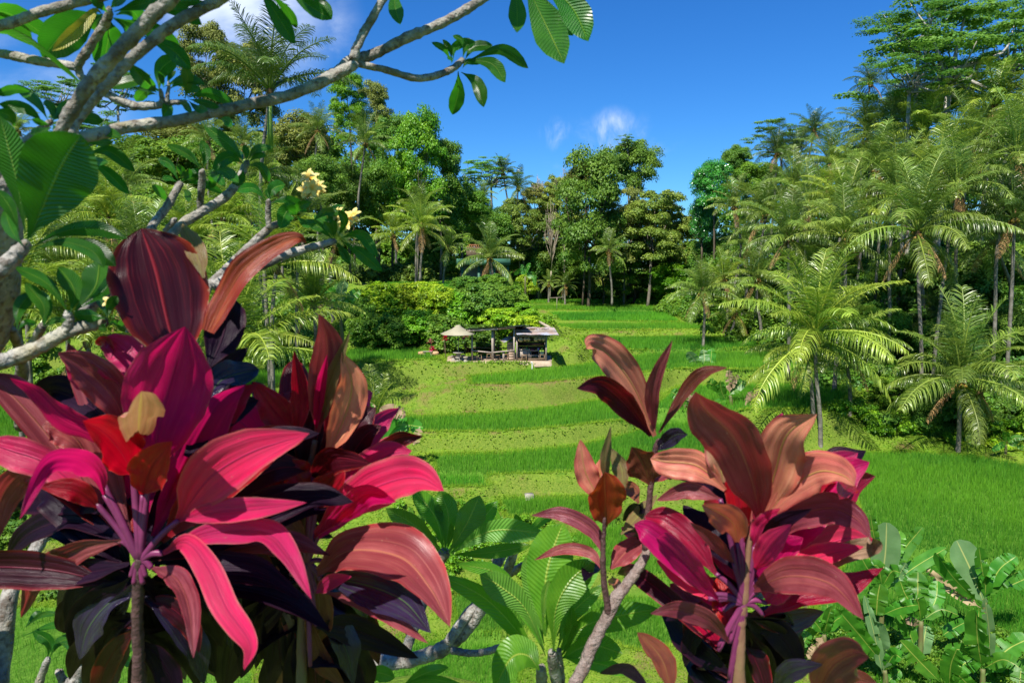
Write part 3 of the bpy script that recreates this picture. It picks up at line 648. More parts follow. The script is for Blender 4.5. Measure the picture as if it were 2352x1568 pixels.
def palm(cx, cy, rp, Y, label, base=None, mat='palm', n=24, group=None, kinds=None, dead=2, nuts=True, parts=True, up=1.0, trw=1.0, name='coconut_palm', cat='palm tree', az0=None):
    global PALMN; PALMN += 1
    c = P(cx, cy, Y); Lf = rp * Y / FPX * (1.22 if cx > 1580 else 1.2)
    if base is None: bx = c.x + random.uniform(-.7, .7); by = c.y + random.uniform(-.5, .5); bz = gz(bx, by)
    else:
        b = P(base[0], base[1], base[2] if len(base) > 2 else Y); bx, by, bz = b
    if bz > c.z - .3: bz = c.z - .3
    root = empty(name, (bx, by, bz), label, cat, group)
    rel = np.array([c.x - bx, c.y - by, c.z - bz])
    lean = rng.standard_normal(2) * .03 * rel[2]
    tp = catmull([(0, 0, -.3), (rel[0] * .12 + lean[0] * .3, rel[1] * .2, rel[2] * .3), (rel[0] * .55 + lean[0], rel[1] * .6, rel[2] * .68), rel - np.array([0, 0, .1])], 16)
    rr = np.interp(np.linspace(0, 1, 16), [0, .06, .15, 1], [.21, .17, .14, .105]) * trw
    if rel[2] > .8:
        mb = MB(); mb.tube(tp, rr, 9, wob=.08); link('trunk', mb.me('trunk', M['ptrunk'], True), root)
    k = n; ang = rng.uniform(0, 6.28) if az0 is None else az0; merged = MB() if not parts else None
    seq = kinds or (['up'] * 4 + ['high'] * 6 + ['mid'] * 6 + ['flat'] * 5 + ['hang'] * 3)
    for q in range(n + dead):
        kd = 'dead' if q >= n else seq[int(q * len(seq) / n)]
        me = frond_mesh(kd, random.randrange(5), 'palmdry' if kd == 'dead' else mat)
        ang += 2.39996
        o = link('frond' if kd != 'dead' else 'dry_frond', me, root)
        o.location = rel + np.array([math.cos(ang), math.sin(ang), 0]) * .08 + np.array([0, 0, -.25 * Lf / 5 if kd in ('hang', 'dead') else 0])
        o.rotation_euler = (0, 0, ang); s = Lf * random.uniform(.78, 1.14) * (.7 if kd == 'dead' else 1); o.scale = (s, s, s)
    if nuts:
        mb = MB()
        for _ in range(14):
            a = rng.uniform(0, 6.28); mb.ball(rel + np.array([math.cos(a) * .28, math.sin(a) * .28, rng.uniform(-.55, -.12)]), rng.uniform(.09, .13), 8, 1.15)
        link('coconut_bunch', mb.me('coconut_bunch', M['coco'], True), root)
    mb = MB(); mb.lathe(rel, [(.12 * trw, -.5), (.22 * trw, -.2), (.2 * trw, .1), (.08, .5), (.01, .7)], 9)
    link('crown_fibre', mb.me('crown_fibre', M['fibre'], True), root)
    return root

# ------------------------------------------------------------------ shaped leaves
PROF = {'cord': ([0, .08, .2, .38, .55, .72, .86, .95, 1], [.14, .26, .68, .98, 1, .80, .46, .2, 0]),
        'fran': ([0, .06, .16, .32, .5, .68, .84, .94, 1], [.05, .07, .2, .55, .87, 1, .76, .38, .0]),
        'round': ([0, .06, .16, .32, .5, .66, .8, .9, .96, 1], [.05, .1, .4, .8, .98, 1, .84, .58, .3, .0]),
        'ban': ([0, .08, .13, .2, .5, .8, .93, 1], [.04, .06, .35, .85, 1, .95, .7, .2]),
        'strap': ([0, .1, .4, .7, 1], [.5, .8, 1, .7, 0])}
CAMV = np.array([0, 0, CAMZ])
def leaf_geo(pts, width, prof='cord', roll=0., fold=.22, nu=8, nv=26, ripple=.05, face=None, tear=0, twist=0., curl=0., pleat=0.):
    p = catmull(pts, nv + 1); T = unit(np.gradient(p, axis=0)); v = np.linspace(0, 1, nv + 1)
    vd = unit(CAMV - p) if face is None else np.broadcast_to(np.array(face, float), p.shape)
    S = unit(np.cross(T, vd)); Nn = np.cross(S, T)
    a = (roll + twist * v)[:, None] if True else 0
    S2 = S * np.cos(a) + Nn * np.sin(a); N2 = np.cross(S2, T)
    wv = np.interp(v, *PROF[prof]) * width * .5
    u = np.linspace(-1, 1, nu + 1); ph = rng.uniform(0, 6.28, 4)
    V = np.empty((nv + 1, nu + 1, 3)); UV = np.empty((nv + 1, nu + 1, 2))
    for k, uu in enumerate(u):
        lift = fold * abs(uu) - curl * uu * uu + pleat * math.sin(abs(uu) * 15 + ph[2]) * (1 if abs(uu) > .08 else 0)
        rp = ripple * abs(uu) ** 1.5 * (np.sin(v * 11 + ph[0] + (uu > 0) * 2.1) + .6 * np.sin(v * 23 + ph[1] + (uu > 0) * 1.3))
        V[:, k] = p + S2 * (uu * wv * (1 - .12 * fold * abs(uu)))[:, None] + N2 * ((lift + rp) * wv)[:, None]
        UV[:, k, 0] = uu * .5 + .5; UV[:, k, 1] = v
    i, j = np.meshgrid(np.arange(nv), np.arange(nu), indexing='ij')
    if tear:
        keep = np.ones((nv, nu), bool)
        for _ in range(tear):
            r = rng.integers(int(nv * .2), nv); side = rng.random() < .5; dpt = rng.integers(1, nu // 2 + 1)
            if side: keep[r, :dpt] = False
            else: keep[r, nu - dpt:] = False
            sl_ = slice(r, min(r + rng.integers(2, 6), nv + 1)); off = rng.standard_normal() * .12 * width
            cols = range(0, nu // 2) if side else range(nu // 2 + 1, nu + 1)
            for cc in cols: V[sl_, cc] += N2[sl_] * off * abs(u[cc])
        i, j = i[keep], j[keep]
    i = i.ravel(); j = j.ravel(); w1 = nu + 1
    return V.reshape(-1, 3), np.stack([i * w1 + j, i * w1 + j + 1, (i + 1) * w1 + j + 1, (i + 1) * w1 + j], 1), UV.reshape(-1, 2)

# ------------------------------------------------------------------ foreground plants
def wpts(tile, pts, Y, off=0.):
    out = []; n = len(pts)
    for k, q in enumerate(pts):
        x, y = TT(tile, q[0], q[1]); t = k / (n - 1); dy = q[2] if len(q) > 2 else off * (1.3 * t if t > .5 else 2 * t * .65)
        out.append(P(x, y, Y + dy))
    return out
def fleaf(root, tile, pts, wpx, mat, Y, off=0., prof='cord', roll=None, name='leaf', fold=.22, ripple=.05, twist=0., nv=26, nu=8, label=None, curl=0., tear=0):
    if roll is None: roll = random.uniform(-.45, .45)
    width = wpx * TILE[tile][2] * Y / FPX / max(math.cos(roll), .5)
    V, F, UV = leaf_geo(wpts(tile, pts, Y, off), width, prof, roll, fold, nu, nv, ripple, twist=twist, curl=curl, tear=tear, pleat=.035 if prof == 'cord' or mat in 'KNRQXUSVBOYT' else 0.)
    V = V - np.array(root.location)
    o = link(name, mesh_np(name, V, [F], M[mat], None, UV, True), root)
    if label: o['label'] = label
    return o
def ftube(root, tile, pts, Y0, Y1, mat, name, seg=12, wob=.1, n=None):
    q = [TT(tile, a[0], a[1]) for a in pts]; m = len(q); sc_ = TILE[tile][2]
    P3 = []; rr = []
    for k in range(m):
        Y = Y0 + (Y1 - Y0) * k / (m - 1); P3.append(P(q[k][0], q[k][1], Y)); rr.append(pts[k][2] * sc_ * Y / FPX / 2)
    n = n or m * 8
    if rr[-1] < .03: P3.append(P3[-1] + (P3[-1] - P3[-2]).normalized() * rr[-1] * .7); rr.append(rr[-1] * .35); m += 1
    c = catmull(P3, n); r = np.interp(np.linspace(0, m - 1, n), np.arange(m), rr)
    c = c + np.cumsum(rng.standard_normal((n, 3)), 0) * .0004
    r = r * (1 + .05 * rng.standard_normal(n))
    mb = MB(); mb.tube(c - np.array(root.location), r, seg, wob=wob); return link(name, mb.me(name, M[mat], True), root)

# ---- frangipani above and left of the camera
FT = empty('frangipani_tree', P(-80, 1600, 1.4), 'grey-barked frangipani whose bare curved limbs cross the top left sky', 'tree')
for tile, Y0, Y1, pts in [
    ('A', 1.0, 1.45, [(-60, 1180, 130), (100, 1050, 100), (300, 960, 82), (550, 922, 80), (900, 850, 78), (1300, 790, 74), (1700, 700, 72), (2000, 615, 72), (2352, 452, 70)]),
    ('B', 1.44, 1.7, [(-40, 560, 74), (90, 480, 76), (200, 400, 80), (330, 360, 66), (560, 245, 66), (760, 160, 62), (950, 60, 58), (1120, -50, 54), (1250, -140, 50)]),
    ('B', 1.47, 1.6, [(190, 405, 60), (225, 300, 56), (300, 160, 54), (400, -10, 50), (470, -120, 44)]),
    ('B', 1.5, 1.7, [(215, 430, 40), (400, 465, 46), (600, 520, 50), (750, 512, 46), (870, 460, 44), (925, 410, 40)]),
    ('A', .98, 1.0, [(370, 940, 60), (440, 810, 84), (560, 620, 92), (720, 430, 92), (900, 240, 90), (1050, 80, 88), (1200, -60, 84)]),
    ('A', 1.05, 1.15, [(470, 925, 40), (560, 760, 64), (760, 520, 74), (960, 320, 74), (1200, 140, 74), (1480, -20, 70), (1600, -100, 66)]),
    ('A', 1.1, 1.15, [(-60, 200, 66), (100, 145, 66), (280, 75, 62), (480, 25, 60), (700, -30, 56)]),
    ('A', 1.2, 1.22, [(-60, 345, 56), (120, 382, 60), (300, 415, 60), (505, 445, 56)]),
    ('A', 1.22, 1.2, [(510, 450, 56), (590, 340, 52), (670, 210, 54), (725, 115, 56), (740, 60, 40)]),
    ('A', 1.22, 1.3, [(510, 440, 50), (545, 520, 46), (620, 580, 42), (740, 650, 50), (880, 710, 54), (1020, 712, 50), (1140, 690, 40), (1245, 682, 30)]),
    ('A', 1.28, 1.28, [(1090, 700, 36), (1085, 650, 34), (1075, 610, 26)]),
    ('A', 1.28, 1.3, [(1120, 695, 30), (1135, 620, 22), (1140, 570, 16)]),
    ('A', 1.12, 1.15, [(130, 1010, 52), (190, 950, 48), (260, 890, 46), (340, 830, 40)]),
    ('D', .88, .92, [(-80, 440, 120), (30, 360, 106), (120, 290, 98), (170, 235, 80)]),
    ('D', .98, 1.05, [(-80, 1030, 112), (60, 985, 110), (250, 915, 104), (450, 810, 96), (600, 765, 86), (715, 735, 78)]),
    ('D', 1.02, 1.02, [(450, 800, 74), (468, 740, 66), (470, 685, 62)]),
    ('D', 1.1, 1.05, [(160, 960, 56), (230, 870, 60), (285, 775, 56)]),
    ('D', 1.3, 1.1, [(160, 1440, 96), (150, 1200, 84), (165, 1000, 74), (140, 880, 64), (110, 795, 50)]),
    ('D', 1.35, 1.4, [(560, 680, 90), (650, 570, 94), (740, 480, 86), (830, 330, 66), (900, 230, 60), (1010, 100, 58)]),
    ('A', 1.4, 1.5, [(1000, 1560, 58), (1060, 1470, 54), (1140, 1370, 54), (1210, 1245, 46)]),
    ('A', 1.52, 1.5, [(1345, 1420, 40), (1350, 1300, 46), (1362, 1160, 42)]),
    ('A', 1.4, 1.55, [(1130, 1600, 62), (1230, 1500, 62), (1380, 1410, 62), (1530, 1310, 58), (1600, 1220, 50), (1650, 1110, 46)]),
    ('A', 1.45, 1.45, [(1110, 1560, 46), (1170, 1490, 44)]),
    ('D', 1.6, 1.75, [(1380, 540, 60), (1420, 480, 60), (1560, 340, 62), (1700, 215, 56), (1820, 110, 52), (1900, 70, 40)]),
    ('A', 1.7, 1.7, [(1812, 1540, 42), (1800, 1450, 38), (1800, 1360, 36)]),
    ('D', 1.6, 1.8, [(1430, 495, 74), (1560, 430, 66), (1700, 378, 62), (1850, 320, 62), (2000, 262, 58), (2130, 225, 50), (2240, 190, 44)]),
    ('A', 1.0, 1.0, [(-60, 1500, 90), (20, 1300, 80), (60, 1180, 70)]),
]:
    ftube(FT, tile, pts, Y0, Y1, 'fbark', 'limb')
mb = MB(); tr0 = [P(-160, 1650, 1.5), P(-150, 1200, 1.3), P(-120, 900, 1.15), P(-40, 690, 1.05), P(-25, 405, 1.0)]
mb.tube(catmull([np.array(q) - np.array(FT.location) for q in [P(-160, 1650, 1.5) - Vector((0, 0, .9))] + tr0], 24), np.linspace(.07, .04, 24), 12, wob=.1); link('trunk', mb.me('trunk', M['fbark'], True), FT)
FL = []   # tile, Y, off, width, material, points
def fl(tile, Y, w, pts, mat='fr', off=None, **k):
    FL.append(1); return fleaf(FT if k.pop('root', None) is None else k.pop('r2'), tile, pts, w, mat, Y, random.uniform(-.08, .08) if off is None else off, k.pop('prof', 'fran'), ripple=.07, **k)
for Y, rows in [
    (1.2, [(230, [(692, 100), (560, 130), (420, 230), (285, 392)]), (190, [(738, 130), (730, 250), (690, 465)]), (100, [(760, 125), (860, 190), (850, 290)]), (95, [(765, 80), (1000, 20), (1365, 8)]),
           (115, [(780, 100), (890, 80), (968, 190)]), (120, [(765, 120), (1020, 200), (1212, 325)]), (110, [(960, 240), (1150, 330), (1288, 468)]), (90, [(1000, 60), (1210, 80), (1358, 168)]), (70, [(725, 90), (660, 20), (600, -40)]), (60, [(738, 60), (790, 10), (860, -30)]),
           (110, [(700, 110), (650, 160), (640, 210)])]),
    (1.3, [(112, [(1068, 610), (1080, 470), (1192, 380)]), (75, [(1060, 610), (930, 545), (735, 592)]), (88, [(1062, 612), (990, 560), (868, 425)]), (40, [(1060, 625), (1000, 595), (912, 600)]), (72, [(1055, 635), (970, 620), (915, 682)]),
           (70, [(1100, 655), (1125, 720), (1092, 788)]), (30, [(1125, 570), (1140, 520), (1182, 478)]), (60, [(1100, 585), (1240, 530), (1382, 572)]), (40, [(1140, 600), (1200, 565), (1290, 585)]), (78, [(1262, 655), (1410, 625), (1580, 702)]),
           (50, [(1262, 665), (1370, 690), (1475, 722)]), (45, [(1190, 690), (1245, 705), (1292, 757)]), (52, [(1250, 640), (1290, 600), (1352, 600)]), (50, [(1262, 675), (1330, 730), (1400, 740)]), (34, [(1100, 590), (1090, 540), (1065, 480)])]),
    (1.14, [(72, [(325, 810), (240, 680), (90, 565)]), (78, [(300, 838), (180, 735), (-10, 700)]), (60, [(343, 800), (345, 740), (310, 670)]), (100, [(352, 815), (420, 735), (530, 695)]), (82, [(360, 822), (560, 795), (698, 815)]), (60, [(352, 835), (385, 880), (370, 925)]),
            (42, [(332, 838), (280, 825), (212, 800)]), (60, [(338, 850), (280, 885), (205, 905)]), (62, [(235, 625), (100, 600), (-40, 632)]), (85, [(100, 850), (60, 780), (-30, 745)]), (60, [(340, 800), (400, 790), (480, 860)])]),
    (1.25, [(60, [(560, 965), (650, 950), (762, 955)]), (86, [(585, 1030), (740, 1020), (908, 1157)]), (60, [(560, 1010), (610, 1080), (730, 1090)]), (82, [(600, 1080), (720, 1160), (872, 1307)]), (60, [(560, 940), (700, 890), (820, 930)]),
            (58, [(1480, 800), (1520, 810), (1565, 850)])]),
    (1.5, [(60, [(1203, 1220), (1140, 1105), (1060, 1070)]), (44, [(1208, 1210), (1225, 1150), (1188, 1108)]), (38, [(1195, 1225), (1140, 1200), (1088, 1195)]), (45, [(1210, 1225), (1260, 1180), (1270, 1130)]), (54, [(1130, 1365), (1085, 1300), (1018, 1245)]), (60, [(1225, 1225), (1290, 1170), (1370, 1175)]),
           (44, [(1222, 1270), (1260, 1300), (1272, 1357)]), (54, [(1230, 1232), (1360, 1230), (1502, 1302)]),
           (60, [(1352, 1140), (1260, 1040), (1118, 970)]), (52, [(1357, 1130), (1300, 1070), (1228, 988)]), (64, [(1362, 1130), (1385, 1040), (1355, 940)]), (78, [(1380, 1155), (1500, 1150), (1605, 1232)]), (60, [(1378, 1170), (1450, 1180), (1512, 1252)]), (50, [(1375, 1170), (1430, 1215), (1410, 1260)]), (55, [(1345, 1150), (1300, 1190), (1260, 1210)]),
           (88, [(1640, 1090), (1550, 980), (1368, 840)]), (85, [(1640, 1100), (1540, 1055), (1428, 1135)]), (50, [(1662, 1080), (1720, 1005), (1835, 990)]), (46, [(1670, 1092), (1730, 1045), (1792, 1045)]), (66, [(1662, 1110), (1750, 1120), (1812, 1222)]), (40, [(1632, 1080), (1622, 1050), (1593, 1008)]), (60, [(1635, 1130), (1620, 1200), (1560, 1240)]), (45, [(1655, 1080), (1655, 1030), (1640, 970)])]),
    (1.72, [(66, [(1790, 1345), (1700, 1265), (1578, 1282)]), (84, [(1810, 1335), (1835, 1270), (1917, 1240)]), (72, [(1812, 1365), (1940, 1345), (2062, 1422)]), (30, [(1808, 1350), (1800, 1310), (1790, 1270)]), (60, [(1990, 1440), (2010, 1390), (2092, 1350)]),
            (62, [(2100, 1490), (2180, 1430), (2292, 1430)]), (60, [(1995, 1450), (2050, 1500), (2130, 1500)])]),
]:
    for wd, pts in rows: fl('A', Y, wd * 1.05, pts)
fl('A', 1.16, 80, [(690, 100), (640, 72), (560, 160), (450, 260), (350, 345)], 'fryel', off=-.08, nv=34, roll=.2, label='yellowing leaf with dark spots')
fl('A', 1.28, 78, [(1245, 665), (1262, 540), (1243, 442)], 'frspot', off=-.04, label='spotted ageing leaf')
fl('A', .80, 440, [(200, 1600), (330, 1290), (430, 1080), (545, 905)], 'fr', off=-.03, roll=.05, prof='round', fold=.1, nv=34, nu=12, label='huge close frangipani leaf with pale veins')
fl('A', .86, 190, [(170, 1560), (120, 1250), (60, 1000), (0, 780)], 'fr', off=0, roll=.3)
fl('A', .88, 90, [(130, 1560), (70, 1400), (-20, 1270)], 'fr', off=.0)
fl('A', .9, 110, [(210, 1540), (170, 1250), (150, 1060)], 'frpale', off=.02)
fl('A', 1.7, 110, [(1985, 1440), (1930, 1420), (1880, 1535)], 'fr', off=-.05, prof='round'); fl('A', 1.75, 100, [(2230, 1560), (2240, 1460), (2300, 1378)], 'fr', off=.05)
for Y, rows in [
    (.9, [(110, [(195, 240), (420, 130), (640, 105), (860, 175)]), (95, [(205, 250), (420, 200), (620, 260), (700, 370)]), (130, [(360, 190), (600, 230), (780, 360)]), (90, [(150, 220), (80, 120), (30, -20)]), (60, [(180, 220), (210, 60), (230, -80)])]),
    (1.0, [(84, [(462, 675), (320, 480), (100, 365)]), (130, [(475, 672), (500, 520), (395, 365)]), (190, [(500, 668), (640, 500), (670, 318)]), (90, [(508, 660), (700, 520), (790, 395)]), (90, [(290, 760), (290, 620), (168, 470)]), (95, [(112, 780), (130, 640), (218, 535)]), (92, [(295, 765), (315, 640), (250, 520)]),
           (92, [(710, 715), (620, 690), (500, 690)]), (60, [(722, 705), (690, 620), (648, 530)]), (70, [(720, 715), (740, 620), (790, 560)]), (60, [(728, 735), (790, 750), (845, 795)]), (50, [(715, 740), (690, 770), (700, 800)]), (45, [(120, 790), (170, 740), (240, 745)]), (46, [(300, 770), (350, 730), (450, 720)])]),
    (1.78, [(72, [(2235, 180), (2150, 100), (2058, 60)]), (55, [(2248, 175), (2235, 110), (2250, 55)]), (58, [(2255, 190), (2300, 260), (2352, 345)]), (60, [(2230, 160), (2180, 60), (2110, 20)])]),
]:
    for wd, pts in rows: fl('D', Y, wd * 1.05, pts)
for wd, pts in [(80, [(105, 170), (240, 150), (357, 300)]), (92, [(110, 190), (240, 270), (387, 397)]), (48, [(90, 195), (120, 270), (162, 347)]), (55, [(65, 165), (30, 110), (-10, 60)]), (48, [(75, 160), (62, 100), (52, 50)]), (60, [(85, 165), (130, 60), (90, -20)])]: fl('E', 1.78, wd, pts)
for wd, Y, pts in [(96, 1.5, [(470, -90), (470, 40), (506, 167)]), (118, 1.6, [(1270, -120), (1290, 60), (1290, 222)]), (215, 1.5, [(1330, -150), (1480, 160), (1608, 430)]), (90, 1.52, [(1380, -110), (1560, 120), (1668, 242)]), (195, 1.48, [(1420, -150), (1650, 40), (1770, 280)]), (80, 1.6, [(-100, 0), (-20, 30), (45, 133)])]: fl('B', Y, wd, pts, roll=.1)
for wd, Y, pts in [(112, 1.2, [(1720, -120), (1860, 100), (1985, 300)]), (70, 1.22, [(1800, -60), (1930, 70), (1993, 192)]), (95, 1.25, [(1880, -120), (2070, 30), (2228, 132)])]: fl('A', Y, wd, pts)
for wd, pts in [(42, [(845, 410), (800, 330), (715, 285)]), (40, [(850, 400), (840, 330), (790, 265)]), (62, [(862, 400), (870, 320), (978, 260)]), (58, [(925, 390), (950, 310), (1010, 280)]), (38, [(935, 340), (915, 270), (858, 240)]), (72, [(940, 402), (1000, 320), (1127, 305)]), (86, [(948, 412), (1190, 335), (1367, 460)]),
                (96, [(942, 402), (1120, 430), (1212, 556)]), (42, [(922, 462), (960, 415), (1058, 425)]), (108, [(895, 480), (895, 620), (856, 772)]), (96, [(915, 485), (1020, 560), (1067, 722)]), (28, [(850, 430), (850, 400), (820, 385)])]: fl('B', 1.68, wd, pts, roll=random.uniform(-.2, .2))
# leaf rosettes out of frame overhead: they throw the dappled shade
for px, py, Y, n in [(300, -220, 1.15, 10), (650, -260, 1.3, 11), (150, -420, .9, 10), (900, -330, 1.1, 10), (1250, -300, 1.5, 9), (1620, -520, 1.35, 9), (-200, 100, 1.1, 9), (1900, -700, 1.0, 9)]:
    c0 = P(px, py, Y)
    for q in range(n):
        a = q * 2.4 + px; e = random.uniform(.0, .7); l = random.uniform(.2, .3)
        d = np.array([math.cos(a) * math.cos(e), math.sin(a) * math.cos(e), math.sin(e)])
        p0 = np.array(c0); pts = [p0 + d * .02, p0 + d * l * .55 + np.array([0, 0, .03]), p0 + d * l - np.array([0, 0, .04])]
        V, F, UV = leaf_geo(pts, random.uniform(.07, .095), 'fran', 0, .15, 6, 12, .05, face=(0, 0, 1))
        link('leaf', mesh_np('leaf', V - np.array(FT.location), [F], M['fr'], None, UV, True), FT)
# flowers
def flowers(root, tile, cx, cy, rad, Y, n):
    for q in range(n):
        a = random.uniform(0, 6.28); r = math.sqrt(random.random()) * rad; x, y = TT(tile, cx + math.cos(a) * r, cy + math.sin(a) * r * .75)
        c0 = np.array(P(x, y, Y + random.uniform(-.04, .03))); s = .015 * Y / 1.7; up = unit(np.array([random.uniform(-.6, .6), -.7, random.uniform(-.1, .9)]))
        mb = MB(); A = unit(np.cross(up, [0, 0, 1.]))
        B = np.cross(up, A)
        for k in range(5):
            b = k * 1.2566 + a; d = A * math.cos(b) + B * math.sin(b)
            V, F, UV = leaf_geo([c0, c0 + d * s * .6 + up * s * .75, c0 + d * s * 1.5 + up * s * random.uniform(.4, 1.0)], s * .85, 'round', 0, .2, 4, 6, 0, face=tuple(up))
            mb.add(V, [F], np.repeat(1 - np.linspace(0, 1, 7) ** .7, 5))
        mb.tube([c0, c0 - up * s * 1.2], [s * .14, s * .1], 5, tint=.9)
        o = link('flower', mb.me('flower', M['petal'], True), root); o.location = -root.location
    mb = MB(); x, y = TT(tile, cx - rad * .3, cy + rad * 1.0); c1 = np.array(P(x, y, Y))
    for q in range(12):
        a = random.uniform(0, 6.28); r = random.random() * rad; x, y = TT(tile, cx + math.cos(a) * r, cy + math.sin(a) * r * .7); e = np.array(P(x, y, Y)); mb.tube(catmull([c1, (c1 + e) / 2 + np.array([0, 0, .004]), e], 5), [.002, .0016, .0014, .0016, .003], 5)
    o = link('flower_stalks', mb.me('flower_stalks', M['bud'], True), root); o.location = -root.location
flowers(FT, 'A', 2090, 1255, 80, 1.72, 10); flowers(FT, 'A', 2330, 1480, 65, 1.8, 8); flowers(FT, 'D', 760, 640, 40, 1.05, 3)

# ---- frangipani at lower left
FT2 = empty('frangipani_tree', P(-40, 1700, 2.0) - Vector((0, 0, .6)), 'stout grey frangipani stems rising behind the big crimson plant at the lower left', 'tree')
for Y0, Y1, pts in [(1.5, 1.9, [(-30, 1640, 150), (10, 1380, 125), (60, 1020, 112), (150, 830, 92), (240, 680, 90), (335, 520, 88), (440, 370, 80), (520, 340, 70)]), (2.0, 2.1, [(450, 1650, 110), (570, 1430, 104), (690, 1240, 92), (820, 1000, 70)]), (2.05, 2.1, [(560, 1650, 90), (680, 1450, 84), (810, 1310, 70), (900, 1180, 60)]),
                (2.0, 2.0, [(240, 1640, 62), (280, 1510, 56), (325, 1410, 44)]), (1.9, 1.9, [(735, 1650, 88), (735, 1540, 84), (738, 1450, 70)]), (2.05, 2.05, [(480, 1640, 60), (430, 1560, 60), (400, 1490, 50)])]:
    ftube(FT2, 'G', pts, Y0, Y1, 'fbark', 'limb')
for wd, pts in [(72, [(150, 1250), (400, 1175), (635, 1258)]), (42, [(165, 1195), (280, 1110), (402, 1100)]), (52, [(170, 1190), (230, 1120), (285, 1085)]), (78, [(322, 1395), (330, 1290), (220, 1218)]), (72, [(332, 1398), (400, 1290), (537, 1260)]), (72, [(390, 1290), (480, 1320), (580, 1422)]), (195, [(738, 1445), (745, 1310), (735, 1180)]),
                (72, [(770, 1440), (840, 1415), (920, 1440)]), (62, [(750, 1432), (830, 1310), (905, 1240)]), (34, [(765, 1435), (840, 1370), (910, 1320)]), (52, [(10, 980), (40, 1030), (25, 1085)]), (60, [(735, 1440), (700, 1330), (640, 1260)])]:
    fleaf(FT2, 'G', pts, wd, 'fr', 1.95, random.uniform(-.08, .08), 'fran')

# ---- frangipani at lower centre
FT3 = empty('frangipani_tree', P(840, 1700, 2.2) - Vector((0, 0, .6)), 'pale-limbed frangipani with large fresh leaves at the bottom centre', 'tree')
for Y0, Y1, pts in [(2.2, 2.1, [(60, 1900, 120), (230, 1560, 116), (330, 1440, 112), (520, 1420, 100), (720, 1365, 108), (850, 1290, 106), (980, 1170, 82), (1090, 1010, 72), (1200, 850, 64), (1245, 740, 64), (1280, 630, 54)]),
                (2.1, 2.25, [(820, 1300, 70), (930, 1140, 74), (1050, 1000, 68), (1120, 870, 66), (1165, 760, 76), (1200, 700, 60)]), (2.25, 2.3, [(1165, 770, 66), (1140, 720, 60), (1130, 690, 50)]),
                (2.1, 2.0, [(850, 1345, 54), (1000, 1366, 50), (1150, 1338, 52), (1240, 1295, 50), (1300, 1250, 44)]), (2.2, 2.1, [(1240, 835, 50), (1290, 800, 52), (1345, 772, 48)]),
                (2.3, 2.3, [(590, 760, 60), (610, 690, 62), (640, 590, 56)]), (2.0, 2.0, [(690, 900, 86), (740, 800, 92), (805, 700, 84)]), (2.3, 2.2, [(690, 900, 80), (640, 1080, 76), (560, 1300, 74), (500, 1420, 70)]), (2.3, 2.3, [(590, 740, 60), (600, 950, 64), (560, 1200, 66)]),
                (2.2, 2.3, [(310, 1460, 76), (360, 1400, 80), (420, 1340, 70)]), (2.1, 2.1, [(-20, 840, 74), (40, 710, 66), (100, 595, 60)]),
                (1.45, 1.4, [(1465, 1700, 82), (1460, 1580, 80), (1455, 1470, 78)]), (1.45, 1.4, [(1570, 1700, 80), (1545, 1500, 84), (1525, 1370, 72)]), (1.48, 1.45, [(1600, 1650, 50), (1590, 1480, 46), (1572, 1360, 40)]), (1.45, 1.5, [(1500, 1700, 90), (1520, 1850, 100)])]:
    ftube(FT3, 'H', pts, Y0, Y1, 'fbark', 'limb')
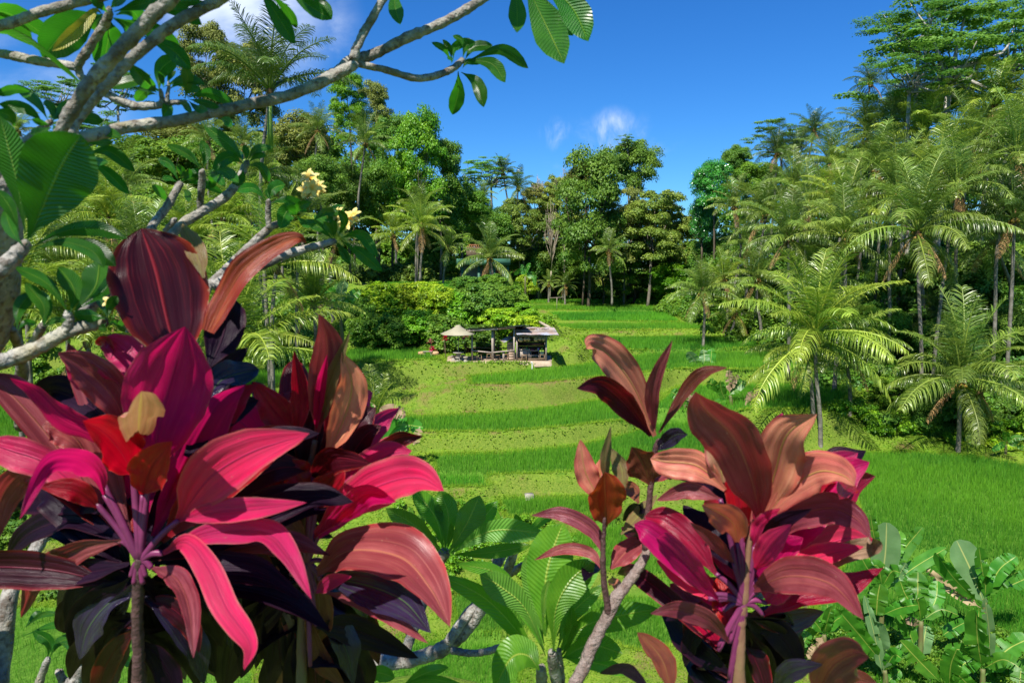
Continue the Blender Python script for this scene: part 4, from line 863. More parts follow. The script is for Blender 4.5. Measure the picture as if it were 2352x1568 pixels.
for Y, mat, wd, pts, kw in [
    (2.0, 'fr3', 150, [(800, 680), (740, 450), (588, 262)], {}), (1.98, 'fr3', 165, [(805, 680), (830, 450), (770, 270)], {}), (1.95, 'frpale', 190, [(832, 690), (950, 500), (1040, 305)], {'roll': -.35}), (1.97, 'fr3', 130, [(845, 690), (1010, 520), (1160, 345)], {}),
    (1.97, 'frspot', 130, [(795, 690), (620, 520), (408, 392)], {'roll': .3}), (1.9, 'frpale', 160, [(850, 695), (1120, 545), (1480, 560)], {}), (2.02, 'fr3', 95, [(850, 705), (1100, 690), (1390, 640)], {}), (2.05, 'fr3', 70, [(855, 690), (930, 600), (1060, 540)], {}), (2.0, 'fr3', 42, [(812, 690), (845, 580), (848, 490)], {}),
    (2.1, 'fr3', 62, [(1200, 640), (1150, 450), (1085, 392)], {}), (2.1, 'fr3', 60, [(1285, 600), (1300, 500), (1280, 430)], {}), (2.1, 'fr3', 70, [(1290, 610), (1450, 480), (1580, 380)], {}), (2.3, 'frpale', 45, [(640, 570), (650, 480), (660, 392)], {}), (2.3, 'fr3', 40, [(640, 575), (600, 500), (570, 380)], {}),
    (2.1, 'frpale', 112, [(185, 700), (340, 560), (580, 545)], {}), (2.12, 'fr3', 105, [(175, 700), (200, 600), (300, 555)], {}), (2.12, 'fr3', 60, [(175, 700), (150, 620), (130, 560)], {}), (2.0, 'fr3', 120, [(560, 170), (400, 70), (190, 40)], {}), (2.0, 'frpale', 80, [(580, 180), (500, 110), (400, 100)], {}), (2.05, 'fr3', 70, [(780, 700), (720, 620), (690, 560)], {}),
    (1.35, 'fr3', 310, [(1480, 1250), (1480, 900), (1530, 680), (1600, 495)], {'prof': 'round', 'roll': .1, 'nu': 12}), (1.3, 'fr3', 235, [(1535, 1350), (1550, 1080), (1650, 880), (1815, 740)], {'roll': -.2}), (1.36, 'frpale', 190, [(1470, 1330), (1340, 1060), (1180, 920), (1040, 832)], {'roll': .2}),
    (1.4, 'fr3', 140, [(1430, 1480), (1330, 1270), (1080, 1000), (752, 832)], {}), (1.3, 'fr3', 230, [(1440, 1480), (1360, 1380), (1250, 1400), (1140, 1600)], {'prof': 'round'}), (1.45, 'fr3', 185, [(1580, 1395), (1720, 1200), (1950, 1120), (2245, 1065)], {}), (1.45, 'frpale', 115, [(1560, 1340), (1650, 1110), (1875, 900)], {}),
    (1.5, 'fr3', 180, [(1590, 1400), (1780, 1310), (2000, 1370)], {'prof': 'round'}), (1.45, 'frpale', 135, [(1470, 1300), (1420, 1000), (1345, 715)], {}), (1.33, 'frpale', 62, [(1462, 1200), (1475, 1000), (1505, 872)], {}), (1.5, 'frpale', 170, [(1560, 1250), (1700, 930), (1860, 640)], {'roll': .2}),
    (1.5, 'fr3', 95, [(1440, 1250), (1200, 860), (885, 765)], {}), (1.5, 'fr3', 90, [(1480, 1380), (1400, 1180), (1260, 1000)], {}), (1.6, 'frpale', 30, [(870, 832), (750, 760), (630, 670)], {}), (1.5, 'fr3', 90, [(1560, 1380), (1640, 1250), (1660, 1050)], {}), (1.5, 'fr3', 110, [(1590, 1390), (1720, 1420), (1860, 1440), (2060, 1510)], {}),
    (1.7, 'fr3', 115, [(240, 1620), (340, 1500), (470, 1530)], {}), (1.6, 'fr3', 85, [(480, 1620), (650, 1510), (832, 1460)], {}), (1.55, 'fr3', 60, [(450, 1620), (680, 1540), (950, 1590)], {})]:
    fleaf(FT3, 'H', pts, wd * 1.05, mat, Y, random.uniform(-.06, .06), kw.pop('prof', 'fran'), ripple=.08, **kw)

# ---- cordylines
def cordy(root, base, Ystem, rows, spread=.26):
    n = len(rows)
    for k, r in enumerate(rows):
        tile, mat, wd, pts = r[:4]; kw = dict(r[4]) if len(r) > 4 else {}; pet = kw.pop('pet', 1)
        off = -spread * .8 + spread * 1.8 * k / max(n - 1, 1)
        lab = {'T': 'tan leaf with yellow midrib', 'O': 'twisted orange-brown leaf', 'Dd': 'withered brown leaf', 'Y': 'olive green leaf', 'K': 'bright magenta leaf', 'N': 'pink leaf', 'R': 'red leaf', 'S': 'salmon leaf', 'X': 'nearly black leaf'}.get(mat)
        fleaf(root, tile, pts, wd * 1.04, mat, Ystem, off, kw.pop('prof', 'cord'), ripple=kw.pop('ripple', .15), label=lab, nv=36, nu=16, **{'fold': .34, **kw})
        bx, by = TT(tile, pts[0][0], pts[0][1]); c = np.array([TT(base[0], base[1], base[2])]); d = math.hypot(bx - c[0][0], by - c[0][1])
        if 25 < d < 260 and pet:
            a = np.array(P(*TT(*base), Ystem)) - np.array(root.location); b = np.array(P(bx, by, Ystem)) - np.array(root.location); mb = MB()
            mb.tube(catmull([a, a * .5 + b * .5 + np.array([0, 0, .006]), b], 10), np.linspace(.006, .0042, 10), 7); link('petiole', mb.me('petiole', M['petiole'], True), root)
C1 = empty('cordyline_plant', P(330, 1690, 1.05) - Vector((0, 0, .8)), 'big crimson and maroon cordyline filling the lower left with a broad dark leaf on top', 'cordyline')
ftube(C1, 'G', [(945, 730, 60), (935, 850, 84), (925, 1100, 80), (930, 1400, 84), (940, 1700, 90), (960, 3000, 90)], 1.05, 1.1, 'cstem', 'stem')
cordy(C1, ('G', 940, 750), 1.05, [
    ('G', 'K', 140, [(700, 300), (650, 150), (500, 60), (300, 110), (130, 470)], {'roll': .5}),
    ('D', 'T', 225, [(925, 1545), (935, 1370), (950, 1200)], {'prof': 'round', 'ripple': .2}),
    ('G', 'N', 165, [(1095, 700), (1250, 620), (1400, 800), (1520, 1060), (1680, 1300), (1640, 1480)], {}),
    ('G', 'N', 170, [(1090, 690), (1400, 570), (1760, 555), (1930, 700), (2095, 1005)], {'roll': .3}),
    ('G', 'V', 135, [(1020, 790), (1180, 860), (1270, 1060), (1300, 1400)], {}),
    ('G', 'N', 160, [(1205, 470), (1450, 420), (1700, 400), (2060, 355)], {'roll': .2}),
    ('G', 'N', 350, [(1200, 470), (1400, 200), (1680, 20), (2080, -110)], {'roll': .1, 'ripple': .05}),
    ('D', 'R', 270, [(890, 1750), (820, 1620), (700, 1480), (555, 1400)], {'roll': -.3}),
    ('D', 'K', 500, [(1010, 1760), (1090, 1350), (1180, 1020), (1245, 765)], {'roll': .05, 'fold': .12, 'ripple': .07}),
    ('G', 'R', 250, [(960, 300), (1020, 120), (1160, -60)], {}),
    ('D', 'K', 160, [(900, 1700), (650, 1480), (420, 1360), (240, 1190), (65, 1110)], {'roll': .3, 'twist': .6}),
    ('D', 'V', 240, [(870, 1480), (760, 1240), (560, 1040), (390, 940)], {'roll': -.2}),
    ('D', 'N', 190, [(860, 1380), (720, 1200), (560, 1060), (430, 980)], {'roll': .5}),
    ('G', 'R', 150, [(670, 390), (500, 270), (260, 245)], {}),
    ('G', 'V', 230, [(700, 240), (520, -60), (380, -140), (280, -160)], {}),
    ('G', 'N', 230, [(640, 350), (330, 100), (60, 0), (-120, -60)], {'roll': .2}),
    ('G', 'V', 200, [(300, 130), (120, 180), (0, 350), (-20, 620)], {'roll': .5}),
    ('D', 'Q', 590, [(1230, 1080), (1130, 750), (1050, 400), (950, 105)], {'roll': -.1, 'fold': .16, 'ripple': .05, 'prof': 'round'}),
    ('D', 'N', 230, [(950, 1200), (890, 1010), (800, 900), (720, 830)], {}),
    ('D', 'R', 90, [(760, 1000), (710, 880), (640, 880)], {}),
    ('D', 'O', 165, [(1400, 800), (1500, 600), (1640, 380), (1820, 240), (1990, 170), (2060, 205)], {'roll': .35, 'prof': 'strap', 'twist': -.3}),
    ('D', 'Y', 135, [(1370, 440), (1310, 250), (1225, 75)], {}),
    ('D', 'X', 270, [(1400, 1060), (1500, 820), (1550, 565)], {'prof': 'round'}),
    ('D', 'U', 200, [(1370, 1290), (1500, 1120), (1740, 1050)], {'prof': 'round', 'ripple': .2}),
    ('D', 'X', 280, [(1250, 1640), (1450, 1360), (1740, 1260)], {}),
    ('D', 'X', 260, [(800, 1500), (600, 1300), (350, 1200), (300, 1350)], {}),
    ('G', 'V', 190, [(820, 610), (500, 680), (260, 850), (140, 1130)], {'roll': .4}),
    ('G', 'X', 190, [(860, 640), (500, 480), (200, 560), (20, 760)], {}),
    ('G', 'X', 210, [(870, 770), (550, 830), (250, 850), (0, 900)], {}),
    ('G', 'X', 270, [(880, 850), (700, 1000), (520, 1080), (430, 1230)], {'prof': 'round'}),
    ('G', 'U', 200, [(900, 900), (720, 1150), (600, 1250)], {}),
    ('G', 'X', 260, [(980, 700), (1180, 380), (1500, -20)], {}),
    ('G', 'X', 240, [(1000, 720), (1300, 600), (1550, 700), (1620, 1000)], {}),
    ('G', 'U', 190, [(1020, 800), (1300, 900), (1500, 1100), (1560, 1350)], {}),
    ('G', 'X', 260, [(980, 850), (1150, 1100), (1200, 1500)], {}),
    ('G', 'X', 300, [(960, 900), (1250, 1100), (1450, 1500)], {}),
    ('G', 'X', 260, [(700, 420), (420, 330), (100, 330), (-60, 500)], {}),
])
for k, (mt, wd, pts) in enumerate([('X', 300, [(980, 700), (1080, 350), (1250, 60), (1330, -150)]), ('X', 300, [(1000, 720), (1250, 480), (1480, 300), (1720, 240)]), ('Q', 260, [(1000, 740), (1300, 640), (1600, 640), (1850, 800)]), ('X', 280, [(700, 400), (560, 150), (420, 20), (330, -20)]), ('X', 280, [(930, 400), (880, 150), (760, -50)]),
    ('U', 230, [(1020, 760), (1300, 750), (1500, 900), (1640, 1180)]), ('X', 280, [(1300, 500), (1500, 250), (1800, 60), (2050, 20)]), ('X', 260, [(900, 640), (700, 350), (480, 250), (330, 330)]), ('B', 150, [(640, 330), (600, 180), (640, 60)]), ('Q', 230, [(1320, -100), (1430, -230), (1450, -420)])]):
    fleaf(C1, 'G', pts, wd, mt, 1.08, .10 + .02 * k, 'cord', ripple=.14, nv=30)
C2 = empty('cordyline_plant', P(700, 1690, 1.25) - Vector((0, 0, .8)), 'pink cordyline right of the big crimson one, its crown narrow and upright, drooping leaves below', 'cordyline')
ftube(C2, 'G', [(2120, -60, 40), (2090, 120, 50), (2070, 400, 54), (2050, 640, 58), (2065, 790, 66), (2040, 1100, 70), (2040, 1650, 74), (2060, 3000, 80)], 1.3, 1.35, 'cstemr', 'stem')
cordy(C2, ('G', 2065, 760), 1.27, [
    ('H', 'V', 330, [(-60, 830), (160, 680), (500, 720), (700, 920), (840, 1190)], {'roll': .3}),
    ('H', 'U', 250, [(-20, 860), (250, 900), (520, 1010), (712, 1230)], {'roll': -.2}),
    ('H', 'V', 110, [(20, 960), (330, 1050), (695, 1300)], {}),
    ('H', 'N', 100, [(-60, 960), (40, 890), (180, 850)], {}),
    ('H', 'Q', 170, [(-80, 180), (60, 60), (310, 90)], {'ripple': .2}),
    ('H', 'N', 300, [(-80, 580), (200, 330), (450, 210), (640, 190), (800, 275)], {'roll': .15}),
    ('H', 'K', 170, [(-60, 600), (150, 400), (300, 300), (480, 350)], {}),
    ('D', 'V', 215, [(2130, 1480), (2170, 1180), (2200, 900), (2145, 680)], {'roll': -.2}),
    ('D', 'K', 70, [(2120, 1480), (2150, 1200), (2200, 950)], {}),
    ('D', 'Y', 100, [(2150, 1440), (2210, 1180), (2352, 800)], {'roll': .2}),
    ('E', 'S', 215, [(0, 1640), (130, 1380), (180, 1150), (110, 935)], {'roll': -.1}),
    ('D', 'R', 125, [(2000, 1500), (2010, 1250), (1975, 925)], {}),
    ('D', 'R', 210, [(2010, 1520), (1850, 1340), (1700, 1135)], {}),
    ('D', 'N', 310, [(1900, 1700), (1700, 1480), (1440, 1255)], {'prof': 'round'}),
    ('G', 'V', 130, [(2050, 600), (1930, 470), (1725, 445)], {}),
    ('G', 'R', 210, [(2080, 300), (2000, 180), (1900, 60)], {}),
    ('G', 'R', 220, [(2090, 420), (2180, 250), (2320, 120)], {}),
    ('H', 'V', 90, [(20, 760), (200, 650), (375, 640)], {}),
    ('H', 'K', 220, [(0, 500), (150, 300), (360, 80)], {}),
    ('G', 'B', 200, [(2080, 810), (2140, 980), (2140, 1150), (2110, 1310)], {'prof': 'round'}),
    ('G', 'B', 130, [(2060, 1100), (2160, 1400), (2320, 1600)], {}),
    ('G', 'V', 110, [(1700, 660), (1820, 800), (1900, 1030), (1930, 1260)], {}),
    ('G', 'Dd', 60, [(1750, 700), (1790, 900), (1950, 1150), (1930, 1260)], {'ripple': .3}),
    ('G', 'X', 190, [(2030, 720), (1850, 700), (1700, 850), (1620, 1030)], {}),
    ('G', 'X', 260, [(2040, 800), (1800, 900), (1650, 1100), (1600, 1400)], {}),
    ('G', 'U', 180, [(2030, 780), (1800, 1000), (1760, 1150)], {}),
    ('G', 'X', 280, [(2040, 850), (1900, 1100), (1800, 1500)], {}),
    ('G', 'X', 260, [(2060, 900), (2000, 1200), (1980, 1650)], {}),
    ('G', 'R', 50, [(1950, 840), (1945, 1000), (1930, 1140)], {}),
    ('H', 'X', 220, [(-60, 1180), (200, 1210), (630, 1400)], {}),
    ('H', 'X', 260, [(-100, 1450), (100, 1400), (250, 1480), (300, 1640)], {}),
    ('G', 'X', 300, [(2060, 900), (2200, 1100), (2300, 1450)], {}),
    ('G', 'X', 260, [(1900, 700), (1500, 1100), (1400, 1500)], {}),
    ('G', 'X', 300, [(2000, 900), (1600, 1250), (1500, 1650)], {}),
    ('G', 'X', 260, [(2080, 850), (2250, 950), (2400, 1250)], {}),
    ('G', 'Dd', 40, [(980, 1470), (1150, 1430), (1400, 1480), (1560, 1600)], {'ripple': .3}),
])
C3 = empty('cordyline_plant', P(1700, 1690, 1.15) - Vector((0, 0, .8)), 'salmon pink cordyline with long arching leaves in front of the wide right rice field', 'cordyline')
ftube(C3, 'I', [(540, 470, 30), (500, 700, 44), (480, 900, 58), (465, 1050, 64), (450, 1200, 70), (440, 1400, 80), (430, 1700, 96), (420, 3000, 90)], 1.15, 1.15, 'cstemr', 'stem')
cordy(C3, ('I', 470, 1030), 1.15, [
    ('I', 'K', 150, [(300, 1010), (130, 830), (-60, 640), (-120, 590)], {}), ('I', 'N', 150, [(545, 800), (650, 640), (790, 500)], {}),
    ('I', 'V', 240, [(530, 940), (760, 850), (1050, 900), (1275, 1140)], {'roll': .15}),
    ('I', 'S', 190, [(425, 620), (400, 500), (300, 420), (185, 370)], {'roll': .2}),
    ('I', 'V', 330, [(585, 480), (520, 200), (400, -80), (220, -260), (145, -390)], {'roll': .35}),
    ('I', 'S', 250, [(580, 500), (760, 280), (960, 150), (1130, 170), (1215, 245)], {'roll': .2}),
    ('I', 'R', 120, [(1215, 235), (1160, 260), (1112, 335)], {'pet': 0}),
    ('I', 'V', 205, [(590, 680), (780, 470), (1040, 390), (1220, 460), (1325, 595)], {'roll': -.1}),
    ('I', 'S', 310, [(600, 440), (680, 150), (760, -100), (960, -240)], {'roll': -.1}),
    ('I', 'X', 110, [(590, 660), (700, 500), (930, 395)], {}),
    ('I', 'V', 90, [(400, 760), (270, 620), (105, 485)], {}),
    ('I', 'V', 130, [(375, 1295), (230, 1140), (20, 1070), (-160, 1100)], {'roll': .2}),
    ('I', 'Dd', 130, [(1010, 810), (1150, 700), (1340, 640), (1340, 590)], {'ripple': .35, 'pet': 0}),
    ('I', 'N', 160, [(620, 900), (850, 770), (1050, 700), (1280, 650)], {'roll': .3}),
    ('I', 'K', 240, [(560, 860), (700, 720), (870, 590)], {}),
    ('I', 'N', 190, [(540, 650), (640, 500), (870, 405)], {}),
    ('I', 'N', 180, [(620, 1030), (700, 940), (850, 870)], {}),
    ('I', 'R', 190, [(600, 1110), (850, 980), (1150, 920), (1405, 795)], {'roll': .3}),
    ('I', 'T', 200, [(330, 220), (300, 0), (330, -160)], {}),
    ('I', 'R', 170, [(460, 620), (430, 300), (350, 100)], {}),
    ('I', 'S', 220, [(345, 270), (160, 110), (-60, 80), (-160, 60)], {'roll': .3}),
    ('I', 'V', 120, [(310, 330), (100, 270), (-120, 340)], {}),
    ('I', 'R', 190, [(380, 1220), (330, 1010), (295, 850)], {}),
    ('I', 'K', 210, [(250, 970), (90, 780), (-150, 560), (-270, 500)], {'roll': .2}),
    ('I', 'R', 210, [(280, 830), (120, 620), (-60, 470), (-200, 450)], {}),
    ('I', 'N', 130, [(230, 1000), (60, 860), (-120, 740)], {}),
    ('I', 'X', 240, [(410, 800), (230, 580), (60, 370)], {}),
    ('I', 'K', 200, [(560, 900), (650, 760), (760, 560)], {}), ('I', 'N', 170, [(560, 950), (700, 860), (880, 700)], {}), ('I', 'K', 180, [(330, 1080), (180, 900), (-40, 700)], {}), ('I', 'R', 160, [(440, 900), (330, 700), (300, 520)], {}),
    ('I', 'X', 170, [(450, 500), (330, 250), (150, 170), (30, 200)], {}),
    ('I', 'U', 170, [(500, 1020), (580, 900), (720, 830)], {}),
    ('I', 'R', 270, [(300, 1320), (180, 1080), (-30, 900)], {}),
    ('I', 'V', 110, [(370, 1540), (250, 1440), (135, 1460)], {}),
    ('I', 'Q', 180, [(460, 1100), (750, 1150), (1010, 1085)], {}),
    ('I', 'X', 380, [(480, 1120), (640, 1300), (640, 1650)], {'prof': 'round'}),
    ('I', 'X', 260, [(470, 1130), (700, 1200), (900, 1160)], {}),
    ('I', 'X', 300, [(440, 1150), (560, 1450), (560, 1700)], {}),
    ('I', 'U', 170, [(410, 1600), (200, 1370), (-20, 1120)], {}),
    ('I', 'Q', 160, [(300, 1350), (60, 1080), (-260, 830), (-380, 830)], {}),
    ('I', 'X', 200, [(380, 1500), (120, 1300), (-100, 1050)], {}),
    ('I', 'X', 220, [(360, 1650), (200, 1500), (60, 1300)], {}),
])
def skirt(root, tile, Y, spec):
    for bx, by, a0, a1, n, l0, l1, mats in spec:
        for k in range(n):
            a = math.radians(a0 + (a1 - a0) * (k + random.uniform(.2, .8)) / n); l = random.uniform(l0, l1); w_ = random.uniform(.42, .6) * l * .8
            x0, y0 = bx + random.uniform(-25, 25), by + random.uniform(-60, 60); dx, dy = math.cos(a), -math.sin(a)
            x1, y1 = x0 + dx * l * .5, y0 + dy * l * .45 - l * .06; x2, y2 = x0 + dx * l * .85, y0 + dy * l * .8 + l * .12; x3, y3 = x0 + dx * l, y0 + dy * l + l * .45
            fleaf(root, tile, [(x0, y0), (x1, y1), (x2, y2), (x3, y3)], min(w_, 230), random.choice(mats), Y, random.uniform(.0, .32), 'cord', random.uniform(-.7, .7), ripple=.14, nv=30, nu=8)
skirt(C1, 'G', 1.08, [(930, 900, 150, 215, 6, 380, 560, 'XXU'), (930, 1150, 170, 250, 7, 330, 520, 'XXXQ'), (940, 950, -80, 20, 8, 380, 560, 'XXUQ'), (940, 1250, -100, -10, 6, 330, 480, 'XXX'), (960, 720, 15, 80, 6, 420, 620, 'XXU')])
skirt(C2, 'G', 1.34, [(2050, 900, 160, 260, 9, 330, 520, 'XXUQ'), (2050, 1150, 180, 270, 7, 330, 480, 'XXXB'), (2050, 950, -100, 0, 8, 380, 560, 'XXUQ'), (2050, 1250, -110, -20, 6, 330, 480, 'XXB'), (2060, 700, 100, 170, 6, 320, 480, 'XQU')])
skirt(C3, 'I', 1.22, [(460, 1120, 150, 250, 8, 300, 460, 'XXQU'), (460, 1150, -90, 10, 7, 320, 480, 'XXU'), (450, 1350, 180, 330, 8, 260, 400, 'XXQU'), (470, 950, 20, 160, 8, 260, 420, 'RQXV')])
def whorl(root, tile, bx, by, Y, n, l0, l1, mats, e0=15, e1=80, aw=204):
    c0 = np.array(P(*TT(tile, bx, by), Y + .02))
    for k in range(n):
        a = math.radians(-12 + aw * ((k * .618) % 1)); e = math.radians(random.uniform(e0, e1)); l = random.uniform(l0, l1)
        d = np.array([math.cos(a) * math.cos(e), math.sin(a) * math.cos(e) * .9 + .05, math.sin(e)])
        pts = [c0 + d * .05, c0 + d * l * .4 + [0, 0, .02], c0 + d * l * .75 + [0, 0, .015], c0 + d * l + np.array([0, .0, -.08 * l])]
        V, F, UV = leaf_geo(pts, random.uniform(.055, .085), 'cord', random.uniform(-.8, .8), .35, 14, 30, .15, pleat=.035)
        o = link('leaf', mesh_np('leaf', V - np.array(root.location), [F], M[random.choice(mats)], None, UV, True), root)
whorl(C1, 'G', 940, 740, 1.06, 20, .30, .46, 'KNRRQVXXKQ')
whorl(C1, 'G', 935, 900, 1.08, 14, .28, .42, 'XQXVX', -15, 40)
whorl(C2, 'G', 2065, 640, 1.30, 16, .26, .42, 'KNRQVXXQ')
whorl(C2, 'G', 2065, 420, 1.30, 10, .20, .34, 'RNQVB', 25, 80)
whorl(C3, 'I', 470, 1000, 1.17, 20, .24, .38, 'KKNRNRVXQ', aw=120)
whorl(C3, 'I', 500, 720, 1.17, 7, .20, .30, 'SVNRVQ', 20, 80, 95)
C5 = empty('cordyline_plant', P(1960, 1760, .95) - Vector((0, 0, .7)), 'low purple-brown cordyline leaves poking up at the bottom right of centre', 'cordyline')
cordy(C5, ('I', 800, 1750), .95, [
    ('I', 'V', 260, [(950, 1700), (1050, 1480), (1200, 1380), (1310, 1390)], {}), ('I', 'U', 140, [(680, 1640), (780, 1500), (1000, 1440)], {}), ('I', 'B', 130, [(1050, 1620), (1200, 1540), (1370, 1570)], {}), ('H', 'B', 180, [(2330, 1640), (2260, 1400), (2100, 1225)], {}), ('H', 'X', 100, [(2200, 1640), (2020, 1480), (1845, 1500)], {})])
ftube(C5, 'I', [(800, 1740, 60), (800, 2400, 70)], .95, .95, 'cstem', 'stem')
C4 = empty('cordyline_plant', P(1180, 1750, 1.3) - Vector((0, 0, .8)), 'slim cordyline on a pale leaning cane with small bronze and salmon leaves right of centre', 'cordyline')
ftube(C4, 'H', [(2165, 660, 60), (2130, 760, 66), (2040, 890, 76), (1960, 990, 92), (1900, 1130, 84), (1820, 1300, 92), (1740, 1480, 96), (1640, 1700, 100), (1400, 2300, 100)], 1.28, 1.2, 'cane', 'stem')
ftube(C4, 'H', [(2160, 700, 50), (2150, 560, 46), (2180, 330, 44), (2215, 0, 40), (2240, -70, 24)], 1.28, 1.25, 'cstem', 'branch')
ftube(C4, 'H', [(1905, 1100, 54), (1890, 960, 44), (1880, 800, 44), (1888, 600, 34), (1890, 480, 24)], 1.24, 1.22, 'cstem', 'branch')
cordy(C4, ('H', 2160, 640), 1.26, [
    ('E', 'Q', 165, [(2190, 1500), (2020, 1290), (1860, 1160), (1690, 1180)], {'roll': .3, 'pet': 0}),
    ('E', 'S', 215, [(2215, 1500), (2080, 1180), (1930, 980), (1800, 890), (1755, 915)], {'roll': -.05, 'pet': 0}),
    ('E', 'V', 95, [(2215, 1480), (2200, 1180), (2335, 855)], {'pet': 0}),
    ('F', 'B', 90, [(-100, 1480), (80, 1200), (200, 1080), (360, 1040)], {'pet': 0}),
    ('F', 'U', 110, [(-130, 1600), (0, 1500), (95, 1488)], {'pet': 0}),
    ('H', 'O', 250, [(1890, 520), (1885, 340), (1880, 150)], {'prof': 'round', 'pet': 0, 'fold': .35}),
    ('H', 'B', 230, [(2190, 230), (2130, 80), (2060, -20)], {'pet': 0}),
    ('H', 'Y', 70, [(1890, 220), (1880, 60), (1920, -160)], {'pet': 0}),
    ('H', 'S', 160, [(1850, 340), (1750, 150), (1715, -70)], {'pet': 0}),
    ('H', 'S', 130, [(1870, 300), (1850, 200), (1850, 60)], {'pet': 0}),
    ('H', 'Y', 115, [(2010, 260), (1990, 120), (1925, -10)], {'pet': 0}),
    ('H', 'V', 115, [(1870, 700), (1800, 540), (1600, 430), (1388, 440)], {'pet': 0}),
    ('H', 'V', 85, [(1860, 800), (1780, 690), (1600, 665), (1405, 740)], {'pet': 0}),
    ('H', 'V', 160, [(1920, 800), (2020, 690), (2170, 590)], {'pet': 0}),
    ('H', 'Y', 95, [(1990, 570), (2110, 440), (2235, 300)], {'pet': 0}),
    ('H', 'B', 110, [(2110, 360), (2060, 270), (1980, 240)], {'pet': 0}),
    ('H', 'V', 150, [(2190, 220), (2290, 120), (2400, 160)], {'pet': 0}),
    ('H', 'X', 130, [(1740, 880), (1790, 800), (1820, 730)], {'pet': 0}),
    ('H', 'S', 80, [(1960, 960), (1950, 900), (1900, 880)], {'pet': 0}),
    ('H', 'Q', 100, [(2160, 500), (2080, 560), (1990, 520)], {'pet': 0}), ('H', 'X', 90, [(2170, 420), (2080, 400), (2000, 480)], {'pet': 0}),
], .14)
#PART3

# ------------------------------------------------------------------ undergrowth and far forest masses (nobody could count them)
def mass(name, label, mat, spots, leaf, nl, yr=(1, 1), flat=.75):
    """spots: (x, y, z, r)"""
    Vs, Fs, Ts, o = [], [], [], 0
    for x, y, z, r in spots:
        nb = 5
        for b in range(nb):
            c = np.array([x, y, z]) + rng.standard_normal(3) * r * np.array([.45, .45, .25]) + np.array([0, 0, r * .45])
            V, F = cloud_leaves(c, r * rng.uniform(.35, .6), nl // nb, leaf * rng.uniform(.8, 1.25), flat, .5); Vs.append(V); Fs.append(F + o); o += len(V)
            Ts.append(np.repeat(np.clip(rng.uniform(.1, .8) + rng.standard_normal(len(F)) * .2, 0, 1), 4))
    return tag(link(name, mesh_np(name, np.concatenate(Vs), [np.concatenate(Fs)], M[mat], np.concatenate(Ts))), label, name.replace('_', ' '), None, 'stuff')
def region(pts, n, r0, r1, dz=0., mind=.5):
    """random spots on the ground inside an outline given as (x, y picture, Y distance)"""
    po_ = np.array([[*P(*q)[:2]] for q in pts]); X, Y = [], []
    x0, y0 = po_.min(0); x1, y1 = po_.max(0)
    while len(X) < n:
        a = rng.uniform(x0, x1, 200); b = rng.uniform(y0, y1, 200); k = inside(a, b, po_); X += list(a[k]); Y += list(b[k])
    X = np.array(X[:n]); Y = np.array(Y[:n]); Z, D = height(X, Y); k = D >= mind
    return [(x, y, z + dz, r) for x, y, z, r in zip(X[k], Y[k], Z[k], rng.uniform(r0, r1, n)[k])]
R1 = [(1880, 1000, 45), (2150, 1030, 43.5), (2700, 1060, 40), (3200, 700, 50), (2700, 560, 90), (2000, 560, 120), (1600, 640, 112), (1560, 700, 103), (1780, 740, 74), (1960, 840, 56), (2000, 930, 49)]
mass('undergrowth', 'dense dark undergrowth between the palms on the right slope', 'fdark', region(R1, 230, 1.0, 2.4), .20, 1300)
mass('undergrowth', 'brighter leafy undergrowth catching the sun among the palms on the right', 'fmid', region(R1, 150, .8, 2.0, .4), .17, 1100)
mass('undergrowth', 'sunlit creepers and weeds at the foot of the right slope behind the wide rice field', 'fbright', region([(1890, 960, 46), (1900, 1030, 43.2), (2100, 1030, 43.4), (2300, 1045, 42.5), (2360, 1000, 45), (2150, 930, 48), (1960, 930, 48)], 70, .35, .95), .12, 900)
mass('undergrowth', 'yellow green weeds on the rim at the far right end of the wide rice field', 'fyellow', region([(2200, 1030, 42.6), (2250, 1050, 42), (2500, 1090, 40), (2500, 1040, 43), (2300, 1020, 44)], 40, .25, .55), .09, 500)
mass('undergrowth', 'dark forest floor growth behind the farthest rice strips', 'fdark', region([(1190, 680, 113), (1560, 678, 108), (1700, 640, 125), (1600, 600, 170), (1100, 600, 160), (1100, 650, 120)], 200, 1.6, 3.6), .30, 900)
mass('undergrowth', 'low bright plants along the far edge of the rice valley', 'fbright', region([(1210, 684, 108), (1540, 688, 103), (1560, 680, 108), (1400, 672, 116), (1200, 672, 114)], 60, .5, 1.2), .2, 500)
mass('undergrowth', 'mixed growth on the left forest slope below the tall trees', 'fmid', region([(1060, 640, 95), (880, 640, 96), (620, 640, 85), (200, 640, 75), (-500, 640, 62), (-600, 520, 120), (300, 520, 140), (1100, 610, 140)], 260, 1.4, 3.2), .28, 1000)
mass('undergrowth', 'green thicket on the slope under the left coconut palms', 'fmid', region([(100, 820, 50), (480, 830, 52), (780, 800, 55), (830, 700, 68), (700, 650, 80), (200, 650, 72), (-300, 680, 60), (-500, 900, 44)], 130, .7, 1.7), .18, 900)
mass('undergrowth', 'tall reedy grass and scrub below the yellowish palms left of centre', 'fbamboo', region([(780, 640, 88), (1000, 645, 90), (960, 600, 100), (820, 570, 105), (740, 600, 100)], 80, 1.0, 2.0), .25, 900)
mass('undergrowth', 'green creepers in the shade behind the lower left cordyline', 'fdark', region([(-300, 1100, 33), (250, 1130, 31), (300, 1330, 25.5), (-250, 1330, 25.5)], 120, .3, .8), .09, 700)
mass('undergrowth', 'fresh green weeds on the slope below the lowest terraces', 'fbright', region([(900, 1150, 30), (1140, 1160, 30.2), (1330, 1200, 29), (1330, 1290, 27), (1200, 1350, 25.5), (980, 1370, 24.8), (820, 1300, 26)], 150, .18, .5), .055, 420)
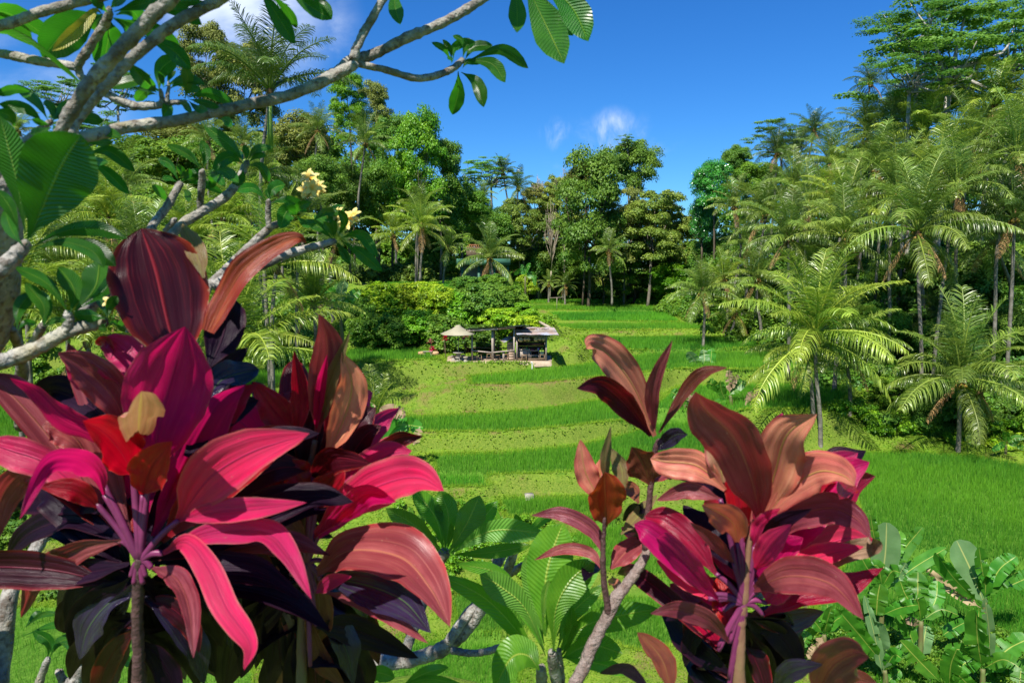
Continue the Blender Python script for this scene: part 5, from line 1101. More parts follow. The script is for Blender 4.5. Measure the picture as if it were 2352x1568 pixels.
mass('undergrowth', 'weeds along the low bank right of the big green leaves', 'fbright', region([(1600, 1330, 25.8), (1850, 1300, 26.2), (1880, 1480, 22.5), (1500, 1530, 21.5), (1280, 1470, 23)], 110, .15, .4), .05, 300)

# the bushes on the bank behind the food stall: each a shrub of its own
SH = [(880, 700, 66, 52, 60, 'fyellow', 'yellow green shrub on the left shoulder of the bank behind the parasol'), (935, 690, 50, 45, 61, 'fyellow', 'bright yellow-leaved shrub crowning the bushy bank left of the stall'), (850, 760, 52, 46, 56.5, 'fmid', 'leafy shrub at the left foot of the bank above the left rice strip'),
      (905, 765, 48, 40, 56, 'fmid', 'heart-leaved creeper bush at the foot of the bank left of the parasol'), (960, 750, 52, 44, 57, 'fbright', 'fresh green shrub behind the red cordylines and the baskets'), (1000, 700, 52, 48, 60, 'fyellow', 'ferny yellowish shrub in the middle of the bank above the parasol'),
      (1050, 715, 48, 46, 60, 'fbright', 'bright shrub directly above the open shelter roof'), (1105, 700, 62, 54, 61, 'fdark', 'dark glossy bush above the tin roof of the stall'), (1160, 690, 46, 40, 64, 'fmid', 'mid green bush on the right shoulder of the bank'),
      (1020, 770, 60, 50, 56.5, 'fmid', 'shrub filling the back of the parasol seats'), (1090, 785, 55, 46, 57, 'fdark', 'deep green bush seen between the shelter posts'), (1150, 740, 50, 40, 59, 'fyellow', 'yellow ferny bush leaning over the tin roof'), (1195, 722, 40, 28, 62, 'fbright', 'pale grassy shrub right of the dark bush'),
      (975, 670, 40, 26, 64, 'fyellow', 'round yellow-green bush at the crest of the bank'), (1130, 655, 36, 28, 68, 'fmid', 'bush in front of the green house terrace'), (1215, 745, 34, 22, 60, 'fyellow', 'low scrub behind the ridge of the tin roof'), (830, 720, 36, 44, 58, 'fmid', 'shrub beside the banana clump on the left'), (1075, 660, 40, 28, 67, 'fdark', 'dark bush on the crest behind the shelter'),
      (1210, 655, 26, 26, 78, 'fyellow', 'bright papaya-like bush right of the green house'), (1170, 668, 30, 24, 74, 'fbright', 'light green shrub beside the dirt patch')]
for cx, cy, rw, rh, Y, mat, lab in SH:
    tree(cx, cy, rw, rh, Y, 'round', mat, lab, None, 'shrub', 'trunkb', leaf=.062, name='shrub', tr=.05, limbs=4)

# ------------------------------------------------------------------ trees
TR = [  # cx cy rw rh Y style mat trunk label
 (468, 150, 52, 78, 96, 'tall', 'folive', 'trunkg', 'tall olive-brown tree rising beside the cloud on the left skyline'), (560, 210, 70, 90, 100, 'tall', 'folive', 'trunkg', 'olive tree crown behind the dark feathery palm'),
 (135, 215, 62, 46, 100, 'layer', 'falb', 'trunkp', 'thin flat-topped tree against the sky far left, behind the bare limbs'), (270, 200, 70, 60, 104, 'layer', 'falb', 'trunkp', 'airy flat-topped tree behind the forked frangipani limb'), (215, 300, 90, 50, 98, 'layer', 'falb', 'trunkp', 'pale twigged spreading tree below the forked limb'),
 (800, 235, 42, 55, 92, 'tall', 'fbright', 'trunkb', 'bright green pointed crown right of the dark feathery palm'), (855, 265, 42, 60, 96, 'tall', 'folive', 'trunkg', 'greyish crown beside the bright pointed tree'), (900, 350, 52, 70, 94, 'tall', 'fdark', 'trunkb', 'dark round crown left of the large vivid green tree'),
 (960, 395, 62, 118, 88, 'tall', 'fbright', 'trunkg', 'large vivid green tree on the left skyline'), (1010, 430, 58, 90, 92, 'tall', 'fmid', 'trunkg', 'mid green crown leaning right from the vivid green tree'), (870, 460, 70, 80, 90, 'round', 'fdark', 'trunkb', 'dark leafy tree behind the tall slim coconut palm'),
 (735, 410, 52, 56, 78, 'round', 'fdark', 'trunkb', 'round dark bush-like tree above the frangipani flowers'), (790, 450, 60, 80, 85, 'round', 'fdark', 'trunkb', 'deep green tree left of the tall slim palm'), (690, 330, 70, 70, 100, 'round', 'folive', 'trunkg', 'olive tree behind the dark feathery palm crown'),
 (330, 400, 120, 90, 90, 'round', 'fmid', 'trunkg', 'broad light green tree under the long frangipani limb'), (480, 400, 90, 90, 95, 'round', 'fmid', 'trunkg', 'leafy tree behind the frangipani leaf tips'), (200, 430, 100, 90, 95, 'round', 'fmid', 'trunkg', 'forest tree behind the huge close leaf'), (590, 450, 70, 90, 90, 'round', 'fbright', 'trunkg', 'light green tree behind the trunk of the feathery palm'),
 (60, 430, 100, 90, 95, 'round', 'fdark', 'trunkg', 'forest tree at the left edge'), (420, 340, 110, 60, 105, 'round', 'folive', 'trunkg', 'hazy tree crown just above the long frangipani limb'), (640, 480, 60, 60, 80, 'round', 'fmid', 'trunkg', 'green crown behind the yellow-green trunk'), (100, 520, 110, 90, 80, 'round', 'fmid', 'trunkg', 'wide leafy tree low on the left slope'), (380, 510, 100, 80, 78, 'bamboo', 'fmid', 'trunkg', 'soft bamboo-like tree above the left palms'),
 (1060, 480, 60, 65, 96, 'round', 'fmid', 'trunkg', 'round green tree between the vivid tree and the flat-topped tree'), (1130, 395, 62, 42, 112, 'layer', 'falb', 'trunkp', 'small flat-topped tree with pale trunk on the central skyline'), (1090, 400, 40, 36, 115, 'layer', 'falb', 'trunkp', 'left half-companion of the small flat-topped tree'),
 (1120, 530, 60, 60, 105, 'round', 'fdark', 'trunkb', 'dark tree above the green house'), (1010, 560, 50, 50, 96, 'round', 'fdark', 'trunkb', 'shadowed tree between the yellowish palms'), (1200, 530, 55, 70, 108, 'bamboo', 'fbamboo', 'trunkg', 'yellow-green bamboo clump right of the central palms'),
 (1245, 470, 42, 50, 112, 'bamboo', 'folive', 'trunkg', 'thin olive crown near the bare white tree'), (1290, 480, 42, 70, 110, 'bamboo', 'fbamboo', 'trunkp', 'pale green crown left of the big central tree'), (1355, 490, 78, 122, 98, 'tall', 'fdark', 'trunkb', 'big dense dark-trunked tree in the centre background'),
 (1350, 410, 46, 44, 99, 'round', 'folive', 'trunkb', 'olive top of the central background group'), (1455, 385, 58, 66, 112, 'round', 'fdark', 'trunkg', 'tall round crown right of centre on the skyline'), (1440, 325, 26, 18, 111, 'layer', 'falb', 'trunkg', 'small airy crown poking above the round tree'),
 (1500, 520, 72, 78, 100, 'bamboo', 'fbamboo', 'trunkg', 'billowing bamboo mass right of the big central tree'), (1560, 560, 55, 70, 102, 'bamboo', 'fbamboo', 'trunkg', 'bamboo clump at the right end of the central forest'), (1430, 520, 55, 80, 103, 'bamboo', 'folive', 'trunkg', 'olive crown between the two central masses'),
 (1460, 620, 70, 50, 106, 'bamboo', 'fdark', 'trunkb', 'dark thicket tree behind the lone central palm'), (1380, 600, 50, 45, 104, 'sparse', 'fbright', 'trunkb', 'thin bright tree beside the dark trunk in the centre'), (1300, 600, 60, 55, 112, 'round', 'fdark', 'trunkb', 'dark tree in the shade of the central forest'), (1230, 610, 55, 55, 112, 'round', 'fdark', 'trunkb', 'dark tree left of the bare vine tree'), (1545, 640, 60, 40, 100, 'round', 'fbright', 'trunkg', 'bright leafy tree at the right end of the valley'),
 (1640, 430, 50, 62, 84, 'round', 'fshiny', 'trunkb', 'glossy dark green rounded tree on the edge of the right hill'), (1615, 510, 30, 60, 86, 'round', 'fshiny', 'trunkb', 'lower glossy tree below the rounded one'), (1690, 375, 36, 42, 95, 'round', 'fdark', 'trunkg', 'dark round crown behind the glossy tree'), (1650, 600, 70, 60, 88, 'round', 'fdark', 'trunkb', 'shadowed tree under the leaning palms'),
 (1795, 320, 74, 52, 98, 'layer', 'fmid', 'trunkg', 'broad flat crown on the right skyline above the palms'), (1740, 420, 60, 50, 92, 'round', 'fmid', 'trunkg', 'green crown between the palms on the right ridge'),
 (2190, 110, 190, 125, 66, 'layer', 'falb', 'trunkp', 'very large airy tree with pale forking trunks at the top right'), (2110, 60, 110, 70, 68, 'layer', 'falb', 'trunkp', 'high left crown of the airy tree group at the top right'), (2090, 170, 110, 55, 64, 'layer', 'falb', 'trunkp', 'low left layer of the airy trees above the palms'), (2330, 90, 120, 110, 70, 'layer', 'falb', 'trunkp', 'airy tree cut by the right edge of the picture'), (2280, 210, 110, 80, 72, 'layer', 'falb', 'trunkp', 'airy pale-trunked tree behind the upper right palms'),
 (2130, 240, 80, 50, 80, 'round', 'fdark', 'trunkb', 'dark crown below the airy trees'), (2300, 330, 90, 80, 82, 'round', 'fdark', 'trunkb', 'dark crown behind the topmost right palms'), (2000, 400, 90, 80, 92, 'round', 'fdark', 'trunkb', 'dark crown behind the palms on the ridge'), (2250, 640, 120, 90, 62, 'round', 'fdark', 'trunkb', 'shadowed tree behind the right-hand hero palms'),
 (2060, 640, 70, 60, 64, 'round', 'fmid', 'trunkb', 'leafy tree showing between the palm trunks'), (2330, 760, 70, 70, 52, 'round', 'fdark', 'trunkb', 'dark leafy tree at the right edge under the palms'), (2030, 760, 60, 60, 55, 'round', 'fmid', 'trunkb', 'leafy shrub tree right of the twin-trunk palm'), (1850, 560, 80, 60, 80, 'round', 'fdark', 'trunkb', 'dark tree in the gap between the middle palms'),
 (2040, 900, 50, 40, 47, 'bamboo', 'fmid', 'trunkb', 'feathery bush beside the leaning middle trunk'), (2120, 960, 42, 50, 45, 'round', 'fdark', 'trunkb', 'dark bush in front of the slope behind the wide field'), (2330, 960, 60, 60, 46, 'round', 'fdark', 'trunkb', 'dark bush at the far right behind the field rim'), (2230, 960, 50, 45, 46, 'round', 'fdark', 'trunkb', 'bush between the two right-hand palm trunks'), (2170, 800, 80, 70, 52, 'round', 'fdark', 'trunkb', 'dark bushy tree between the twin-trunk palm and the rightmost palm'),
]
for cx, cy, rw, rh, Y, st, mat, tk, lab in TR:
    al = st == 'layer'
    tree(cx, cy, rw, rh, Y, st, mat, lab, None, 'tree', tk, leaf=.026 if al else .035, tr=.22 if al else .25, limbs=22 if al else 9, name='flat_topped_tree' if al else ('shrub' if rw < 52 and Y < 48 else 'broadleaf_tree'))
dead_tree(1268, 540, 22, 75, 105, 'bare brown vine-draped tree in the middle of the central forest', base=(1262, 690))
dead_tree(1298, 430, 26, 35, 109, 'bare whitish tree standing out against the sky near the centre')
dead_tree(1238, 435, 18, 28, 111, 'smaller bare whitish tree left of the other bare one')

# ------------------------------------------------------------------ palms
ARK = ['up'] * 3 + ['high'] * 7 + ['mid'] * 6
palm(620, 205, 165, 45, 'dark feathery palm with thin ringed trunk and green crown shaft rising left of centre', base=(622, 890), mat='palmdark', n=17, kinds=ARK, dead=0, nuts=False, trw=.95, name='areca_palm')
ar = [o for o in C.objects if o.get('label', '').startswith('dark feathery palm with')][0]
c = P(620, 215, 45); mb = MB(); mb.tube([np.array(P(621, 350, 45)), np.array(P(620, 290, 45)), np.array(c)], [.20, .17, .13], 10); o = link('crown_shaft', mb.me('crown_shaft', plain('crown_shaft', (.16, .26, .03), (.10, .2, .02), 3, .4), True), ar); o.location = -ar.location
palm(605, 400, 85, 52, 'coconut palm with hanging flower strings behind the green crown shaft', mat='palm')
PL = [  # cx cy r Y mat label base
 (839, 328, 62, 82, 'palm', 'tall slim coconut palm with brown hanging fronds against the vivid green trees', (822, 500)), (730, 300, 62, 80, 'palm', 'coconut palm behind the tip of the long frangipani limb', None), (478, 325, 62, 78, 'palm', 'coconut palm just under the long limb, left of the feathery palm', None), (40, 300, 50, 85, 'palm', 'distant coconut palm at the far left skyline', None),
 (290, 425, 80, 60, 'palm', 'coconut palm with orange dead frond behind the drooping frangipani leaves', None), (560, 330, 60, 85, 'palm', 'coconut palm partly behind the feathery palm trunk', None), (250, 500, 120, 48, 'palmbright', 'low bright palm under the huge close leaf', None), (513, 500, 100, 50, 'palmbright', 'low bright palm between two frangipani stems', None), (430, 560, 110, 46, 'palmbright', 'young palm with yellowish upright fronds behind the cordyline top', None),
 (635, 610, 150, 40, 'palmbright', 'large young palm with broad arching fronds behind the thin trunk', None), (535, 815, 230, 33, 'palmbright', 'stemless palm with long fronds sweeping right above the pink cordyline', (535, 860)), (60, 570, 170, 38, 'palmbright', 'palm filling the left edge behind the frangipani limbs', None), (40, 720, 180, 32, 'palmbright', 'low palm at the left edge above the bright rice', None), (200, 780, 150, 34, 'palmbright', 'low palm behind the left cordyline leaves', None), (330, 640, 150, 40, 'palm', 'palm behind the dark top leaf of the big cordyline', None),
 (720, 700, 100, 44, 'palmbright', 'small palm with drooping pale fronds left of the bushy bank', None), (690, 520, 110, 55, 'palm', 'palm behind the lower frangipani branch tips', None), (770, 560, 80, 62, 'palm', 'palm below the yellow frangipani flowers', None), (150, 640, 130, 45, 'palm', 'palm low on the left between frangipani branches', None),
 (903, 540, 62, 78, 'palmbright', 'yellow-green coconut palm left of the central palm group', (910, 600)), (968, 520, 72, 76, 'palmbright', 'coconut palm with orange fronds in the central group', (965, 640)), (965, 480, 60, 84, 'palm', 'palm crown behind the orange-fronded one', None), (1030, 568, 46, 80, 'palm', 'small palm between the central group and the green house', None), (1126, 590, 72, 72, 'palm', 'coconut palm standing in front of the green house', (1133, 650)),
 (1155, 395, 34, 110, 'palmdark', 'small palm beside the flat-topped tree on the central skyline', None), (1190, 432, 42, 108, 'palmdark', 'dark palm on the central skyline right of the flat-topped tree', None), (1110, 450, 36, 104, 'palm', 'small palm below the flat-topped tree', None), (1398, 575, 44, 93, 'palm', 'lone slender coconut palm at the far end of the rice fields', (1406, 697)), (1300, 655, 28, 104, 'palm', 'tiny palm at the forest edge behind the farthest field', None), (1262, 650, 26, 105, 'palm', 'tiny pale palm left of the dark forest trunk', None),
 (1999, 190, 48, 88, 'palmdark', 'topmost palm on the right skyline', None), (1992, 302, 85, 74, 'palm', 'coconut palm silhouetted on the right skyline', None), (2050, 262, 78, 77, 'palm', 'coconut palm with orange nuts below the airy trees', None), (1910, 375, 85, 70, 'palm', 'coconut palm high on the right slope, left of the skyline pair', None), (1822, 432, 74, 68, 'palm', 'coconut palm with drooping fronds on the left shoulder of the slope', None), (1784, 352, 58, 84, 'palmdark', 'palm under the broad flat crown', None), (1832, 356, 58, 84, 'palmdark', 'second palm under the broad flat crown', None),
 (1686, 475, 62, 74, 'palm', 'small coconut palm beside the glossy dark tree', None), (2286, 240, 100, 62, 'palmbright', 'bright palm near the upper right corner with orange nuts', None), (2232, 335, 108, 58, 'palm', 'large palm on the upper right slope', None), (2335, 360, 130, 50, 'palm', 'large palm cut by the right edge, high up', None), (2108, 530, 150, 47, 'palm', 'big spreading coconut palm on a tall dark trunk right of centre slope', (2113, 950, 47)), (1811, 545, 108, 52, 'palm', 'deep green palm above the trunkless thicket, left side of the slope', None),
 (1940, 545, 118, 50, 'palm', 'palm with long shadowed fronds behind the twin-trunk palm', None), (2010, 390, 90, 62, 'palm', 'palm in the middle of the upper slope', None), (1942, 480, 100, 56, 'palmbright', 'bright-fronded palm in the middle of the slope', None), (2150, 400, 110, 56, 'palmbright', 'sunlit palm below the upper right group', None), (2200, 430, 120, 50, 'palm', 'palm directly above the big spreading one', None), (2330, 500, 120, 48, 'palmdark', 'dark palm at the right edge, middle height', None), (2283, 545, 110, 52, 'palm', 'palm with a leaning grey trunk on the right', (2317, 700, 56)),
 (1613, 672, 80, 62, 'palm', 'coconut palm with dry brown skirt at the right end of the rice strips', (1615, 797, 62)), (1662, 640, 60, 70, 'palmbright', 'young palm behind the brown-skirted palm', None), (1690, 720, 54, 66, 'palmbright', 'small palm at the thicket edge right of the rice strips', None), (1740, 640, 80, 64, 'palm', 'palm with fronds pointing left over the field edge', None), (1720, 560, 70, 74, 'palm', 'palm between the glossy tree and the deep green palm', None), (2160, 740, 90, 56, 'palmdark', 'shadowed palm crown between the two front right palms', None), (1890, 640, 100, 52, 'palm', 'palm crown right behind the twin-trunk palm', None),
 (2040, 330, 90, 70, 'palm', 'palm in the group under the airy trees', None), (2120, 310, 95, 64, 'palmbright', 'sunlit palm under the low airy layer', None), (1870, 300, 50, 92, 'palmdark', 'distant palm left of the skyline pair', None), (2230, 200, 60, 82, 'palmdark', 'dark palm seen through the airy tree', None), (1860, 470, 90, 62, 'palm', 'palm just left of the bright-fronded one', None), (2060, 440, 110, 54, 'palm', 'palm left of the big spreading one, higher up', None), (2390, 250, 110, 60, 'palm', 'palm at the upper right edge', None), (1760, 490, 80, 68, 'palm', 'palm on the left slope shoulder below the drooping one', None),
]
for cx, cy, rp, Y, mat, lab, base in PL:
    young = Y < 60 and cx < 800
    palm(cx, cy, rp, Y, lab, base, mat, n=20 if rp < 70 else 24, dead=1 if young else 2, nuts=not young, kinds=(['up'] * 6 + ['high'] * 7 + ['mid'] * 6 + ['flat'] * 4) if young else None)
palm(1873, 765, 178, 42, 'hero coconut palm right of centre with yellow-edged fronds over the shaded rice, trunk foot white', base=(1885, 1046, 41.5), mat='palmbright', n=27, dead=0, trw=1.0)
palm(1848, 800, 120, 43, 'shorter palm whose dark trunk stands just left of the white-footed one', base=(1868, 1000, 42.5), mat='palmbright', n=12, kinds=['flat'] * 2 + ['hang'] * 2 + ['mid'], dead=1, nuts=False)
palm(1935, 800, 130, 44.5, 'palm with slanting trunk between the white-footed trunk and the dark slope', base=(1951, 968, 45), mat='palm', n=18, dead=1, trw=.9)
palm(2207, 870, 165, 41, 'rightmost big coconut palm standing at the back rim of the wide rice field', base=(2199, 1050, 41.3), mat='palm', n=27, dead=1, trw=1.05)
palm(2250, 900, 110, 42.5, 'small palm with an orange-ringed trunk behind the rightmost big one', base=(2246, 1022, 42.3), mat='palm', n=16, dead=1, nuts=False)
palm(860, 960, 100, 37.5, 'young trunkless palm with upright fronds below the left rice strip', base=(860, 985, 37.5), mat='palmbright', n=9, kinds=['up'] * 6 + ['high'] * 3, dead=1, nuts=False)

# ------------------------------------------------------------------ bananas
def banana(tile, bx, by, Y, rows, label, stem=(.09, .06), h=None, top=None):
    x, y = TT(tile, bx, by); b = P(x, y, Y); g0 = gz(b.x, b.y)
    root = empty('banana_plant', (b.x, b.y, g0), label, 'banana plant')
    tx, ty = TT(tile, *(top or (bx, by))); t = np.array(P(tx, ty, Y)) - np.array(root.location)
    if t[2] > .15: mb = MB(); mb.tube(catmull([(0, 0, -.2), t * .5 + np.array([.03, 0, 0]), t], 8), np.linspace(stem[0], stem[1], 8), 9, wob=.15); link('stem', mb.me('stem', M['banstem'], True), root)
    for mat, wd, pts in rows:
        fleaf(root, tile, pts, wd * 1.2, mat, Y, random.uniform(-.5, .5), 'ban', ripple=.05, fold=.12, nv=36, nu=10, tear=0 if wd > 120 and mat == 'banpale' else (9 if mat != 'bandry' else 30), label='dry torn leaf' if mat == 'bandry' else None)
    if tile == 'I' and Y < 22:
        for k in range(3):
            a = k * 2.4 + bx; e = math.radians(random.uniform(30, 75)); l = random.uniform(1.2, 1.7); d = np.array([math.cos(a) * math.cos(e), math.sin(a) * math.cos(e), math.sin(e)]); c0 = np.array(P(tx, ty, Y))
            V, F, UV = leaf_geo([c0, c0 + d * l * .5 + [0, 0, .08], c0 + d * l - [0, 0, .3 * l]], random.uniform(.32, .45), 'ban', random.uniform(-.4, .4), .15, 10, 30, .05, tear=9)
            link('leaf', mesh_np('leaf', V - np.array(root.location), [F], M['ban'], None, UV, True), root)
    return root
banana('I', 1400, 1020, 20.5, [('banpale', 155, [(1390, 900), (1420, 700), (1430, 488)]), ('ban', 60, [(1370, 700), (1340, 560), (1320, 435)]), ('fryel' if 0 else 'frpale', 70, [(1480, 740), (1510, 640), (1515, 545)]), ('ban', 85, [(1440, 880), (1540, 680), (1670, 520)]), ('ban', 85, [(1430, 940), (1600, 800), (1830, 660)]), ('ban', 110, [(1390, 880), (1370, 980), (1360, 1110)]), ('ban', 70, [(1380, 900), (1290, 780), (1190, 570)]), ('ban', 90, [(1340, 850), (1230, 920), (1240, 1010)]), ('banpale', 60, [(1420, 860), (1500, 850), (1560, 760)])], 'banana plant with one tall pale upright leaf in the lower right field', top=(1400, 920))
banana('I', 2090, 1080, 20.5, [('banpale', 165, [(2090, 1050), (2000, 820), (1900, 608)]), ('ban', 70, [(2100, 960), (2070, 800), (2050, 655)]), ('ban', 100, [(2110, 950), (2190, 800), (2300, 715)]), ('ban', 90, [(2110, 980), (2180, 880), (2310, 820)]), ('ban', 100, [(2240, 920), (2330, 880), (2420, 840)]), ('bandry', 60, [(2060, 1060), (1900, 960), (1690, 800)]), ('ban', 80, [(2050, 1030), (1880, 860), (1760, 690)]), ('ban', 90, [(2080, 1020), (2010, 920), (2000, 810)]), ('ban', 130, [(2080, 1400), (2040, 1250), (2050, 1080)])], 'banana plant with a broad pale leaf leaning left near the right edge', top=(2090, 1000))
banana('I', 1660, 1230, 19.5, [('ban', 120, [(1660, 1110), (1640, 980), (1640, 820)]), ('ban', 90, [(1660, 1120), (1560, 980), (1520, 880)]), ('ban', 90, [(1620, 1330), (1560, 1180), (1480, 1040)]), ('ban', 75, [(1400, 1110), (1520, 1060), (1640, 1040)]), ('bandry', 50, [(1650, 1180), (1600, 1150), (1550, 1140)]), ('banpale', 95, [(1670, 1390), (1680, 1280), (1700, 1175)]), ('ban', 80, [(1800, 1250), (1860, 1210), (1970, 1150)]), ('ban', 90, [(1700, 1130), (1760, 1000), (1770, 880)])], 'banana plant between the two tall pale-leaved ones', top=(1660, 1150))
banana('I', 1420, 1560, 18.5, [('banpale', 110, [(1410, 1500), (1390, 1300), (1330, 1100)]), ('ban', 100, [(1390, 1420), (1260, 1260), (1090, 1060)]), ('ban', 80, [(1380, 1360), (1260, 1220), (1190, 1090)]), ('ban', 60, [(1430, 1560), (1480, 1520), (1520, 1480)]), ('banpale', 60, [(1400, 1500), (1360, 1300), (1280, 980)])], 'banana plant with folded leaves at the bottom, right of the cordyline', top=(1415, 1480))
banana('I', 2070, 1530, 18, [('ban', 120, [(2070, 1470), (2040, 1270), (2030, 1080)]), ('banpale', 60, [(2110, 1480), (2120, 1250), (2090, 1000)]), ('ban', 130, [(2090, 1520), (2230, 1350), (2400, 1260)]), ('ban', 110, [(1850, 1600), (1860, 1450), (1900, 1340)]), ('ban', 120, [(1880, 1480), (1960, 1430), (2050, 1360)]), ('ban', 100, [(1790, 1560), (1650, 1420), (1520, 1280)]), ('ban', 110, [(2320, 1600), (2330, 1500), (2340, 1400)]), ('ban', 90, [(2050, 1640), (1960, 1560), (1880, 1480)]), ('ban', 80, [(2130, 1560), (2100, 1620), (2060, 1700)])], 'banana plant in the bottom right corner with wide green leaves', top=(2075, 1470))
banana('I', 1000, 1500, 19.5, [('ban', 70, [(1020, 1260), (960, 1180), (900, 1240)]), ('ban', 80, [(1030, 1240), (1100, 1150), (1190, 1180)]), ('ban', 60, [(1010, 1240), (1030, 1150), (1060, 1050)]), ('bandry', 60, [(1000, 1250), (960, 1320), (900, 1400)]), ('bandry', 50, [(1010, 1270), (1020, 1350), (1000, 1440)]), ('ban', 70, [(840, 1320), (880, 1280), (900, 1220)])], 'scruffy banana plant with dry leaves low beside the salmon cordyline', top=(1010, 1240))
banana('I', 815, 1500, 20.5, [('bandry', 50, [(815, 1330), (790, 1400), (800, 1480)]), ('ban', 60, [(815, 1320), (780, 1260), (740, 1280)]), ('ban', 60, [(820, 1320), (860, 1260), (900, 1270)]), ('ban', 40, [(830, 1500), (850, 1420), (870, 1350)])], 'thin banana stem with shredded leaves left of the scruffy one', top=(815, 1320))
banana('I', 900, 790, 23, [('banpale', 90, [(910, 760), (920, 660), (925, 578)]), ('banpale', 90, [(1040, 700), (1060, 650), (1085, 612)]), ('bandry', 50, [(880, 780), (840, 720), (860, 660)]), ('ban', 60, [(1050, 720), (1130, 660), (1210, 615)]), ('ban', 60, [(900, 780), (840, 760), (780, 740)])], 'banana leaves peeking out behind the ragged pink leaf')
banana('F', 195, 1120, 55, [('banpale', 62, [(195, 1075), (150, 1010), (95, 935)]), ('banpale', 60, [(200, 1070), (205, 1000), (200, 920)]), ('ban', 55, [(210, 1075), (245, 1000), (255, 910)])], 'small banana plant with three upright leaves in the rice near the brown-skirted palm', top=(192, 1075), stem=(.14, .1))
banana('F', 380, 1330, 45, [('bandry', 40, [(380, 1200), (400, 1130), (430, 1090)]), ('ban', 60, [(370, 1230), (440, 1160), (470, 1125)]), ('ban', 60, [(360, 1230), (290, 1170), (220, 1140)]), ('bandry', 50, [(470, 1260), (540, 1220), (612, 1200)]), ('bandry', 40, [(480, 1250), (510, 1320), (520, 1390)]), ('ban', 60, [(380, 1260), (430, 1320), (500, 1310)]), ('ban', 50, [(360, 1260), (300, 1280), (250, 1320)]), ('bandry', 40, [(375, 1220), (370, 1120), (375, 1050)]), ('ban', 50, [(350, 1260), (320, 1200), (310, 1130)])], 'half dry banana clump behind the tip of the salmon cordyline', top=(378, 1230), stem=(.14, .1))
banana('F', 70, 1330, 44, [('ban', 60, [(70, 1290), (60, 1220), (60, 1180)]), ('ban', 60, [(70, 1290), (20, 1230), (-20, 1200)]), ('bandry', 40, [(80, 1280), (120, 1240), (170, 1230)]), ('ban', 60, [(80, 1290), (140, 1300), (180, 1340)])], 'small banana plant left of the half dry clump', top=(70, 1290), stem=(.12, .1))
banana('E', 130, 700, 47, [('banpale', 60, [(90, 610), (110, 530), (135, 440)]), ('ban', 70, [(90, 610), (40, 540), (-30, 500)]), ('ban', 60, [(95, 610), (170, 570), (230, 520)]), ('ban', 50, [(95, 615), (160, 590), (200, 580)]), ('ban', 55, [(85, 610), (60, 520), (60, 450)]), ('bandry', 50, [(80, 630), (0, 600), (-60, 640)]), ('bandry', 50, [(70, 650), (-20, 680), (-80, 720)])], 'banana plant on the slope left of the bushy bank', top=(92, 615), stem=(.14, .1))
banana('E', 330, 1560, 34, [('bandry', 90, [(330, 1350), (280, 1320), (220, 1400)]), ('bandry', 80, [(350, 1360), (440, 1330), (540, 1360)]), ('ban', 90, [(340, 1540), (480, 1430), (660, 1440)]), ('ban', 80, [(350, 1540), (430, 1420), (510, 1330)]), ('bandry', 80, [(320, 1380), (250, 1420), (200, 1520)]), ('ban', 70, [(330, 1400), (300, 1330), (290, 1280)]), ('ban', 90, [(350, 1600), (200, 1540), (120, 1560)]), ('bandry', 50, [(640, 1440), (620, 1500), (600, 1560)])], 'banana clump with shredded brown leaves below the young upright palm', top=(335, 1380), stem=(.12, .09))
banana('E', 1345, 640, 72, [('ban', 26, [(1345, 420), (1355, 380), (1380, 340)]), ('ban', 26, [(1345, 420), (1310, 390), (1270, 420)]), ('ban', 26, [(1345, 425), (1390, 410), (1420, 450)]), ('ban', 24, [(1345, 425), (1330, 380), (1320, 350)]), ('ban', 22, [(1350, 430), (1400, 440), (1410, 490)])], 'bright banana plant right of the green house', top=(1345, 430), stem=(.13, .1))
banana('F', 2230, 1560, 40.5, [('ban', 36, [(2230, 1545), (2232, 1500), (2232, 1470)]), ('ban', 34, [(2240, 1550), (2290, 1515), (2352, 1515)]), ('ban', 34, [(2235, 1555), (2200, 1560), (2140, 1600)]), ('ban', 34, [(2240, 1560), (2300, 1555), (2350, 1590)])], 'small banana plant on the rim beyond the right end of the wide rice field')

def backdrop(sky_, Y, mat, label, step=26, low_=640):
    sp = []; xs = np.arange(sky_[0][0], sky_[-1][0], step)
    for x in xs:
        t = np.interp(x, [a for a, b in sky_], [b for a, b in sky_])
        for y in np.arange(t, low_, step * 1.25):
            p = P(x + random.uniform(-12, 12), y + random.uniform(-10, 10), Y + random.uniform(-5, 5)); sp.append((p.x, p.y, p.z - 1.5, random.uniform(2.0, 3.6)))
    mass('far_forest', label, mat, sp, .34, 420)
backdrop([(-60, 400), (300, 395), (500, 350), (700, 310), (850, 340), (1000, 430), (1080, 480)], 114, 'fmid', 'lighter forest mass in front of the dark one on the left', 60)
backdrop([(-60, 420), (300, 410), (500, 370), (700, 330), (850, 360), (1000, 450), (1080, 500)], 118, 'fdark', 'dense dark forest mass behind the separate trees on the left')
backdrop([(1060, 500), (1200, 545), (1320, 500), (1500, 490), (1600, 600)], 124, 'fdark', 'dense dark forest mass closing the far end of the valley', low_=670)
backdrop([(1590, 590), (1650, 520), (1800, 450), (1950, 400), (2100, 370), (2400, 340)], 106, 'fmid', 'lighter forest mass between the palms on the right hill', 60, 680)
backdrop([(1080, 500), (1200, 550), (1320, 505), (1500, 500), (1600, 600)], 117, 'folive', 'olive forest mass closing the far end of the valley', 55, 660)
backdrop([(1590, 600), (1650, 500), (1800, 440), (1950, 380), (2100, 350), (2400, 320)], 112, 'fdark', 'dense dark forest mass behind the palms on the right hill', 34, 680)
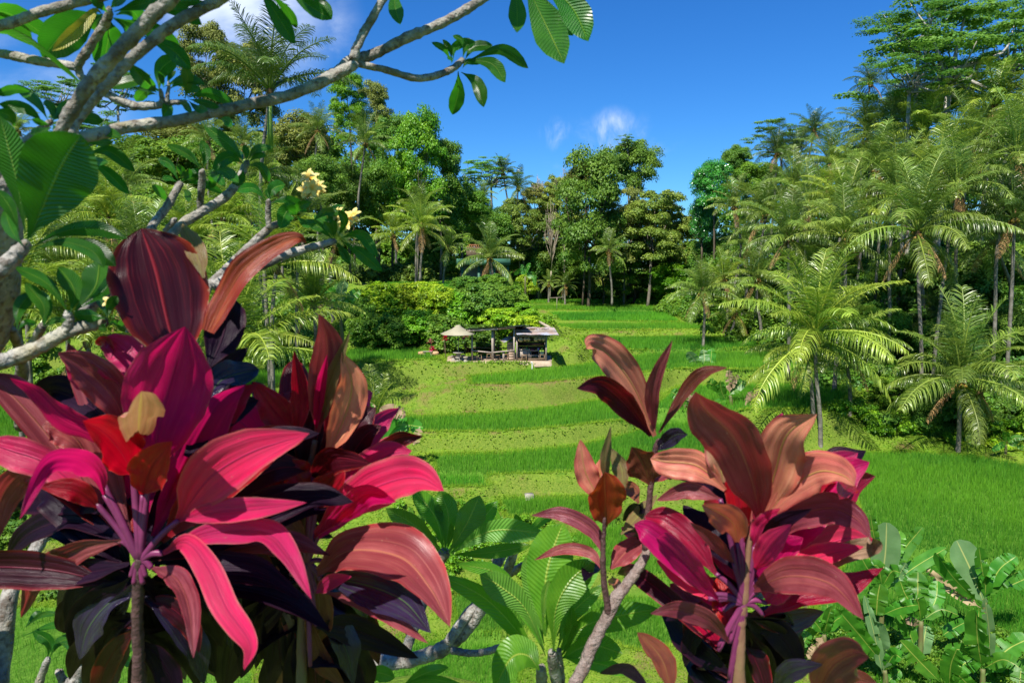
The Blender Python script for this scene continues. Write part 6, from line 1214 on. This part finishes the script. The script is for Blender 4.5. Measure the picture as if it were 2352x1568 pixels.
mass('undergrowth', 'mixed thicket on the valley side right of the farthest rice strips', 'fmid', region([(1500, 715, 92), (1560, 745, 82), (1640, 775, 68), (1760, 800, 60), (1850, 790, 58), (1850, 700, 72), (1650, 670, 98), (1540, 690, 103)], 110, .9, 2.0), .2, 900)

# ------------------------------------------------------------------ food stall
def J(jx, jy, Y): return np.array(P(*TT('J', jx, jy), Y))
ZF = 8.42
def jx_(jx, Y): return J(jx, 600, Y)[0]
def jz_(jy, Y): return J(1000, jy, Y)[2]
def corrug(mb, a, b, c, d, ridges, amp=.018, nu=None, sag=.03):
    """corrugated sheet between corners a-b (one edge) and d-c (other edge), ridges run a->d"""
    nu = nu or ridges * 4; nv = 5; V = []
    for i in range(nv):
        t = i / (nv - 1)
        for j in range(nu + 1):
            s_ = j / nu; p = (a * (1 - s_) + b * s_) * (1 - t) + (d * (1 - s_) + c * s_) * t
            V.append(p + np.array([0, 0, amp * math.sin(s_ * ridges * 6.283) - sag * math.sin(math.pi * t) * .5 + .012 * math.sin(s_ * 17 + t * 5)]))
    i, j = np.meshgrid(np.arange(nv - 1), np.arange(nu), indexing='ij'); i = i.ravel(); j = j.ravel(); w1 = nu + 1
    mb.add(np.array(V), [np.stack([i * w1 + j, i * w1 + j + 1, (i + 1) * w1 + j + 1, (i + 1) * w1 + j], 1)])
def beam(mb, a, b, w=.09, d=.09):
    a = np.array(a, float); b = np.array(b, float); t = b - a; L_ = np.linalg.norm(t); t /= L_
    ref = np.array([0, 0, 1.]) if abs(t[2]) < .8 else np.array([0, 1., 0]); s_ = unit(np.cross(t, ref)); u = np.cross(s_, t)
    V = [q + s_ * x * w / 2 + u * y * d / 2 for q in (a, b) for x, y in ((-1, -1), (1, -1), (1, 1), (-1, 1))]
    mb.add(V, [[[0, 1, 2, 3], [7, 6, 5, 4], [0, 4, 5, 1], [1, 5, 6, 2], [2, 6, 7, 3], [3, 7, 4, 0]]])
def one(root, name, mat, f, label=None, smooth=False):
    mb = MB(); f(mb); o = link(name, mb.me(name, M[mat], smooth), root); o.location = -root.location
    if label: o['label'] = label
    return o
ST = empty('open_shelter', (jx_(1080, 52), 52.2, ZF), 'open wooden shelter on grey posts with a thin blue-edged sheet roof beside the food stall', 'shelter')
YF, YB = 51.6, 53.9
for jx, top, Y, w in [(1080, 400, 51.7, .17), (800, 462, 51.9, .13), (1368, 388, 51.7, .13), (1100, 405, 53.6, .12), (800, 462, 54.0, .1), (1366, 420, 53.8, .12)]:
    x = jx_(jx, Y); one(ST, 'post', 'wood', lambda m, x=x, Y=Y, w=w, top=top: beam(m, (x, Y, ZF - .05), (x + random.uniform(-.05, .03), Y, jz_(top, 51.7) - (.12 if Y > 53 else 0)), w, w))
zl, zr = jz_(385, YF), jz_(335, YF)
a = np.array([jx_(718, YF), 51.1, jz_(388, YF)]); b = np.array([jx_(1578, YF), 51.1, jz_(336, YF)]); c = b + np.array([-.5, 3.3, -.42]); d = a + np.array([.2, 3.3, -.42])
def roof1(m): corrug(m, a + np.array([0, 0, .05]), b + np.array([0, 0, .05]), c + np.array([0, 0, .05]), d + np.array([0, 0, .05]), 42, .02)
one(ST, 'roof', 'tinblue', roof1)
one(ST, 'roof_sheet', 'tin', lambda m: corrug(m, a * .96 + b * .04 + np.array([.1, -.06, .10]), a * .52 + b * .48 + np.array([0, -.06, .10]), d * .52 + c * .48 + np.array([0, 0, .10]), d * .96 + c * .04 + np.array([0, 0, .10]), 20, .02))
for t in (.06, .5, .92):
    one(ST, 'roof_beam', 'woodd', lambda m, t=t: beam(m, a * (1 - t) + b * t + np.array([0, .1, -.06]), d * (1 - t) + c * t + np.array([0, -.1, -.06]), .09, .12))
one(ST, 'roof_beam', 'wood', lambda m: beam(m, a + np.array([.1, .12, -.10]), a * .5 + b * .5 + np.array([0, .12, -.12]), .08, .13))
one(ST, 'roof_beam', 'woodd', lambda m: beam(m, a * .5 + b * .5 + np.array([0, .14, -.12]), b + np.array([-1.1, .12, -.16]), .08, .13))
one(ST, 'rail', 'wood', lambda m: beam(m, (jx_(795, 51.8), 51.8, jz_(678, 51.8)), (jx_(1075, 51.7), 51.66, jz_(706, 51.7)), .12, .09))
one(ST, 'rail', 'wood', lambda m: beam(m, (jx_(1085, 51.7), 51.6, jz_(700, 51.7)), (jx_(1368, 51.7), 51.6, jz_(672, 51.7)), .12, .08))
one(ST, 'rail', 'woodd', lambda m: beam(m, (jx_(800, 54), 54, ZF + .75), (jx_(1366, 53.8), 53.8, ZF + .72), .08, .07))
one(ST, 'post', 'wood', lambda m: beam(m, (jx_(1222, 51.7), 51.7, ZF), (jx_(1222, 51.7), 51.7, jz_(690, 51.7)), .14, .12))
one(ST, 'post', 'woodd', lambda m: beam(m, (jx_(1160, 53.6), 53.6, ZF), (jx_(1150, 53.6), 53.6, jz_(600, 53.6)), .06, .06))

KI = empty('food_stall', (jx_(1600, 52.5), 52.8, ZF), 'small wooden food stall under a corrugated grey roof hung with straw hats', 'food stall')
for jx, Y, w in [(1402, 51.9, .13), (1797, 51.9, .12), (1402, 54.1, .1), (1797, 54.1, .1)]:
    one(KI, 'post', 'wood', lambda m, jx=jx, Y=Y, w=w: beam(m, (jx_(jx, 51.9), Y, ZF - .05), (jx_(jx, 51.9), Y, jz_(470, 51.9)), w, w))
r0 = np.array([jx_(1380, 52.9), 53.1, jz_(362, 53.1)]); r1 = np.array([jx_(1905, 52.9), 53.1, jz_(366, 53.1)]); e0 = np.array([jx_(1400, 51), 51.1, jz_(462, 51.1)]); e1 = np.array([jx_(1965, 51), 51.1, jz_(468, 51.1)])
one(KI, 'roof', 'tin', lambda m: corrug(m, r0, r1, e1, e0, 30, .022))
one(KI, 'roof', 'tin', lambda m: corrug(m, r0 + np.array([0, .04, -.02]), r1 + np.array([0, .04, -.02]), r1 + np.array([0, 1.9, -.85]), r0 + np.array([0, 1.9, -.85]), 30, .022))
one(KI, 'bamboo_pole', 'bare', lambda m: (m.tube([r0 * .45 + e0 * .55 + [-.1, 0, .06], r1 * .5 + e1 * .5 + [-.1, 0, .06]], [.03, .025], 6), m.tube([r0 * .3 + e0 * .7 + [.1, 0, .06], r1 * .35 + e1 * .65 + [0, 0, .06]], [.025, .03], 6)), 'bamboo poles lying on the roof to hold it down')
one(KI, 'brush_cover', 'fibre', lambda m: [m.tube([r0 * (1 - t) * .6 + r1 * t * .6 + (e0 * (1 - t) + e1 * t) * .4 + rng.standard_normal(3) * [.1, .02, 0] + [0, 0, .05], r0 * (1 - t) * .75 + r1 * t * .75 + (e0 * (1 - t) + e1 * t) * .25 + rng.standard_normal(3) * [.25, .02, 0] + [0, 0, .06]], .012, 4) for t in rng.uniform(.05, .8, 40)])
one(KI, 'beam', 'wood', lambda m: beam(m, (jx_(1385, 51.8), 51.82, jz_(482, 51.8)), (jx_(1850, 51.8), 51.82, jz_(488, 51.8)), .08, .1))
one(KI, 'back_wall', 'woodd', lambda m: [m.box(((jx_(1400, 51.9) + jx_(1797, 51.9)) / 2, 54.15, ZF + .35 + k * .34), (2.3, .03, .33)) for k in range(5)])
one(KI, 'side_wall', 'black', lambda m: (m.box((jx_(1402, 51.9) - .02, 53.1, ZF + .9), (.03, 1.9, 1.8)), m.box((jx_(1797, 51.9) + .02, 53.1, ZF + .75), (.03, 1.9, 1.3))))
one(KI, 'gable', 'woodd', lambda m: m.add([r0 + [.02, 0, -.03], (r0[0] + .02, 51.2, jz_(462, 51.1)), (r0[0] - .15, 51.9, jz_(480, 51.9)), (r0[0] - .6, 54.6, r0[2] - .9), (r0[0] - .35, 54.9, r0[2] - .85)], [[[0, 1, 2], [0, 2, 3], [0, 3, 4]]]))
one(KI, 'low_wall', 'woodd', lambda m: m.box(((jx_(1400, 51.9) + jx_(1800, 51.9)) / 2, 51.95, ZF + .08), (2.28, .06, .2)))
one(KI, 'block_pillar', 'brick', lambda m: [m.box(((jx_(1272, 52.2) + jx_(1360, 52.2)) / 2 + random.uniform(-.01, .01), 52.5, ZF + .1 + k * .2), (.5 + random.uniform(-.03, .03), .42, .19)) for k in range(7)])
aw0 = J(1180, 560, 51.8); aw1 = J(1235, 570, 51.8)
one(KI, 'awning', 'tinr', lambda m: corrug(m, J(1178, 545, 51.7), J(1228, 572, 51.6), J(1352, 512, 51.9) + [0, .3, 0], J(1290, 488, 51.9) + [0, .6, 0], 6, .02, 24), 'small rusty corrugated awning')
# counter, shelf and goods
TB = empty('counter_table', (jx_(1500, 52.3), 52.3, ZF), 'wooden counter with a closed front panel at the left of the food stall', 'table')
one(TB, 'top', 'wood', lambda m: m.box(((jx_(1418, 52.2) + jx_(1578, 52.2)) / 2, 52.5, jz_(672, 52.1)), (.98, .62, .05)))
one(TB, 'front_panel', 'wood', lambda m: m.box(((jx_(1440, 52.2) + jx_(1568, 52.2)) / 2, 52.28, (jz_(680, 52.2) + ZF) / 2 + .1), (.75, .03, jz_(680, 52.2) - ZF - .16)))
for jx in (1425, 1568): one(TB, 'leg', 'wood', lambda m, jx=jx: m.box((jx_(jx, 52.2), 52.26, (jz_(677, 52.2) + ZF) / 2), (.05, .05, jz_(677, 52.2) - ZF)))
TS = empty('display_table', (jx_(1650, 52.3), 52.3, ZF), 'low open display table right of the closed counter in the food stall', 'table')
one(TS, 'top', 'wood', lambda m: m.box(((jx_(1582, 52.2) + jx_(1712, 52.2)) / 2, 52.55, jz_(686, 52.1)), (.82, .6, .04)))
for jx, y in ((1592, 52.3), (1700, 52.3), (1592, 52.8), (1700, 52.8)): one(TS, 'leg', 'wood', lambda m, jx=jx, y=y: m.box((jx_(jx, 52.2), y, (jz_(690, 52.2) + ZF) / 2), (.04, .04, jz_(690, 52.2) - ZF)))
one(TS, 'shelf', 'wood', lambda m: m.box(((jx_(1582, 52.2) + jx_(1712, 52.2)) / 2, 52.55, jz_(745, 52.2)), (.8, .5, .03)))
def col(name, c, r=.5):
    if name not in M: M[name] = plain(name, c, tuple(v * .75 for v in c), 8, r)
    return name
def small(name, mat, f, label, cat, group=None, smooth=True):
    mb = MB(); f(mb); o = link(name, mb.me(name, M[mat], smooth)); return tag(o, label, cat, group)
zt = jz_(672, 52.1) + .03; zd = jz_(686, 52.1) + .02
fr = [('melon', 1715, 655, 'green melon on the bucket, left one', 'melon'), ('melon', 1752, 655, 'green melon topmost over the bucket', 'melon'), ('melon', 1762, 680, 'green melon resting in the bucket, right one', 'melon')]
col('melon_green', (.22, .34, .05)); col('bucket_blue', (.16, .34, .44)); col('bottle_green', (.03, .4, .06), .3); col('bottle_white', (.7, .66, .7), .4); col('pink_fruit', (.65, .08, .22)); col('orange_fruit', (.75, .4, .05)); col('red_box', (.55, .10, .05)); col('dark_fruit', (.12, .03, .03)); col('purple_label', (.45, .1, .4))
BU = empty('bucket', (jx_(1742, 51.9), 52.05, ZF + .47), 'blue plastic bucket on the wooden stool at the right end of the stall', 'bucket')
one(BU, 'body', 'bucket_blue', lambda m: m.lathe((jx_(1742, 51.9), 52.05, ZF + .475), [(.01, 0), (.13, 0), (.165, .18), (.175, .18), (.16, .17), (.12, .02)], 18), smooth=True)
for k, (dx, dy, dz) in enumerate([(-.10, .0, .24), (.08, .02, .24), (.0, .04, .41)]):
    small('melon', 'melon_green', lambda m: m.ball((jx_(1742, 51.9) + dx, 52.05 + dy, ZF + .49 + dz), .105, 14, .95), ['left green melon of the two lying in the blue bucket', 'right green melon of the two lying in the blue bucket', 'green melon stacked on top of the two in the blue bucket'][k], 'melon', 'melons in the blue bucket')
BK = empty('fruit_basket', (jx_(1500, 52.3), 52.4, zt), 'shallow round basket of small items on the closed counter', 'basket')
one(BK, 'body', 'hat', lambda m: m.lathe((jx_(1500, 52.3), 52.4, zt), [(.01, .0), (.14, 0), (.19, .07), (.18, .07), (.13, .02)], 16))
one(BK, 'contents', 'orange_fruit', lambda m: [m.ball((jx_(1500, 52.3) + rng.uniform(-.11, .11), 52.4 + rng.uniform(-.1, .1), zt + .05), .035, 8) for _ in range(9)])
small('bottle', 'bottle_green', lambda m: m.lathe((jx_(1537, 52.3), 52.35, zt), [(.035, 0), (.035, .12), (.012, .16), (.012, .2), (.001, .2)], 10), 'small bright green bottle at the right end of the closed counter', 'bottle')
small('straw_hat', 'hat', lambda m: m.lathe((jx_(1442, 52.3), 52.35, zt), [(.12, .0), (.12, .01), (.06, .02), (.05, .1), (.001, .11)], 14), 'small conical straw hat lying on the left end of the counter', 'hat')
for k, jx in enumerate((1600, 1613, 1626)): small('fruit', 'pink_fruit', lambda m: m.ball((jx_(jx, 52.3), 52.36 + .03 * k, zd + .045), .042, 10), ['pink fruit at the left end of the display table', 'middle one of the three pink fruits on the display table', 'pink fruit next to the dark red ones'][k], 'fruit', 'pink fruits on the display table')
for k, jx in enumerate((1662, 1674)): small('fruit', 'orange_fruit', lambda m: m.ball((jx_(jx, 52.3), 52.38, zd + .04), .038, 10), ['orange fruit next to the dark red ones', 'orange fruit next to the white jar'][k], 'fruit', 'orange fruits on the display table')
for k, jx in enumerate((1640, 1650)): small('fruit', 'dark_fruit', lambda m: m.ball((jx_(jx, 52.3), 52.5, zd + .04), .038, 10), ['dark red fruit nearer the pink ones', 'dark red fruit nearer the orange ones'][k], 'fruit', 'dark fruits on the display table')
for k, (jx, mt, hh, lb) in enumerate([(1690, 'bottle_white', .2, 'white bottle on the right end of the display table'), (1702, 'purple_label', .24, 'tall purple bottle next to the melons'), (1682, 'bottle_white', .12, 'short white jar left of the white bottle')]):
    small('bottle' if k < 2 else 'jar', mt, lambda m: m.lathe((jx_(jx, 52.3), 52.5, zd), [(.04, 0), (.04, hh * .65), (.016, hh * .85), (.016, hh), (.001, hh)], 10), lb, 'bottle' if k < 2 else 'jar')
for k, (jx, jy, r) in enumerate([(1452, 534, 32), (1515, 528, 25), (1560, 530, 23), (1657, 530, 28), (1712, 524, 25), (1762, 527, 25)]):
    p = J(jx, jy, 51.55); rr = r * .1709 * 51.55 / FPX
    def hat(m, p=p, rr=rr):
        q = MB(); q.lathe((0, 0, 0), [(rr, 0), (rr * .97, .01), (rr * .55, .05), (.01, .13)], 20); V = np.concatenate(q.V); V = np.stack([V[:, 0], -V[:, 2] * 1.0, V[:, 1]], 1); V[:, 1] -= .0; m.add(V + p, [np.concatenate(f) for f in q.F.values()])
    small('straw_hat', 'hat', hat, ['largest straw hat, first from the left in the row under the eave', 'second straw hat from the left under the eave', 'third straw hat from the left under the eave, beside the gap', 'fourth straw hat under the eave, just right of the gap', 'fifth straw hat from the left under the eave', 'last straw hat at the right end of the row under the eave'][k], 'hat', 'straw hats hanging under the eave')
# stools
def stool(x, y, label, s=1.0):
    root = empty('stool', (x, y, ZF), label, 'stool', 'wooden stools of the food stall')
    mb = MB(); mb.box((0, 0, .46 * s), (.40 * s, .26, .035)); link('seat', mb.me('seat', M['stoolw']), root)
    for sx in (-1, 1):
        for sy in (-1, 1):
            mb = MB(); beam(mb, (sx * .20 * s, sy * .12, 0), (sx * .14 * s, sy * .09, .45 * s), .035, .035); link('leg', mb.me('leg', M['stoolw']), root)
    mb = MB(); beam(mb, (-.17 * s, -.1, .2 * s), (.17 * s, -.1, .2 * s), .025, .025); link('stretcher', mb.me('stretcher', M['stoolw']), root)
for jx, y, lb, s in [(898, 52.0, 'stool between the left post and the thick middle post', 1.0), (1028, 52.6, 'stool in the shade left of the thick middle post', .95), (1145, 52.0, 'tall narrow stool just right of the thick middle post', .9), (1258, 52.3, 'stool in front of the block pillar', .95), (1500, 51.75, 'small stool standing in front of the closed counter', 1.0), (1744, 52.05, 'stool at the right end of the stall carrying the blue bucket', 1.0)]:
    stool(jx_(jx, y), y, lb, s)
# parasol, concrete table and seats
PX = J(614, 600, 51.4)[0]; PY = 51.5
PA = empty('parasol', (PX, PY, ZF), 'faded beige octagonal parasol over the concrete table', 'parasol')
zr_, za = jz_(452, 51.4), jz_(348, 51.4)
def canopy(m):
    q = MB(); R0 = 1.34; prof = [(R0, zr_ - .03), (R0, zr_), (R0 * .66, zr_ * .62 + za * .38 - .03), (R0 * .35, zr_ * .33 + za * .67 - .02), (.16, za)]
    m.lathe((PX, PY, 0), prof, 8)
o = one(PA, 'canopy', 'para', canopy)
one(PA, 'canopy_cap', 'para', lambda m: m.lathe((PX, PY, 0), [(.24, za - .05), (.22, za - .02), (.17, za + .05), (.01, za + .07)], 8))
one(PA, 'ribs', 'woodd', lambda m: [m.tube([(PX, PY, za - .06), (PX + 1.33 * math.cos(k * math.pi / 4), PY + 1.33 * math.sin(k * math.pi / 4), zr_ - .03)], .012, 4) for k in range(8)])
one(PA, 'pole', 'concrete', lambda m: m.tube([(PX, PY, ZF), (PX, PY, za)], .028, 8))
TA = empty('round_table', (PX, PY, ZF), 'round concrete table on a turned foot below the parasol', 'table')
one(TA, 'tabletop', 'concrete', lambda m: m.lathe((PX, PY, ZF), [(.001, .72), (.40, .72), (.42, .70), (.40, .66), (.15, .63), (.001, .63)], 24))
one(TA, 'foot', 'concrete', lambda m: m.lathe((PX, PY, ZF), [(.26, 0), (.26, .06), (.14, .14), (.11, .35), (.17, .5), (.2, .63)], 18))
for jx, y, lb in [(610, 50.95, 'concrete seat in front of the round table'), (713, 51.15, 'concrete seat at the right of the round table'), (662, 52.2, 'concrete seat behind the round table, right one'), (540, 52.0, 'concrete seat behind the round table, left one')]:
    x = jx_(jx, 51.3); root = empty('concrete_seat', (x, y, ZF), lb, 'seat', 'turned concrete seats around the parasol table')
    one(root, 'seat', 'concrete', lambda m: m.lathe((x, y, ZF), [(.001, .40), (.17, .40), (.185, .38), (.17, .33), (.1, .30)], 18), smooth=True)
    one(root, 'foot', 'concrete', lambda m: m.lathe((x, y, ZF), [(.2, 0), (.2, .07), (.15, .1), (.09, .2), (.1, .30)], 18), smooth=True)
# bench, baskets, outlet pipe and small things by the stall
bb_ = J(205, 690, 51.8); zg = gz(bb_[0], 51.8)
BE = empty('bench', (bb_[0], 51.8, zg), 'plain plank bench between the two woven baskets', 'bench')
one(BE, 'plank', 'wood', lambda m: m.box((bb_[0], 51.8, bb_[2]), (.75, .22, .04)))
for sx in (-.2, .22):
    one(BE, 'leg', 'wood', lambda m: beam(m, (bb_[0] + sx * 1.5, 51.75, zg - .1), (bb_[0] + sx * .9, 51.8, bb_[2]), .04, .04))
for jx, lb in ((302, 'open woven basket right of the plank bench'), (122, 'woven basket left of the plank bench')):
    p = J(jx, 742, 51.9); small('woven_basket', 'hat', lambda m: (m.lathe((p[0], 51.95, p[2]), [(.16, 0), (.24, .05), (.27, .16), (.22, .28), (.20, .28), (.25, .16), (.2, .05)], 20), [m.tube([(p[0] + .262 * math.cos(t), 51.95 + .262 * math.sin(t), p[2] + .03), (p[0] + .275 * math.cos(t + .2), 51.95 + .275 * math.sin(t + .2), p[2] + .16), (p[0] + .235 * math.cos(t + .4), 51.95 + .235 * math.sin(t + .4), p[2] + .27)], .010, 4) for t in np.arange(0, 6.28, .3)]), lb, 'basket')
p = J(1608, 850, 50.2); PI_ = empty('outlet_pipe', (p[0], p[1], gz(p[0], p[1])), 'white upright plastic pipe with an elbow on the bank below the stall', 'pipe'); col('white_pipe', (.8, .8, .78))
one(PI_, 'pipe', 'white_pipe', lambda m: m.tube(catmull([(p[0], p[1], p[2] - .5), (p[0], p[1], p[2] + .02), (p[0] - .03, p[1], p[2] + .09), (p[0] - .09, p[1] - .02, p[2] + .1)], 12), .04, 10))
p = J(1275, 850, 51.2); small('stone', 'concrete', lambda m: m.ball((p[0], p[1], p[2] - .05), .22, 10, .6), 'flat grey stone set in the edge of the earth floor', 'stone')
a1 = np.array(P(1235, 737, 60)); b1 = np.array(P(1262, 752, 57)); small('fallen_log', 'bare', lambda m: m.tube([a1, b1], [.11, .13], 8), 'pale log lying on the mound right behind the tin roof', 'log')
a1 = P(1279, 708, 88); small('bamboo_stake', 'bare', lambda m: (m.tube([(a1.x, a1.y, a1.z - .3), (a1.x, a1.y, a1.z + 1.4)], .035, 5), m.tube([(a1.x - .9, a1.y, a1.z + 1.35), (a1.x + .9, a1.y, a1.z + 1.42)], .03, 5)), 'thin bamboo stake with a cross stick in the farthest rice', 'stake')
for k, (x, y, r, lb) in enumerate([(1182, 695, 12, 'pale heap of earth at the end of the bushy bank'), (1202, 703, 10, 'smaller pale earth heap beside the first one')]):
    q = P(x, y, 76); small('earth_heap', 'earth', lambda m: m.ball((q.x, q.y, q.z - .1), r * 76 / FPX, 12, .5), lb, 'earth heap')
a1 = P(1213, 1142, 31.5); small('water_outlet', 'concrete', lambda m: (m.box((a1.x, a1.y, a1.z - .25), (.22, .25, .6)), m.box((a1.x + .05, a1.y + .1, a1.z - .1), (.4, .3, .5), .2)), 'small grey stone water outlet in the bank above the low rice patch', 'water outlet')

# small red cordylines and strappy plants by the stall
def strappy(px, py, Y, rp, label, mat, n=14, zbase=None, cat='plant', name='cordyline_plant', w=.16):
    c = np.array(P(px, py, Y)); g0 = zbase if zbase is not None else gz(c[0], c[1]); R = rp * Y / FPX
    root = empty(name, (c[0], c[1], g0), label, cat); rel = c - np.array(root.location)
    mb = MB(); mb.tube(catmull([(0, 0, -.05), rel * .5 + [.02, 0, 0], rel], 6), [.025] * 6, 6); link('stem', mb.me('stem', M['woodd']), root)
    mb = MB()
    for k in range(n):
        a = k * 2.4; e = math.radians(random.choice([75, 55, 40, 20, 5, -15])); d = np.array([math.cos(a) * math.cos(e), math.sin(a) * math.cos(e), math.sin(e)])
        V, F, UV = leaf_geo([rel, rel + d * R * .5 + [0, 0, .05 * R], rel + d * R - [0, 0, .12 * R]], R * w * 2, 'cord', random.uniform(-.3, .3), .2, 4, 8, .05); mb.add(V, [F], .5, UV)
    link('foliage', mb.me('foliage', M[mat], True), root); return root
strappy(948 + 435 * .1709, 689 + 520 * .1709, 52.6, 12, 'tall red cordyline beside the parasol', 'R', 18)
strappy(948 + 235 * .1709, 689 + 560 * .1709, 52.6, 10, 'dusky red cordyline above the baskets', 'V', 16)
strappy(948 + 265 * .1709, 689 + 670 * .1709, 52.4, 12, 'crimson cordyline directly behind the right basket', 'N', 18)
strappy(948 + 700 * .1709, 689 + 500 * .1709, 53.2, 12, 'pinkish cordyline under the right rim of the parasol', 'V', 16)
strappy(948 + 740 * .1709, 689 + 680 * .1709, 53.4, 12, 'dark red cordyline beside the left shelter post', 'Q', 16)
strappy(948 + 580 * .1709, 689 + 600 * .1709, 53.0, 14, 'green strap-leaved plant behind the parasol pole', 'frpale', 20, name='dracaena_plant', w=.09)
strappy(948 + 420 * .1709, 689 + 370 * .1709, 54.5, 14, 'yellow-green strap-leaved plant above the red cordyline', 'frpale', 20, name='dracaena_plant', w=.08)
strappy(1421, 788, 58.5, 17, 'slender green dracaena standing alone in the rice right of the mound', 'fr', 26, name='dracaena_plant', w=.08)
strappy(1950, 1030, 42.8, 14, 'spiky yellow-green plant at the foot of the slope behind the wide field', 'frpale', 18, name='dracaena_plant', w=.08)

# green house in the trees
HX = P(1120, 660, 84); hz_ = P(1120, 668, 84).z
HO = empty('green_house', (HX.x, 84, hz_), 'green concrete house half hidden by palms at the top of the bank', 'house')
col('green_paint', (.06, .17, .11)); col('pale_wall', (.26, .23, .18)); col('brown_door', (.30, .12, .05)); col('curtain', (.75, .76, .8)); col('orange_rail', (.42, .16, .07))
def hx(px): return P(px, 620, 84).x
def hz2(py): return P(1120, py, 84).z
one(HO, 'roof_slab', 'green_paint', lambda m: m.box(((hx(1050) + hx(1172)) / 2, 86, (hz2(594) + hz2(609)) / 2), (hx(1172) - hx(1050), 5.6, hz2(594) - hz2(609))))
one(HO, 'wall', 'pale_wall', lambda m: m.box(((hx(1058) + hx(1168)) / 2, 86.6, (hz2(609) + hz_) / 2 - .4), (hx(1168) - hx(1058), 3.2, hz2(609) - hz_ + .8)))
for px in (1062, 1100, 1135, 1166): one(HO, 'column', 'green_paint', lambda m: m.box((hx(px), 84.0, (hz2(609) + hz_) / 2 - .4), (.3, .3, hz2(609) - hz_ + .8)))
for px in (1118, 1145): one(HO, 'door', 'brown_door', lambda m: m.box((hx(px), 84.96, (hz2(622) + hz2(655)) / 2), (1.0, .06, hz2(622) - hz2(655))))
for px in (1130, 1160): one(HO, 'curtain', 'curtain', lambda m: m.box((hx(px), 84.94, (hz2(616) + hz2(640)) / 2), (.7, .04, hz2(616) - hz2(640))))
one(HO, 'low_wall', 'concrete', lambda m: m.box(((hx(1108) + hx(1168)) / 2, 83.7, hz2(655)), (hx(1168) - hx(1108), .2, 1.1)))
one(HO, 'upper_storey', 'woodd', lambda m: m.box(((hx(1068) + hx(1108)) / 2, 88, (hz2(566) + hz2(594)) / 2), (hx(1108) - hx(1068), 3, hz2(566) - hz2(594))))
BR = one(HO, 'balcony_rail', 'orange_rail', lambda m: ([m.box((hx(1074) + k * .22, 84.6, (hz2(562) + hz2(570)) / 2), (.06, .06, hz2(562) - hz2(570))) for k in range(9)], m.box((hx(1092), 84.6, hz2(562)), (hx(1106) - hx(1074), .08, .08)), m.box((hx(1092), 84.6, hz2(571)), (hx(1106) - hx(1074), .08, .06))))
mass('undergrowth', 'green slope growth between the bushy bank and the farthest rice strips', 'fbright', region([(1140, 690, 76), (1240, 712, 80), (1265, 745, 66), (1200, 750, 62), (1130, 720, 64)], 70, .5, 1.1), .13, 700)
def thicket(sky_, Y0, Y1, mat, label, step, low_, leaf, r0, r1, nl=520):
    sp = []
    for x in np.arange(sky_[0][0], sky_[-1][0], step):
        t = np.interp(x, [a for a, b in sky_], [b for a, b in sky_])
        for y in np.arange(t, low_, step * 1.1):
            p = P(x + random.uniform(-14, 14), y + random.uniform(-12, 12), Y1 + (Y0 - Y1) * (y - t) / (low_ - t) + random.uniform(-2, 2)); sp.append((p.x, p.y, p.z - .8, random.uniform(r0, r1)))
    mass('undergrowth', label, mat, sp, leaf, nl)
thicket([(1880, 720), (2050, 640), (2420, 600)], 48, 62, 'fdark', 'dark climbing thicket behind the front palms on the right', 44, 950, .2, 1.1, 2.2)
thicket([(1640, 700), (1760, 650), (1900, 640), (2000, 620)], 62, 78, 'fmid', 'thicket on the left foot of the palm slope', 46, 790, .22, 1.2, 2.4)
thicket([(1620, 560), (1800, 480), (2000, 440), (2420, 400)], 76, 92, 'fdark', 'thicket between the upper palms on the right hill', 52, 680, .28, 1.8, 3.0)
mass('undergrowth', 'leafy weeds growing among the banana stems in the bottom right corner', 'fmid', region([(1880, 1400, 22), (2352, 1420, 21), (2420, 1580, 17.5), (1850, 1600, 17.5)], 130, .18, .5, 0., 0.), .05, 420)
backdrop([(820, 560), (1000, 560), (1160, 590)], 110, 'fmid', 'low forest growth behind the central palm group', 40, 665)

#PART5
